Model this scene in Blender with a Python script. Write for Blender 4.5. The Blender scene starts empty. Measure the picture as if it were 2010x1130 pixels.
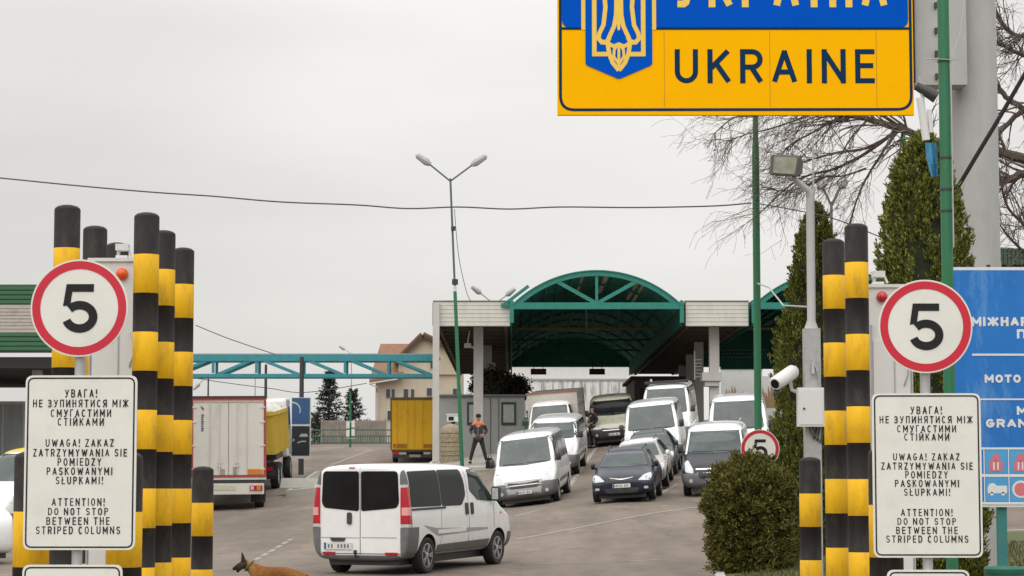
import bpy, bmesh, math, random
import numpy as np
from mathutils import Vector, Matrix, noise as mnoise
from mathutils.bvhtree import BVHTree
R = math.radians
PI = math.pi
scene = bpy.context.scene
col = scene.collection
random.seed(7)

# ------------------------------------------------------------------ camera, sky, sun, exposure
F = 4500.0
PITCH = math.atan(390.0 / F)
CAM = Vector((0, 0, 1.6))
cd = bpy.data.cameras.new('camera')
cam = bpy.data.objects.new('camera', cd); col.objects.link(cam)
cam.location = CAM
cam.rotation_euler = (PI / 2 + PITCH, 0, 0)
cd.sensor_width = 36.0
cd.lens = 36.0 * F / 2010.0
cd.clip_start = 0.1
cd.clip_end = 12000
scene.camera = cam

SUN_EL, SUN_AZ = 52, 205          # azimuth clockwise from +Y (behind the camera, a little left)
w = bpy.data.worlds.new('World'); scene.world = w; w.use_nodes = True
nt = w.node_tree; nt.nodes.clear()
def N(t, **k):
    n = nt.nodes.new(t)
    for a, b in k.items(): setattr(n, a, b)
    return n
out = N('ShaderNodeOutputWorld'); bg = N('ShaderNodeBackground')
sky = N('ShaderNodeTexSky', sky_type='NISHITA', sun_disc=False, sun_elevation=R(SUN_EL), sun_rotation=R(SUN_AZ))
sky.dust_density = 4.0
sc_ = N('ShaderNodeMix', data_type='RGBA', blend_type='MULTIPLY'); sc_.inputs[0].default_value = 1
sc_.inputs[7].default_value = (.09, .09, .09, 1)
tc = N('ShaderNodeTexCoord'); sp = N('ShaderNodeSeparateXYZ')
ramp = N('ShaderNodeValToRGB')
el = ramp.color_ramp.elements
el[0].position = 0.0; el[0].color = (.70, .685, .655, 1)
el[1].position = 1.0; el[1].color = (1.75, 1.75, 1.77, 1)
e = el.new(.10); e.color = (.735, .72, .69, 1)
e = el.new(.2); e.color = (.80, .775, .745, 1)
e = el.new(.4); e.color = (1.15, 1.13, 1.11, 1)
mp = N('ShaderNodeMapping'); mp.inputs['Scale'].default_value = (2.2, 2.2, 9)
nz = N('ShaderNodeTexNoise'); nz.inputs['Scale'].default_value = 2.2; nz.inputs['Detail'].default_value = 3; nz.inputs['Roughness'].default_value = .45
mr = N('ShaderNodeMapRange'); mr.inputs[1].default_value = .3; mr.inputs[2].default_value = .7; mr.inputs[3].default_value = .97; mr.inputs[4].default_value = 1.10
mul = N('ShaderNodeMix', data_type='RGBA', blend_type='MULTIPLY'); mul.inputs[0].default_value = 1
mix = N('ShaderNodeMix', data_type='RGBA'); mix.inputs[0].default_value = .90
L = nt.links.new
L(tc.outputs['Generated'], sp.inputs[0]); L(sp.outputs['Z'], ramp.inputs[0])
L(tc.outputs['Generated'], mp.inputs[0]); L(mp.outputs[0], nz.inputs['Vector']); L(nz.outputs[0], mr.inputs[0])
L(ramp.outputs[0], mul.inputs[6]); L(mr.outputs[0], mul.inputs[7])
L(sky.outputs[0], sc_.inputs[6])
L(sc_.outputs[2], mix.inputs[6]); L(mul.outputs[2], mix.inputs[7])
vm = N('ShaderNodeVectorMath', operation='DOT_PRODUCT'); vm.inputs[1].default_value = Vector((.05, .99, .17)).normalized()
L(tc.outputs['Generated'], vm.inputs[0])
mb_ = N('ShaderNodeMapRange', interpolation_type='SMOOTHSTEP'); mb_.inputs[1].default_value = .972; mb_.inputs[2].default_value = .9995; mb_.inputs[3].default_value = 1.03; mb_.inputs[4].default_value = 1.16
L(vm.outputs['Value'], mb_.inputs[0])
m3 = N('ShaderNodeMix', data_type='RGBA', blend_type='MULTIPLY'); m3.inputs[0].default_value = 1
L(mix.outputs[2], m3.inputs[6]); L(mb_.outputs[0], m3.inputs[7]); L(m3.outputs[2], bg.inputs[0]); L(bg.outputs[0], out.inputs[0])
bg.inputs[1].default_value = 1.0
sd = bpy.data.lights.new('sun', 'SUN'); sd.energy = 1.4; sd.angle = R(75); sd.color = (1, .96, .9)
so = bpy.data.objects.new('sun', sd); col.objects.link(so)
so.rotation_euler = (R(90 - SUN_EL), 0, R(180 - SUN_AZ) )
so.location = (0, -20, 40)
vs = scene.view_settings
vs.view_transform = 'Standard'; vs.look = 'None'; vs.exposure = 0.0; vs.gamma = 1.0
scene.render.resolution_x = 1024; scene.render.resolution_y = 576
scene.cycles.max_bounces = 6

# ------------------------------------------------------------------ geometry helpers
def P(px, py, D):
    """world point seen at photo pixel (px,py), D metres down the road"""
    u = (px - 1005) / F; v = (565 - py) / F
    c, s = math.cos(PITCH), math.sin(PITCH)
    d = Vector((u, c - v * s, s + v * c))
    return CAM + d * (D / d.y)

CTRL = [(-6, 8, 0), (0, 8, 0), (6, 8, 0.05), (-5, 20, 0), (0, 20, 0), (4, 20, .1), (-5, 32, 0.0), (0, 32, .02), (4.5, 31, .2), (-12, 40, -.05),
        (-1.5, 41, .04), (2.5, 42, .12), (6, 42, .4), (0.5, 74, .97), (2.6, 64, 1.17), (5.7, 66, 1.26), (3.9, 70, 1.46), (4.7, 75, 1.93),
        (5.0, 81, 2.2), (6.1, 90, 2.9), (7.5, 76, 2.05), (2.4, 82, 1.85), (2.9, 96, 3.1), (4.2, 100, 3.6), (-1.5, 88, 2.40),
        (-8.8, 78, .82), (-9, 88, 1.35), (-4.6, 107, 2.67), (-12, 150, 4.37), (-4, 150, 4.5), (8, 150, 5.6), (-14, 60, 0.2), (-8, 60, .32),
        (-16, 78, .75), (-15, 110, 2.4), (12, 100, 3.9), (12, 60, 1.5), (-20, 45, -.1), (14, 30, .4), (-2.5, 62, .6), (-3, 120, 3.4), (-12, 120, 3.1), (-7.5, 107, 2.62), (-2, 106, 2.9)]
_c = np.array(CTRL, float); TPS_S = np.array([1.0, .35])
TPS_X = _c[:, :2] * TPS_S
def _phi(r): return np.where(r > 1e-9, r * r * np.log(np.maximum(r, 1e-9)), 0.0)
TPS_K = _phi(np.linalg.norm(TPS_X[:, None] - TPS_X[None], axis=2)) + 2.0 * np.eye(len(_c))
_Pm = np.hstack([np.ones((len(_c), 1)), TPS_X])
_A = np.block([[TPS_K, _Pm], [_Pm.T, np.zeros((3, 3))]])
_sol = np.linalg.solve(_A, np.concatenate([_c[:, 2], np.zeros(3)]))
TPS_W, TPS_B = _sol[:len(_c)], _sol[len(_c):]
def H_arr(x, y):
    q = np.stack([np.clip(x, -18, 13), np.clip(y, 6, 150)], -1) * TPS_S
    r = np.linalg.norm(q[..., None, :] - TPS_X, axis=-1)
    return _phi(r) @ TPS_W + TPS_B[0] + q @ TPS_B[1:]
def H(x, y): return float(H_arr(np.array(x, float), np.array(y, float)))

def ground_at(px, py):
    """where the sight line through the pixel meets the terrain"""
    lo = 8.0
    for i in range(1500):
        D = 8 + i * .12
        p = P(px, py, D)
        if p.z <= H(p.x, p.y): return Vector((p.x, p.y, H(p.x, p.y)))
    return None

def setp(o, label=None, cat=None, group=None, kind=None):
    if label: o['label'] = label
    if cat: o['category'] = cat
    if group: o['group'] = group
    if kind: o['kind'] = kind
    return o
def empty(name, label, cat, loc=(0, 0, 0), rz=0, group=None):
    o = bpy.data.objects.new(name, None); col.objects.link(o)
    o.empty_display_size = .2
    o.location = loc; o.rotation_euler = (0, 0, rz)
    return setp(o, label, cat, group)
def link(name, me, parent=None):
    o = bpy.data.objects.new(name, me); col.objects.link(o)
    if parent: o.parent = parent
    return o
def copy_tree(o, parent=None):
    c = o.copy(); col.objects.link(c)
    if parent: c.parent = parent
    for ch in list(o.children): copy_tree(ch, c)
    return c

def rpoly(pts, r, n=4):
    """round the corners of a 2D polygon"""
    outp = []
    m = len(pts)
    for i in range(m):
        p0, p1, p2 = (Vector(pts[i - 1]), Vector(pts[i]), Vector(pts[(i + 1) % m]))
        a = p0 - p1; b = p2 - p1
        rr = min(r, a.length * .48, b.length * .48)
        A = p1 + a.normalized() * rr; B = p1 + b.normalized() * rr
        for k in range(n + 1):
            t = k / n
            outp.append(tuple(A * (1 - t) ** 2 + p1 * 2 * t * (1 - t) + B * t * t))
    return outp
def rect(x0, z0, x1, z1, r=0, n=4):
    p = [(x0, z0), (x1, z0), (x1, z1), (x0, z1)]
    return rpoly(p, r, n) if r else p
def circle(cx, cz, r, n=48):
    return [(cx + r * math.cos(2 * PI * k / n), cz + r * math.sin(2 * PI * k / n)) for k in range(n)]

class MB:
    def __init__(s): s.v = []; s.f = []; s.m = []
    def add(s, vs, fs, m=0):
        b = len(s.v); s.v += [tuple(p) for p in vs]
        for f in fs: s.f.append(tuple(b + i for i in f)); s.m.append(m)
        return s
    def box(s, c, d, m=0, rz=0):
        x, y, z = d[0] / 2, d[1] / 2, d[2] / 2
        M = Matrix.Rotation(rz, 3, 'Z')
        vs = [M @ Vector((i * x, j * y, k * z)) + Vector(c) for i in (-1, 1) for j in (-1, 1) for k in (-1, 1)]
        return s.add(vs, [(0, 1, 3, 2), (4, 6, 7, 5), (0, 4, 5, 1), (2, 3, 7, 6), (0, 2, 6, 4), (1, 5, 7, 3)], m)
    def box2(s, a, b, m=0):
        return s.box([(a[i] + b[i]) / 2 for i in range(3)], [abs(b[i] - a[i]) for i in range(3)], m)
    def bar(s, a, b, w_, h_=None, m=0):
        """rectangular bar from a to b"""
        a, b = Vector(a), Vector(b); h_ = h_ or w_
        d = (b - a).normalized(); up = Vector((0, 0, 1)) if abs(d.z) < .95 else Vector((0, 1, 0))
        x = d.cross(up).normalized() * w_ / 2; y = x.normalized().cross(d) * h_ / 2
        vs = [p + i * x + j * y for p in (a, b) for i, j in ((-1, -1), (1, -1), (1, 1), (-1, 1))]
        return s.add(vs, [(0, 1, 2, 3), (7, 6, 5, 4), (0, 4, 5, 1), (1, 5, 6, 2), (2, 6, 7, 3), (3, 7, 4, 0)], m)
    def tube(s, pts, rad, n=8, m=0, cap=True):
        pts = [Vector(p) for p in pts]; k = len(pts)
        rad = rad if isinstance(rad, (list, tuple)) else [rad] * k
        ref = None; rings = []
        for i, p in enumerate(pts):
            d = (pts[min(i + 1, k - 1)] - pts[max(i - 1, 0)])
            d = d.normalized() if d.length > 1e-9 else Vector((0, 0, 1))
            if ref is None: ref = Vector((1, 0, 0)) if abs(d.x) < .9 else Vector((0, 1, 0))
            x = (ref - d * ref.dot(d)).normalized(); y = d.cross(x); ref = x
            rings.append([p + (x * math.cos(2 * PI * j / n) + y * math.sin(2 * PI * j / n)) * rad[i] for j in range(n)])
        vs = [q for r_ in rings for q in r_]
        fs = [(i * n + j, i * n + (j + 1) % n, (i + 1) * n + (j + 1) % n, (i + 1) * n + j) for i in range(k - 1) for j in range(n)]
        if cap: fs += [tuple(range(n - 1, -1, -1)), tuple((k - 1) * n + j for j in range(n))]
        return s.add(vs, fs, m)
    def lathe(s, prof, n=24, c=(0, 0, 0), axis='Z', mats=None, m=0):
        vs = []; fs = []; k = len(prof); base = len(s.v)
        for r_, h in prof:
            for j in range(n):
                a = 2 * PI * j / n
                q = (r_ * math.cos(a), r_ * math.sin(a), h)
                if axis == 'X': q = (q[2], q[0], q[1])
                if axis == 'Y': q = (q[0], q[2], q[1])
                vs.append((q[0] + c[0], q[1] + c[1], q[2] + c[2]))
        s.v += vs
        for i in range(k - 1):
            for j in range(n):
                f = (i * n + j, i * n + (j + 1) % n, (i + 1) * n + (j + 1) % n, (i + 1) * n + j)
                s.f.append(tuple(base + q for q in f)); s.m.append(mats[i] if mats else m)
        s.f.append(tuple(base + j for j in range(n - 1, -1, -1))); s.m.append(mats[0] if mats else m)
        s.f.append(tuple(base + (k - 1) * n + j for j in range(n))); s.m.append(mats[-1] if mats else m)
        return s
    def prism(s, pts, y0, y1, m=0):
        """polygon in XZ extruded along Y from y0 (front) to y1"""
        k = len(pts)
        vs = [(x, y0, z) for x, z in pts] + [(x, y1, z) for x, z in pts]
        fs = [tuple(range(k)), tuple(range(2 * k - 1, k - 1, -1))] + [(i, k + i, k + (i + 1) % k, (i + 1) % k) for i in range(k)]
        return s.add(vs, fs, m)
    def ribbon(s, pts, w_, y0, y1, m=0, closed=False):
        """a constant-width line in XZ, extruded"""
        pts = [Vector(p) for p in pts]; k = len(pts)
        ws_ = w_ if isinstance(w_, (list, tuple)) else [w_] * k
        Lf, Rt = [], []
        for i, p in enumerate(pts):
            a = pts[i - 1] if (i > 0 or closed) else p
            b = pts[(i + 1) % k] if (i < k - 1 or closed) else p
            d1 = (p - a).normalized() if (p - a).length > 1e-9 else None
            d2 = (b - p).normalized() if (b - p).length > 1e-9 else None
            d1 = d1 or d2; d2 = d2 or d1
            n_ = (Vector((-d1.y, d1.x)) + Vector((-d2.y, d2.x)))
            n_ = n_.normalized()
            sc2 = ws_[i] / 2 / max(.62, n_.dot(Vector((-d1.y, d1.x))))
            Lf.append(p + n_ * sc2); Rt.append(p - n_ * sc2)
        vs = [(p.x, y0, p.y) for p in Lf + Rt] + [(p.x, y1, p.y) for p in Lf + Rt]
        fs = []
        rng = range(k if closed else k - 1)
        for i in rng:
            j = (i + 1) % k
            fs += [(i, j, k + j, k + i), (2 * k + i, 3 * k + i, 3 * k + j, 2 * k + j), (i, 2 * k + i, 2 * k + j, j), (k + i, k + j, 3 * k + j, 3 * k + i)]
        if not closed: fs += [(0, k, 3 * k, 2 * k), (k - 1, 3 * k - 1, 4 * k - 1, 2 * k - 1)]
        return s.add(vs, fs, m)
    def build(s, name, mats, parent=None, smooth=False, loc=None, sharp=40, recalc=True):
        me = bpy.data.meshes.new(name); me.from_pydata(s.v, [], s.f)
        mats = mats if isinstance(mats, (list, tuple)) else [mats]
        for q in mats: me.materials.append(q)
        me.polygons.foreach_set('material_index', s.m)
        bm = bmesh.new(); bm.from_mesh(me)
        if recalc: bmesh.ops.recalc_face_normals(bm, faces=bm.faces)
        big = [f for f in bm.faces if len(f.verts) > 4]
        if big: bmesh.ops.triangulate(bm, faces=big, ngon_method='EAR_CLIP')
        bm.to_mesh(me); bm.free()
        if smooth:
            me.shade_smooth(); me.set_sharp_from_angle(angle=R(sharp))
        o = link(name, me, parent)
        if loc is not None: o.location = loc
        return o

def _arc(cx, cz, rx, rz, a0, a1, n=14):
    return [(cx + rx * math.cos(R(a0 + (a1 - a0) * k / n)), cz + rz * math.sin(R(a0 + (a1 - a0) * k / n))) for k in range(n + 1)]
_E = [[(1, 1), (0, 1), (0, 0), (1, 0)], [(0, .52), (.9, .52)]]
_P = [[(0, 0), (0, 1)], [(0, 1), (.55, 1)] + _arc(.55, .735, .45, .265, 90, -90) + [(0, .47)]]
_I = [[(.5, 0), (.5, 1)]]
_H = [[(0, 0), (0, 1)], [(1, 0), (1, 1)], [(0, .52), (1, .52)]]
_B = [[(0, 0), (0, 1)], [(0, 1), (.55, 1)] + _arc(.55, .765, .38, .235, 90, -90) + [(0, .53)], [(0, .53), (.55, .53)] + _arc(.57, .265, .43, .265, 90, -90) + [(0, 0)]]
_K = [[(0, 0), (0, 1)], [(.95, 1), (0, .40)], [(.33, .60), (1, 0)]]
_C = [_arc(.5, .5, .5, .5, 48, 312, 22)]
_M = [[(0, 0), (0, 1), (.5, .28), (1, 1), (1, 0)]]
_II = [[(0, 1), (0, 0), (1, 1), (1, 0)]]
_L = [[(0, 1), (0, 0), (1, 0)]]
GLYPH = {'A': (.66, [[(0, 0), (.5, 1), (1, 0)], [(.19, .30), (.81, .30)]]), 'B': (.60, _B), 'C': (.60, _C), 'D': (.62, [[(0, 0), (0, 1)], [(0, 1), (.45, 1)] + _arc(.45, .5, .55, .5, 90, -90) + [(0, 0)]]),
    'E': (.52, _E), 'Ę': (.52, _E + [[(.8, 0), (.7, -.14), (.95, -.20)]]), 'G': (.62, [_arc(.5, .5, .5, .5, 48, 330, 22) + [(1, .46), (.55, .46)]]), 'H': (.60, _H), 'I': (.16, _I),
    'K': (.62, _K), 'L': (.50, _L), 'Ł': (.52, _L + [[(-.22, .40), (.42, .62)]]), 'M': (.76, _M), 'N': (.64, [[(0, 0), (0, 1), (1, 0), (1, 1)]]), 'O': (.64, [_arc(.5, .5, .5, .5, 0, 360, 30)]),
    'P': (.58, _P), 'R': (.60, _P + [[(.5, .47), (1, 0)]]), 'S': (.58, [_arc(.5, .745, .5, .255, 25, 270, 16) + _arc(.5, .245, .5, .245, 90, -155, 16)]), 'T': (.58, [[(0, 1), (1, 1)], [(.5, 1), (.5, 0)]]),
    'U': (.62, [[(0, 1), (0, .32)] + _arc(.5, .32, .5, .32, 180, 360) + [(1, 1)]]), 'W': (.92, [[(0, 1), (.25, 0), (.5, .85), (.75, 0), (1, 1)]]), 'Y': (.62, [[(0, 1), (.5, .45), (1, 1)], [(.5, .47), (.5, 0)]]), 'Z': (.56, [[(0, 1), (1, 1), (0, 0), (1, 0)]]),
    'У': (.62, [[(0, 1), (.52, .34)], [(1, 1), (.42, .04), (.30, 0), (.12, 0)]]), 'Г': (.48, [[(0, 0), (0, 1), (1, 1)]]), 'З': (.56, [_arc(.45, .765, .5, .235, 150, -80, 14) + [(.3, .53)], [(.3, .53)] + _arc(.45, .265, .55, .265, 80, -150, 14)]),
    'П': (.60, [[(0, 0), (0, 1), (1, 1), (1, 0)]]), 'И': (.64, _II), 'Й': (.64, _II + [_arc(.5, 1.30, .24, .13, 200, 340, 8)]), 'Я': (.60, [[(1 - x, z) for x, z in q] for q in _P] + [[(.5, .47), (0, 0)]]),
    'Ж': (.90, [[(.5, 0), (.5, 1)], [(0, 1), (.42, .52), (0, 0)], [(1, 1), (.58, .52), (1, 0)]]), 'Ї': (.30, _I + [[(-.1, 1.20), (.22, 1.20)], [(.78, 1.20), (1.1, 1.20)]]), '!': (.16, [[(.5, .50), (.5, 1)], [(.5, .0), (.5, .07)]])}
for a_, b_ in zip('АВЕКМНОРСТІ', 'ABEKMHOPCTI'): GLYPH[a_] = GLYPH[b_]
def text_into(mb, s, x0, x1, z0, cap, y, depth=.003, m=0, spacing=.22, weight=.15):
    """stroke lettering fitted to x0..x1, capitals cap tall, standing on z0, facing -Y"""
    tot = sum((.52 if c == ' ' else GLYPH[c][0]) + (0 if c == ' ' else spacing) for c in s) - spacing
    k = (x1 - x0) / tot; x = x0; t = weight * cap; i = 0
    for c in s:
        if c == ' ': x += .52 * k; continue
        w_, strokes = GLYPH[c]; W = w_ * k; tx = min(t, W)
        for st in strokes:
            pts = [Vector((x + tx / 2 + u * max(0, W - tx), z0 + t / 2 + v_ * (cap - t))) for u, v_ in st]
            closed = (pts[0] - pts[-1]).length < 1e-6 and len(pts) > 8
            runs = [[pts[0]]]
            for j in range(1, len(pts)):          # sharp corners: start a new stroke
                runs[-1].append(pts[j])
                if j < len(pts) - 1 and (pts[j] - pts[j - 1]).normalized().dot((pts[j + 1] - pts[j]).normalized()) < -.15: runs.append([pts[j]])
            for run in runs:
                if closed: run = run[:-1]
                else:
                    for e0, e1, q in ((0, 1, 0), (-1, -2, -1)):
                        d = (run[e0] - run[e1]).normalized(); ext = .5 if min(abs(d.x), abs(d.y)) < .12 else .22
                        run[q] = run[q] + d * t * ext
                dy = (i % 7) * .0005; i += 1
                mb.ribbon([tuple(q) for q in run], t, y - dy, y + .0015, m, closed=closed)
        x += W + spacing * k

# ------------------------------------------------------------------ materials
def lin(c):
    return tuple(((x / 255) / 12.92 if x / 255 <= .04045 else ((x / 255 + .055) / 1.055) ** 2.4) for x in c)
_mats = {}
def M(name, rgb, rough=.6, metal=0, var=.12, scale=6, bump=0, coat=0, spec=.5, grime=None, gscale=3, gamt=.5, stretch=(1, 1, 1), emit=None, trans=0):
    """procedural principled material: base colour with noise mottling, optional grime blotches and bump"""
    if name in _mats: return _mats[name]
    m = bpy.data.materials.new(name); m.use_nodes = True; _mats[name] = m
    t = m.node_tree; b = t.nodes['Principled BSDF']
    b.inputs['Roughness'].default_value = rough; b.inputs['Metallic'].default_value = metal
    b.inputs['Specular IOR Level'].default_value = spec
    if coat: b.inputs['Coat Weight'].default_value = coat; b.inputs['Coat Roughness'].default_value = .06
    co = t.nodes.new('ShaderNodeTexCoord'); mp_ = t.nodes.new('ShaderNodeMapping'); mp_.inputs['Scale'].default_value = stretch
    t.links.new(co.outputs['Object'], mp_.inputs[0])
    n1 = t.nodes.new('ShaderNodeTexNoise'); n1.inputs['Scale'].default_value = scale; n1.inputs['Detail'].default_value = 5; n1.inputs['Roughness'].default_value = .62
    t.links.new(mp_.outputs[0], n1.inputs['Vector'])
    mrn = t.nodes.new('ShaderNodeMapRange'); mrn.inputs[1].default_value = .25; mrn.inputs[2].default_value = .75
    mrn.inputs[3].default_value = 1 - var; mrn.inputs[4].default_value = 1 + var
    t.links.new(n1.outputs[0], mrn.inputs[0])
    mx = t.nodes.new('ShaderNodeMix'); mx.data_type = 'RGBA'; mx.blend_type = 'MULTIPLY'; mx.inputs[0].default_value = 1
    mx.inputs[6].default_value = (*rgb, 1); t.links.new(mrn.outputs[0], mx.inputs[7])
    last = mx.outputs[2]
    if grime:
        n2 = t.nodes.new('ShaderNodeTexNoise'); n2.inputs['Scale'].default_value = gscale; n2.inputs['Detail'].default_value = 7; n2.inputs['Roughness'].default_value = .7
        t.links.new(mp_.outputs[0], n2.inputs['Vector'])
        m2 = t.nodes.new('ShaderNodeMapRange'); m2.inputs[1].default_value = .5; m2.inputs[2].default_value = .72; m2.inputs[3].default_value = 0; m2.inputs[4].default_value = gamt
        t.links.new(n2.outputs[0], m2.inputs[0])
        mx2 = t.nodes.new('ShaderNodeMix'); mx2.data_type = 'RGBA'; t.links.new(m2.outputs[0], mx2.inputs[0])
        t.links.new(last, mx2.inputs[6]); mx2.inputs[7].default_value = (*grime, 1); last = mx2.outputs[2]
    t.links.new(last, b.inputs['Base Color'])
    rr = t.nodes.new('ShaderNodeMapRange'); rr.inputs[3].default_value = max(.02, rough - .08); rr.inputs[4].default_value = min(1, rough + .08)
    t.links.new(n1.outputs[0], rr.inputs[0]); t.links.new(rr.outputs[0], b.inputs['Roughness'])
    if bump:
        bp = t.nodes.new('ShaderNodeBump'); bp.inputs['Strength'].default_value = bump; bp.inputs['Distance'].default_value = .02
        t.links.new(n1.outputs[0], bp.inputs['Height']); t.links.new(bp.outputs[0], b.inputs['Normal'])
    return m

BLACK = M('black_stripe_paint', lin((36, 33, 32)), .6, spec=.25, var=.16, scale=9, grime=lin((112, 102, 88)), gscale=8, gamt=.18, stretch=(1, 1, .5))
YELLOW = M('yellow_stripe_paint', (.80, .455, .010), .55, spec=.25, var=.12, scale=7, grime=(.34, .21, .05), gscale=8, gamt=.6, stretch=(1, 1, .35))
WHITE_S = M('sign_white', (.72, .725, .67), .45, var=.05, scale=3, grime=(.52, .51, .45), gscale=5, gamt=.35)
RED_S = M('sign_red', (.55, .012, .035), .45, var=.06)
INK = M('sign_black', (.018, .018, .019), .6, var=.1, spec=.2)
GALV = M('galvanised_steel', (.40, .41, .41), .5, .35, var=.14, scale=14, grime=(.25, .23, .2), gscale=6, gamt=.3)
GREYP = M('grey_paint', (.40, .405, .40), .5, var=.08, scale=4, grime=(.25, .24, .22), gamt=.3, stretch=(1, 1, .3))
CAB = M('cabinet_white', (.66, .67, .66), .42, var=.06, scale=3, grime=(.4, .38, .33), gamt=.35, stretch=(1, 1, .25))
GREEN_POLE = M('green_pole_paint', (.018, .155, .068), .42, var=.14, scale=9, grime=(.04, .07, .04), gamt=.4, stretch=(1, 1, .25))
TEAL = M('teal_steel_paint', (.012, .20, .155), .45, var=.14, scale=5, grime=(.03, .08, .06), gamt=.4)
TEALB = M('turquoise_steel_paint', (.035, .25, .29), .45, var=.14, scale=5, grime=(.05, .12, .12), gamt=.4)
ORANGE = M('orange_lens', (.75, .10, .01), .25, var=.05)
REDL = M('red_lens', (.45, .008, .02), .18, var=.06, coat=.5)
RUB = M('tyre_rubber', (.022, .022, .022), .85, var=.25, scale=30, grime=(.09, .08, .07), gamt=.5)
RIM = M('wheel_alloy', (.42, .42, .42), .35, .6, var=.1)
PLAST = M('dark_plastic', (.035, .036, .038), .55, var=.15, grime=(.09, .085, .075), gamt=.4)
GPLAST = M('grey_plastic', (.13, .133, .135), .55, var=.12, grime=(.22, .2, .18), gamt=.35)
GLASS_D = M('tinted_glass', (.013, .0135, .014), .12, var=.3, scale=2, spec=.14)
GLASS_W = M('windscreen_glass', (.040, .056, .052), .08, var=.35, scale=2.2, spec=.6, grime=(.11, .125, .12), gscale=2, gamt=.45)
GLASS_G = M('side_glass', (.02, .032, .028), .10, var=.5, scale=3, spec=.4)
LENS = M('headlamp_lens', (.52, .54, .55), .12, var=.2, scale=12, coat=.6)
CHROME = M('chrome_trim', (.6, .6, .6), .2, .8, var=.05)
PLATE = M('plate_white', (.62, .63, .60), .45, var=.05)
BLUEP = M('plate_blue', (.02, .08, .3), .45, var=.05)
CONC = M('concrete', (.36, .345, .315), .85, var=.14, scale=7, bump=.25, grime=(.2, .185, .16), gamt=.5)
KERB = M('kerb_stone', (.44, .425, .39), .85, var=.14, scale=6, bump=.3, grime=(.22, .2, .17), gamt=.5)
DARKM = M('dark_metal', (.05, .05, .05), .5, .3, var=.2)
WIREM = M('cable_black', (.07, .07, .07), .6, var=.1)

def paint(name, rgb, grime=(.28, .26, .23), gamt=.22):
    dk = max(rgb) < .1
    return M(name, rgb, .4 if dk else .28, var=.04, scale=2.5, coat=.25 if dk else .7, spec=.25 if dk else .5, grime=grime, gscale=2.2, gamt=gamt)
P_WHITE = paint('white_car_paint', (.80, .81, .80), (.45, .43, .39), .18)
P_NAVY = paint('navy_car_paint', (.012, .014, .030), (.08, .08, .085), .12)
P_DKGREEN = paint('dark_green_car_paint', (.03, .045, .043), (.1, .1, .095), .15)
P_GOLD = paint('pale_gold_car_paint', (.34, .32, .28))
P_SLATE = paint('dark_slate_van_paint', (.020, .021, .026), (.09, .088, .085), .15)
P_KHAKI = paint('khaki_van_paint', (.42, .41, .33))
P_CREAM = paint('cream_body_paint', (.50, .48, .42))

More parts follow.
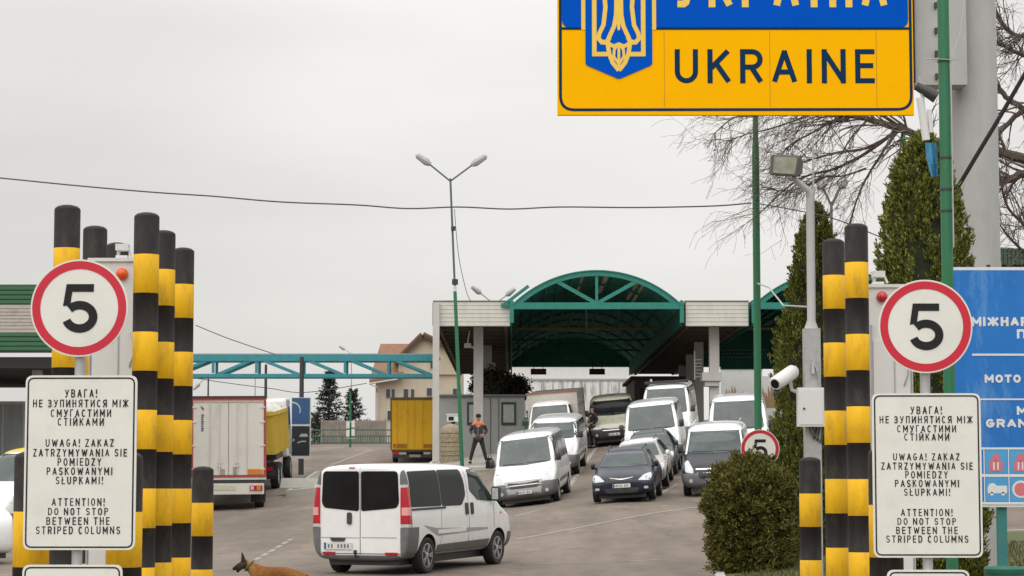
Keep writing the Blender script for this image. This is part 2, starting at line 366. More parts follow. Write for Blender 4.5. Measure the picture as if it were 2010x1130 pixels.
# asphalt: fine aggregate, worn lighter wheel tracks, patches and cracks
def asphalt():
    m = bpy.data.materials.new('asphalt'); m.use_nodes = True
    t = m.node_tree; b = t.nodes['Principled BSDF']; b.inputs['Roughness'].default_value = .88
    co = t.nodes.new('ShaderNodeTexCoord')
    def nz_(sc, det, st=(1, 1, 1)):
        mp_ = t.nodes.new('ShaderNodeMapping'); mp_.inputs['Scale'].default_value = st
        t.links.new(co.outputs['Object'], mp_.inputs[0])
        n = t.nodes.new('ShaderNodeTexNoise'); n.inputs['Scale'].default_value = sc; n.inputs['Detail'].default_value = det; n.inputs['Roughness'].default_value = .65
        t.links.new(mp_.outputs[0], n.inputs['Vector']); return n
    big = nz_(.22, 4, (1, .35, 1)); fine = nz_(38, 3); mid = nz_(2.4, 6, (1, .3, 1)); track = nz_(.9, 3, (1, .05, 1))
    r1 = t.nodes.new('ShaderNodeValToRGB'); r1.color_ramp.elements[0].position = .32; r1.color_ramp.elements[1].position = .68
    r1.color_ramp.elements[0].color = (.130, .102, .078, 1); r1.color_ramp.elements[1].color = (.208, .167, .131, 1)
    t.links.new(big.outputs[0], r1.inputs[0])
    last = r1.outputs[0]
    for n, lo, hi in ((fine, .78, 1.22), (mid, .84, 1.15), (track, .85, 1.14)):
        q = t.nodes.new('ShaderNodeMapRange'); q.inputs[1].default_value = .28; q.inputs[2].default_value = .72; q.inputs[3].default_value = lo; q.inputs[4].default_value = hi
        t.links.new(n.outputs[0], q.inputs[0])
        mx = t.nodes.new('ShaderNodeMix'); mx.data_type = 'RGBA'; mx.blend_type = 'MULTIPLY'; mx.inputs[0].default_value = 1
        t.links.new(last, mx.inputs[6]); t.links.new(q.outputs[0], mx.inputs[7]); last = mx.outputs[2]
    # cracks
    vo = t.nodes.new('ShaderNodeTexVoronoi'); vo.feature = 'DISTANCE_TO_EDGE'; vo.inputs['Scale'].default_value = .16
    wp = nz_(.8, 4); ad = t.nodes.new('ShaderNodeMix'); ad.data_type = 'VECTOR'; ad.inputs[0].default_value = .10
    t.links.new(co.outputs['Object'], ad.inputs[4]); t.links.new(wp.outputs['Color'], ad.inputs[5])
    ms = t.nodes.new('ShaderNodeVectorMath'); ms.operation = 'ADD'
    sc1 = t.nodes.new('ShaderNodeVectorMath'); sc1.operation = 'SCALE'; sc1.inputs['Scale'].default_value = 2.5
    t.links.new(wp.outputs['Color'], sc1.inputs[0]); t.links.new(co.outputs['Object'], ms.inputs[0]); t.links.new(sc1.outputs[0], ms.inputs[1])
    t.links.new(ms.outputs[0], vo.inputs['Vector'])
    # dark oil drips, tar patches and lighter repair strips
    oil = nz_(1.3, 5, (1, .55, 1)); pat = t.nodes.new('ShaderNodeTexVoronoi'); pat.distance = 'CHEBYCHEV'; pat.inputs['Scale'].default_value = .11
    t.links.new(co.outputs['Object'], pat.inputs['Vector'])
    sx_ = t.nodes.new('ShaderNodeSeparateColor'); t.links.new(pat.outputs['Color'], sx_.inputs[0])
    for src, a0_, a1_, lo, hi in ((oil.outputs[0], .62, .74, 1.0, .66), (sx_.outputs[0], .0, 1.0, .87, 1.10)):
        q = t.nodes.new('ShaderNodeMapRange'); q.inputs[1].default_value = a0_; q.inputs[2].default_value = a1_; q.inputs[3].default_value = lo; q.inputs[4].default_value = hi
        t.links.new(src, q.inputs[0])
        mx = t.nodes.new('ShaderNodeMix'); mx.data_type = 'RGBA'; mx.blend_type = 'MULTIPLY'; mx.inputs[0].default_value = 1
        t.links.new(last, mx.inputs[6]); t.links.new(q.outputs[0], mx.inputs[7]); last = mx.outputs[2]
    q = t.nodes.new('ShaderNodeMapRange'); q.inputs[1].default_value = 0; q.inputs[2].default_value = .009; q.inputs[3].default_value = .62; q.inputs[4].default_value = 1
    t.links.new(vo.outputs['Distance'], q.inputs[0])
    mx = t.nodes.new('ShaderNodeMix'); mx.data_type = 'RGBA'; mx.blend_type = 'MULTIPLY'; mx.inputs[0].default_value = 1
    t.links.new(last, mx.inputs[6]); t.links.new(q.outputs[0], mx.inputs[7]); last = mx.outputs[2]
    t.links.new(last, b.inputs['Base Color'])
    bp = t.nodes.new('ShaderNodeBump'); bp.inputs['Strength'].default_value = .35; bp.inputs['Distance'].default_value = .01
    t.links.new(fine.outputs[0], bp.inputs['Height']); t.links.new(bp.outputs[0], b.inputs['Normal'])
    return m
ASPH = asphalt()

# worn road paint: gaps where the paint has rubbed off show the asphalt colour
ROADP = M('worn_road_paint', (.29, .26, .22), .8, var=.18, scale=14, grime=(.17, .14, .115), gscale=3, gamt=1.0)

# ------------------------------------------------------------------ ground
def ground():
    xs = np.concatenate([[-4000, -900, -250, -90, -50], np.arange(-40, 41, 1.0), [50, 90, 250, 900, 4000]])
    ys = np.concatenate([[-300, -60, -10], np.arange(0, 160, 1.0), [165, 175, 190, 220, 400, 1200, 6000]])
    Xg, Yg = np.meshgrid(xs, ys)
    Z = H_arr(Xg, Yg)
    nx = len(xs)
    V = np.stack([Xg, Yg, Z], -1).reshape(-1, 3)
    fs = [(j * nx + i, j * nx + i + 1, (j + 1) * nx + i + 1, (j + 1) * nx + i) for j in range(len(ys) - 1) for i in range(nx - 1)]
    me = bpy.data.meshes.new('ground'); me.from_pydata(V.tolist(), [], fs); me.materials.append(ASPH); me.shade_smooth()
    o = link('ground', me); setp(o, 'greyish brown asphalt yard rising towards the canopy', 'ground', kind='structure')
ground()

def strip(pts, wid, lift=.006):
    """a painted line draped on the ground through world XY points"""
    mb = MB(); vs = []; pts = [Vector((p[0], p[1])) for p in pts]
    dense = []
    for a, b in zip(pts[:-1], pts[1:]):
        n = max(1, int((b - a).length / .5))
        dense += [a.lerp(b, k / n) for k in range(n)]
    dense.append(pts[-1])
    for i, p in enumerate(dense):
        d = (dense[min(i + 1, len(dense) - 1)] - dense[max(0, i - 1)]).normalized(); n_ = Vector((-d.y, d.x)) * wid / 2
        for q in (p - n_, p + n_): vs.append((q.x, q.y, H(q.x, q.y) + lift))
    fs = [(2 * i, 2 * i + 1, 2 * i + 3, 2 * i + 2) for i in range(len(dense) - 1)]
    return vs, fs
def line_px(a, b, wid, dash=None):
    A, B = ground_at(*a), ground_at(*b)
    return A, B, wid, dash
marks = MB()
def mark(a, b, wid, dash=None):
    A, B = ground_at(*a), ground_at(*b)
    if A is None or B is None: return
    A, B = Vector(A[:2]), Vector(B[:2])
    if dash:
        L_ = (B - A).length; d = (B - A).normalized(); t = 0
        while t < L_:
            marks.add(*strip([A + d * t, A + d * min(L_, t + dash[0])], wid)); t += dash[0] + dash[1]
    else: marks.add(*strip([A, B], wid))
mark((1112, 962), (1179, 868), .16)
mark((1009, 1014), (1062, 1000), .12)
mark((1010, 1059), (1380, 994), .14)
mark((1255, 984), (1330, 950), .14)
mark((1030, 1109), (1300, 1098), .12)
mark((500, 1100), (572, 1058), .12, (1.3, .5))
mark((640, 918), (730, 883), .14)
mark((540, 978), (600, 955), .12)
mark((612, 889), (690, 889), .12)
mark((655, 877), (700, 876), .12)
setp(marks.build('road_marking', ROADP), 'worn white lane lines painted on the asphalt', 'road marking', kind='structure')

# ------------------------------------------------------------------ striped columns
def column_mesh(h, r, stripe=.33, n=36):
    """column seen from its domed black cap down: black and yellow bands of equal height"""
    prof = [(0.0, h), (r * .4, h - .004), (r * .75, h - .014), (r * .95, h - .030), (r, h - .045)]
    mats = [0] * 4
    z = h - .015; k = 0
    while z > 0:
        z2 = max(0, z - stripe - (.02 if k == 0 else 0))
        prof += [(r, z2)] if k == 0 else [(r * (1.004 if k % 2 else 1.0), z - .0005), (r * (1.004 if k % 2 else 1.0), z2)]
        mats += [0] if k == 0 else [k % 2, k % 2]
        z = z2; k += 1
    me_mb = MB(); me_mb.lathe(prof[::-1], n, mats=mats[::-1])
    return me_mb
_cols = {}
def striped(px, D, h, label, r=.1075, group='black and yellow striped columns', tilt=0):
    p = P(px, 955, D)
    z = H(p.x, p.y)
    key = (round(h, 1), r)
    if key not in _cols:
        o = column_mesh(h, r).build('striped_column', [BLACK, YELLOW], smooth=True, sharp=50)
        _cols[key] = o
    else:
        o = _cols[key].copy(); col.objects.link(o)
    top = (h if key not in _cols else key[0])
    o.location = (p.x, p.y, z); o.rotation_euler = (0, tilt, random.random() * 6)
    return setp(o, label, 'column', group)
striped(123.4, 18.9, 3.93, 'tall striped column directly behind the left 5 sign, its cap highest on the far left', tilt=0)
striped(179, 20.4, 3.93, 'tall striped column with only its black cap showing over the left white cabinet')
striped(223.5, 21.8, 3.93, 'tall striped column whose cap barely clears the left white cabinet behind a small white bracket')
striped(281, 19.4, 3.93, 'tall striped column right beside the left white cabinet, widest of the inner row')
striped(315, 20.75, 3.93, 'tall striped column second in the inner left row, half hidden by its nearer twin')
striped(354, 22.25, 3.93, 'tall striped column farthest back in the inner left row, next to the white trailer')
striped(1641.5, 22.3, 3.88, 'shorter looking tall striped column between grey lamp pole box and its nearer twin')
striped(1687, 20.95, 3.88, 'tall striped column touching the right white cabinet')
SH = 'short striped bollards by the tall columns'
striped(63, 13.85, 1.81, 'short striped bollard peeking out left of the left warning plate', group=SH)
striped(245, 13.85, 1.81, 'short striped bollard peeking out right of the left warning plate', group=SH)
striped(398, 23.0, 1.81, 'short striped bollard in front of the white trailer', group=SH)
striped(1590, 23.0, 1.81, 'short striped bollard in front of the grey lamp pole, beside the bush', group=SH)
striped(1738, 14.6, 1.81, 'short striped bollard hidden behind the right warning plate', group=SH)

# ------------------------------------------------------------------ radiation portal cabinets
def cabinet(px0, px1, ytop, D, wid, lamp_px, lamp_y, lens, label, label_lens):
    a = P(px0, ytop, D); g = H(a.x, a.y); h = a.z - g
    root = empty('portal_cabinet', label, 'cabinet', (a.x, D, g), 0, 'white radiation portal cabinets')
    b = MB(); b.box2((0, 0, 0), (wid, .32, h))
    b.box2((-.02, -.02, h), (wid + .02, .34, h + .03))
    b.build('cabinet_body', CAB, root)
    d = MB()
    d.box2((.03, -.014, .25), (wid * .55, 0, h - .5)); d.box2((wid * .58, -.014, .25), (wid - .03, 0, h - .5))
    d.build('cabinet_door', CAB, root)
    s_ = MB()
    for x in (.012, wid * .565, wid - .012): s_.box2((x - .006, -.02, .1), (x + .006, -.001, h - .35))
    for z in (.6, 1.4, 2.2): s_.box2((wid * .56, -.03, z), (wid * .60, -.014, z + .12))
    s_.build('hinge_strip', GALV, root)
    l = MB(); lp = P(lamp_px, lamp_y, D)
    prof = [(.053, -.02), (.053, .012), (.050, .030), (.037, .047), (.018, .057), (.002, .059)]
    l.lathe(prof[::-1] if False else prof, 24, (lp.x - a.x, 0, lp.z - g), 'Y')
    for i, v in enumerate(l.v): l.v[i] = (v[0], -v[1], v[2])
    o = l.build('signal_lamp', lens, root, True); o['label'] = label_lens
    br = MB()      # little camera bracket on top
    cx = (lp.x - a.x) - .02
    br.box2((cx - .05, .05, h + .03), (cx + .05, .15, h + .06)); br.box2((cx - .045, .08, h + .06), (cx - .02, .12, h + .13))
    br.box2((cx - .05, .03, h + .105), (cx + .06, .16, h + .16)); br.tube([(cx + .06, .1, h + .12), (cx + .09, .1, h + .05)], .012, 6)
    br.build('top_bracket', CAB, root)
    ar = MB()
    pts = [(wid * .58 + .06, -.03, h - .45 - .05 * k) for k in range(6)]
    ar.tube([(wid * .80, -.02, h - .62), (wid * .86, -.06, h - .70), (wid * .86, -.06, h - .82), (wid * .78, -.02, h - .92)], .008, 6, 0)
    ar.build('handle', GALV, root, True)
    return root
cabinet(177, 262, 513, 19.9, .46, 240, 538, ORANGE, 'tall white portal cabinet with an orange lamp among the left striped columns', 'orange dome lamp')
cabinet(1706, 1781, 564, 21.4, .40, 1731, 583, REDL, 'tall white portal cabinet with a red lamp beside the right striped columns', 'red dome lamp')

# ------------------------------------------------------------------ speed limit signs and warning plates
def five(mb, cx, cz, h, y0, y1, m):
    """the figure 5, drawn as strokes"""
    wd = h * .175
    x = lambda t: cx + t * h
    z = lambda t: cz + t * h
    mb.prism([(x(-.27), z(.5)), (x(.30), z(.5)), (x(.30), z(.34)), (x(-.15), z(.34)), (x(-.19), z(.06)), (x(-.34), z(.04))], y0, y1, m)
    arc = []
    for k in range(29):
        a = R(138 - k * (138 + 162) / 28)
        arc.append((x(0.01 + .285 * math.cos(a)), z(-.185 + .245 * math.sin(a))))
    mb.ribbon(arc, [wd * 1.02 * (1 if 3 < i < 27 else .98) for i in range(len(arc))], y0 + .0004, y1, m)
def disc_sign(parent, cx, cz, r, dy=0):
    n_ = 64
    b = MB(); b.prism(circle(cx, cz, r, n_), -.030 + dy, -.018 + dy); b.build('sign_disc', WHITE_S, parent)
    ring = MB()
    for (ra, rb) in ((r * .965, r * .80),):
        A, B = circle(cx, cz, ra, n_), circle(cx, cz, rb, n_)
        vs = [(x, -.0325 + dy, z) for x, z in A + B]
        ring.add(vs, [(i, (i + 1) % n_, n_ + (i + 1) % n_, n_ + i) for i in range(n_)])
    ring.build('red_ring', RED_S, parent)
    f = MB(); five(f, cx, cz, r * .98, -.0335 + dy, -.0305 + dy, 0); f.build('numeral', INK, parent)
TXT = [('УВАГА!', 127, 190, 765, 781), ('НЕ ЗУПИНЯТИСЯ МІЖ', 65, 252, 785, 800), ('СМУГАСТИМИ', 100, 218, 804, 819), ('СТІЙКАМИ', 114, 204, 821, 836),
       ('UWAGA! ZAKAZ', 91, 224, 862, 877), ('ZATRZYMYWANIA SIE', 67, 250, 881, 896), ('POMIEDZY', 115, 200, 899, 914), ('PASKOWANYMI', 94, 222, 917, 932), ('SŁUPKAMI!', 112, 204, 935, 950),
       ('ATTENTION!', 105, 208, 977, 992), ('DO NOT STOP', 98, 215, 996, 1010), ('BETWEEN THE', 95, 218, 1014, 1029), ('STRIPED COLUMNS', 75, 239, 1032, 1047)]
def plate(parent, x0, x1, z0, z1, frame=.014):
    r = .045
    b = MB(); b.prism(rect(x0, z0, x1, z1, r, 6), -.028, -.012); b.build('plate', WHITE_S, parent)
    f = MB(); i_ = .016
    pts = rpoly([(x0 + i_, z0 + i_), (x1 - i_, z0 + i_), (x1 - i_, z1 - i_), (x0 + i_, z1 - i_)], .035, 6)
    f.ribbon(pts, .0085, -.0295, -.027, 0, closed=True); f.build('border_line', INK, parent)
def warning_sign(px, D, disc, text, low, label, tilt=0):
    s = F / D
    base = P(px, 955, D); g = H(base.x, base.y)
    root = empty('speed_limit_sign', label, 'sign', (base.x, D, g), tilt, 'speed limit signs with warning plates')
    X = lambda p: (p - px) / s
    Z = lambda q: P(px, q, D).z - g
    post = MB(); post.lathe([(.031, 0), (.031, Z(disc[1]) + .12)], 16, (0, .02, 0)); post.build('post', GALV, root, True)
    cl = MB()
    for q in (disc[1] - 30, disc[1] + 30, text[2] + 50, text[3] - 50): cl.box((0, .024, Z(q)), (.11, .07, .03))
    cl.build('clamp', GALV, root)
    disc_sign(root, X(disc[0]), Z(disc[1]), disc[2] / s)
    plate(root, X(text[0]), X(text[1]), Z(text[3]), Z(text[2]))
    kx = (text[1] - text[0]) / 218.; ky = (text[3] - text[2]) / 340.
    for st, a, b_, q0, q1 in TXT:
        qb = text[2] + (q1 - 738) * ky; qt = text[2] + (q0 - 738) * ky
        t = MB(); text_into(t, st, X(text[0] + (a - 50) * kx), X(text[0] + (b_ - 50) * kx), Z(qb), Z(qt) - Z(qb), -.0287, spacing=.34, weight=.135)
        t.build('text_line', INK, root)
    plate(root, X(low[0]), X(low[1]), Z(low[2] + 130), Z(low[2]))
    return root
warning_sign(152, 13.2, (152, 605, 96), (49, 268, 737, 1079), (49, 244, 1108), 'round 5 sign over a trilingual warning plate before the left columns and orange lamp', R(-1))
warning_sign(1820, 13.75, (1820, 641, 92), (1713, 1925, 772, 1094), (1738, 1898, 1118), 'round 5 sign over a trilingual warning plate before the blue billboard', R(-1))

# green pole carrying a small round 5 sign, its top behind the large national sign
def green_pole(px, D, ytop, r, label, ybase=None):
    p = P(px, ytop, D); g = H(p.x, p.y)
    return p, g
p, g = green_pole(1480, 38.5, -40, .06, '')
root = empty('speed_limit_pole', 'tall green lamp pole with a small round 5 sign half hidden by the bush', 'pole', (p.x, 38.5, g))
hb = P(1480, 300, 38.5).z - g
mb = MB(); mb.lathe([(.062, 0), (.062, hb), (.045, hb + .35), (.045, p.z - g)], 16); mb.build('pole', GREEN_POLE, root, True)
disc_sign(root, 0.02, P(1480, 881, 38.5).z - g, .325, -.06)
bd = MB()
for q in (870, 895): bd.box((0.0, .025, P(1480, q, 38.5).z - g), (.14, .085, .03))
bd.build('clamp', GALV, root)
mb = MB(); zz = P(1480, -40, 38.5).z - g
mb.tube([(0, 0, zz), (-.3, -.1, zz + .5), (-1.2, -.4, zz + .8)], .035, 10); mb.build('arm', GREEN_POLE, root, True)
mb = MB(); mb.box((-1.5, -.5, zz + .83), (.7, .25, .12)); mb.build('lamp_head', GREYP, root)

# green pole by the warning sign on the right, with bands and ties
p = P(1849, -120, 24.0); g = H(p.x, p.y)
root = empty('green_pole', 'green steel pole with black bands in front of the tall conifer and grey mast', 'pole', (p.x, 24.0, g))
mb = MB(); mb.lathe([(.062, 0), (.062, p.z - g)], 20); mb.build('pole', GREEN_POLE, root, True)
bd = MB()
for q in (310, 372, 414, 120): bd.lathe([(.069, -.012), (.069, .012)], 20, (0, 0, P(1849, q, 24).z - g))
bd.build('band', DARKM, root, True)
ti = MB(); z1 = P(1849, 118, 24).z - g
ti.tube([(-.22, -.02, z1 + .01), (-.07, -.08, z1), (.07, -.08, z1 - .01), (.14, 0, z1 + .01)], .006, 5)
ti.tube([(.055, -.05, z1), (.06, -.06, z1 - .4), (.058, -.06, z1 - 2.0)], .008, 5)
ti.tube([(.07, -.06, z1 + .02), (.16, -.05, z1 + .25), (.22, -.02, z1 + .6), (.24, 0, z1 + .9)], .006, 5)
ti.build('wire_tie', GALV, root)

# white camera arm with a drooping light blue pennant, held on the mast arm
root = empty('mast_camera', 'white camera arm with dark head between the large yellow sign and green pole', 'camera', P(1812, 170, 27))
c0 = P(1812, 170, 27)
q = lambda x, y: P(x, y, 27) - c0
mb = MB(); mb.tube([q(1806, 192), q(1818, 275)], .048, 12); mb.build('camera_arm', CAB, root, True)
mb = MB(); mb.tube([q(1824, 215), q(1828, 260)], .03, 10); mb.build('side_tube', CAB, root, True)
mb = MB(); mb.tube([q(1798, 168), q(1838, 190)], [.05, .08], 10); mb.build('lamp_head', DARKM, root, True)
mb = MB(); mb.tube([q(1803, 150), q(1812, 195)], .02, 8); mb.build('bracket', GALV, root, True)
BLUEF = M('pennant_blue', (.05, .24, .42), .7, var=.2)
vs = []
for k, (xa, xb, y) in enumerate([(1816, 1838, 280), (1817, 1840, 300), (1821, 1840, 322), (1828, 1841, 346)]):
    for t in range(5):
        x = xa + (xb - xa) * t / 4; v = P(x, y, 24.1 + .04 * math.sin(t * 1.9 + k))
        vs.append(v)
mb = MB(); mb.add(vs, [(5 * i + j, 5 * i + j + 1, 5 * i + j + 6, 5 * i + j + 5) for i in range(3) for j in range(4)])
o = mb.build('pennant', BLUEF, None, True); setp(o, 'small limp light blue pennant tied to the right green pole', 'pennant')

# ------------------------------------------------------------------ big national sign on its mast
SD = 32.0; ss = F / SD
base = P(1927, 955, SD + .6); g = H(base.x, base.y)
SIGN_Y = SIGN_B = (.86, .47, 0.004)
S_YEL = M('reflective_yellow', (.95, .47, .0), .6, var=.03, scale=2, spec=.04)
S_BLU = M('reflective_blue', (.0, .085, .52), .6, var=.04, scale=2, spec=.04)
S_PALE = M('pale_yellow_line', (.84, .56, .07), .42, var=.05)
S_INK = M('sign_dark_blue', (.006, .034, .085), .6, var=.06, spec=.06)
root = empty('country_sign', 'large blue and yellow country sign with trident shield on a thick grey mast', 'sign', (base.x, SD, g))
X = lambda p: (p - 1005) * 1.0125 / ss - base.x
Z = lambda q: P(1440, q, SD).z - g
mb = MB(); zt = Z(-230)
mb.lathe([(.60, 0), (.60, .05), (.36, .06), (.36, Z(505)), (.352, Z(505)), (.352, zt)], 40, (0, .75, 0)); mb.build('mast', GREYP, root, True)
mb = MB()
for k in range(10):
    a = 2 * PI * k / 10; mb.lathe([(.03, .05), (.03, .11)], 6, (.48 * math.cos(a), .75 + .48 * math.sin(a), 0))
mb.build('bolt', GALV, root)
mb = MB(); mb.box2((X(1700), .12, Z(163)), (-.2, .55, Z(-150))); mb.build('arm', GREYP, root)
mb = MB()
for q in (10, 60, 105, 150): mb.box2((X(1838), .06, Z(q + 3)), (X(1843), .12, Z(q - 8)))
mb.box2((X(1796), .05, Z(160)), (X(1798), .13, Z(-140))); mb.build('arm_bolt', DARKM, root)
pan = MB(); pan.box2((X(1094), -.03, Z(226)), (X(1792), .05, Z(-150))); pan.build('panel', S_YEL, root)
fr = MB()
for k in range(4): pan_x = X(1120 + k * 210); fr.box2((pan_x, .052, Z(215)), (pan_x + .06, .11, Z(-140)))
fr.build('back_rail', GALV, root)
bl = MB()
bl.prism(rpoly([(X(1103), Z(55)), (X(1783), Z(55)), (X(1783), Z(-138)), (X(1103), Z(-138))], .12, 6), -.034, -.0305)
bl.build('blue_field', S_BLU, root)
bo = MB()
bo.ribbon(rpoly([(X(1100), Z(216)), (X(1787), Z(215)), (X(1787), Z(-143)), (X(1100), Z(-143))], .20, 8), .040, -.0335, -.0306, closed=True)
bo.box2((X(1103), -.0352, Z(59)), (X(1784), -.0345, Z(54)))
bo.build('border_line', S_INK, root)
sm = MB()
for x, q0, q1 in ((1303, 62, 210), (1510, 62, 210), (1719, 62, 210)): sm.box2((X(x), -.0318, Z(q1)), (X(x + 1.1), -.0305, Z(q0)))
sm.build('panel_seam', M('seam_ochre', (.45, .22, .0), .6), root)  # panel joints drawn as thin darker yellow lines
t = MB(); text_into(t, 'UKRAINE', X(1324), X(1716), Z(164), Z(97) - Z(164), -.0325, spacing=.25, weight=.15); t.build('latin_lettering', S_INK, root)
t = MB(); text_into(t, 'УКРАЇНА', X(1326), X(1742), Z(15), Z(-72) - Z(15), -.036, spacing=.25, weight=.15); t.build('cyrillic_lettering', S_PALE, root)
# shield
sh = MB()
def shield(gx, top):
    return [(X(1146 - gx), Z(top)), (X(1283 + gx), Z(top)), (X(1283 + gx), Z(128)), (X(1214.5), Z(160 + gx * 1.3)), (X(1146 - gx), Z(128))][::1]
o_ = MB(); o_.prism(rpoly([(X(1141), Z(-120)), (X(1288), Z(-120)), (X(1288), Z(59.5)), (X(1141), Z(59.5))], .02), -.0375, -.0365); o_.build('shield_edge', S_PALE, root)
sh.prism(rpoly(shield(-3, -112), .035, 4), -.040, -.0366); sh.build('shield', S_BLU, root)
tr = MB(); yy = (-.0425, -.0398); lw = 9.0 / ss
def rb(pts, w_=lw): tr.ribbon([(X(a), Z(b)) for a, b in pts], w_, yy[0] - random.random() * .0006, yy[1])
for sgn in (-1, 1):
    mx_ = lambda x: 1214.5 + sgn * x
    rb([(mx_(48), -95), (mx_(48), 107), (mx_(18), 107)])                       # outer bar and foot
    rb([(mx_(48), -95), (mx_(30), -60), (mx_(28), -10), (mx_(26), 15), (mx_(30), 50), (mx_(38), 66), (mx_(40), 76), (mx_(33), 84), (mx_(22), 82), (mx_(18), 74)], lw * .95)
    rb([(mx_(46), 73), (mx_(36), 74)], lw * .6)
    rb([(mx_(3), -70), (mx_(5), 30), (mx_(9), 52), (mx_(20), 76), (mx_(22), 84)], lw * .95)
    rb([(mx_(34), 84), (mx_(20), 86), (mx_(10), 92), (mx_(2), 88)], lw * .8)
    rb([(mx_(22), 84), (mx_(19), 106), (mx_(12), 124), (mx_(0), 139)], lw * .95)
    rb([(mx_(0), 86), (mx_(9), 98), (mx_(10), 112), (mx_(0), 126)], lw * .6)
rb([(1214.5, -100), (1214.5, 30), (1214.5, 60)], [lw * .7, lw * 1.3, lw * .5])
rb([(1214.5, 84), (1214.5, 136)], lw * .6)
tr.build('trident', S_PALE, root)

# ------------------------------------------------------------------ blue information billboard at the right edge
BD = 25.0; bs = F / BD
b0 = P(1868, 955, BD); g = H(b0.x + .6, BD)
root = empty('billboard', 'blue information billboard with white lettering cut by the right edge of view', 'billboard', (b0.x, BD, g))
X = lambda p: (p - 1868) / bs
Z = lambda q: P(1950, q, BD).z - g
S_BB = M('billboard_blue', (.016, .165, .52), .4, spec=.2, var=.16, scale=1.6, coat=.3, grime=(.22, .46, .72), gscale=1.1, gamt=.75, stretch=(1.6, 1, .5))
S_CY = M('billboard_cyan', (.08, .33, .62), .35, var=.1, scale=3)
S_WH = M('billboard_white', (.68, .70, .70), .4, var=.05)
S_RD = M('pictogram_red', (.62, .16, .2), .4, var=.05)
fw = X(2075)
mb = MB(); mb.box2((0, 0, Z(995)), (fw, .05, Z(524))); mb.build('frame', S_WH, root)
mb = MB(); mb.box2((X(1873), -.004, Z(988)), (fw - .03, -.0005, Z(530))); mb.build('panel', S_BB, root)
mb = MB()
for q0, q1 in ((694, 698), (782, 785)): mb.box2((X(1912), -.009, Z(q1)), (X(2066), -.005, Z(q0)))
for q0, q1 in ((878, 882), (930, 936), (985, 990)): mb.box2((X(1873), -.009, Z(q1)), (X(2066), -.005, Z(q0)))
for x in (1931, 1979, 2027): mb.box2((X(x), -.0085, Z(985)), (X(x + 2), -.005, Z(882)))
mb.build('divider_line', S_WH, root)
mb = MB()
for q0, q1 in ((883, 929), (937, 984)):
    for x in (1884, 1934, 1982): mb.box2((X(x), -.0065, Z(q1)), (X(x + 44), -.005, Z(q0)))
mb.build('pictogram_field', S_CY, root)
pic = MB()
for x in (1955, 2003):
    pic.prism(circle(X(x), Z(897), 7 / bs, 16), -.0095, -.007); pic.prism(rect(X(x - 13), Z(925), X(x + 13), Z(903), .03), -.0095, -.007)
pic.build('red_pictogram', S_RD, root)
pic = MB()
for x in (1955, 2003):
    for dx in (-4, 4): pic.box2((X(x + dx - 1.5), -.011, Z(922)), (X(x + dx + 1.5), -.0097, Z(907)))
pic.prism(rpoly([(X(1938), Z(968)), (X(1976), Z(968)), (X(1976), Z(953)), (X(1955), Z(953)), (X(1951), Z(948)), (X(1942), Z(949)), (X(1938), Z(957))], .012), -.0095, -.007)
for x in (1946, 1968): pic.prism(circle(X(x), Z(969), 3.6 / bs, 14), -.0095, -.0072)
pic.prism(circle(X(2003), Z(960), 17 / bs, 28), -.0095, -.007)
pic.build('white_pictogram', S_WH, root)
mb = MB(); mb.prism(circle(X(2003), Z(960), 13 / bs, 24), -.0115, -.0097); mb.build('red_disc', S_RD, root)
for st, xa, xb, qb, qt in (('МІЖНАРО', 1912, 2044, 640, 622), ('П', 2001, 2018, 664, 646), ('MOTO', 1936, 2007, 751, 735), ('M', 1998, 2018, 814, 797), ('GRANI', 1937, 2026, 839, 822)):
    t = MB(); text_into(t, st, X(xa), X(xb), Z(qb), Z(qt) - Z(qb), -.0075, spacing=.14, weight=.27); t.build('text_line', S_WH, root)
mb = MB()
for x in (1905, 1945, 1985, 2025): mb.box2((X(x), .01, Z(524)), (X(x + 7), .05, Z(519)))
mb.build('top_lug', DARKM, root)
TEALP = M('teal_post_paint', (.03, .19, .18), .5, var=.12, grime=(.1, .12, .1), gamt=.4)
for x in (1968, 2062):
    mb = MB(); mb.box2((X(x) - .05, .05, 0), (X(x) + .05, .13, Z(535))); mb.build('post', TEALP, root)

# small green litter bin under it
c0 = P(1972, 1100, 22.5); g = H(c0.x, c0.y)
root = empty('litter_bin', 'small dark green litter bin below the blue billboard', 'bin', (c0.x, c0.y, g))
GB = M('bin_green', (.012, .12, .075), .5, var=.12)
h_ = P(1972, 1112, 22.5).z - g
mb = MB(); mb.lathe([(.10, .0), (.10, .04), (.16, .05), (.19, h_ - .04), (.17, h_ - .04), (.15, .12)], 20); mb.build('bin_body', GB, root, True)
mb = MB(); mb.lathe([(.20, h_ - .06), (.205, h_ - .02), (.19, h_)], 20); mb.build('rim', GB, root, True)

# ------------------------------------------------------------------ grey pole with floodlight, camera and switch box
FD = 27.0; fs_ = F / FD
b0 = P(1596, 955, FD); g = H(b0.x, b0.y)
root = empty('floodlight_pole', 'grey steel pole with a square floodlight, white camera and white switch box', 'pole', (b0.x, FD, g))
X = lambda p: (p - 1596) / fs_
Z = lambda q: P(1596, q, FD).z - g
mb = MB(); mb.box2((-.095, -.095, 0), (.095, .095, Z(645))); mb.box2((-.13, -.13, 0), (.13, .13, .02)); mb.build('base_post', GALV, root)
mb = MB(); mb.lathe([(.085, Z(645)), (.048, Z(628)), (.046, Z(388))], 16); mb.tube([(0, 0, Z(390)), (-.02, -.02, Z(374)), (X(1560), -.10, Z(350))], [.046, .04, .03], 10)
mb.build('pole', GREYP, root, True)
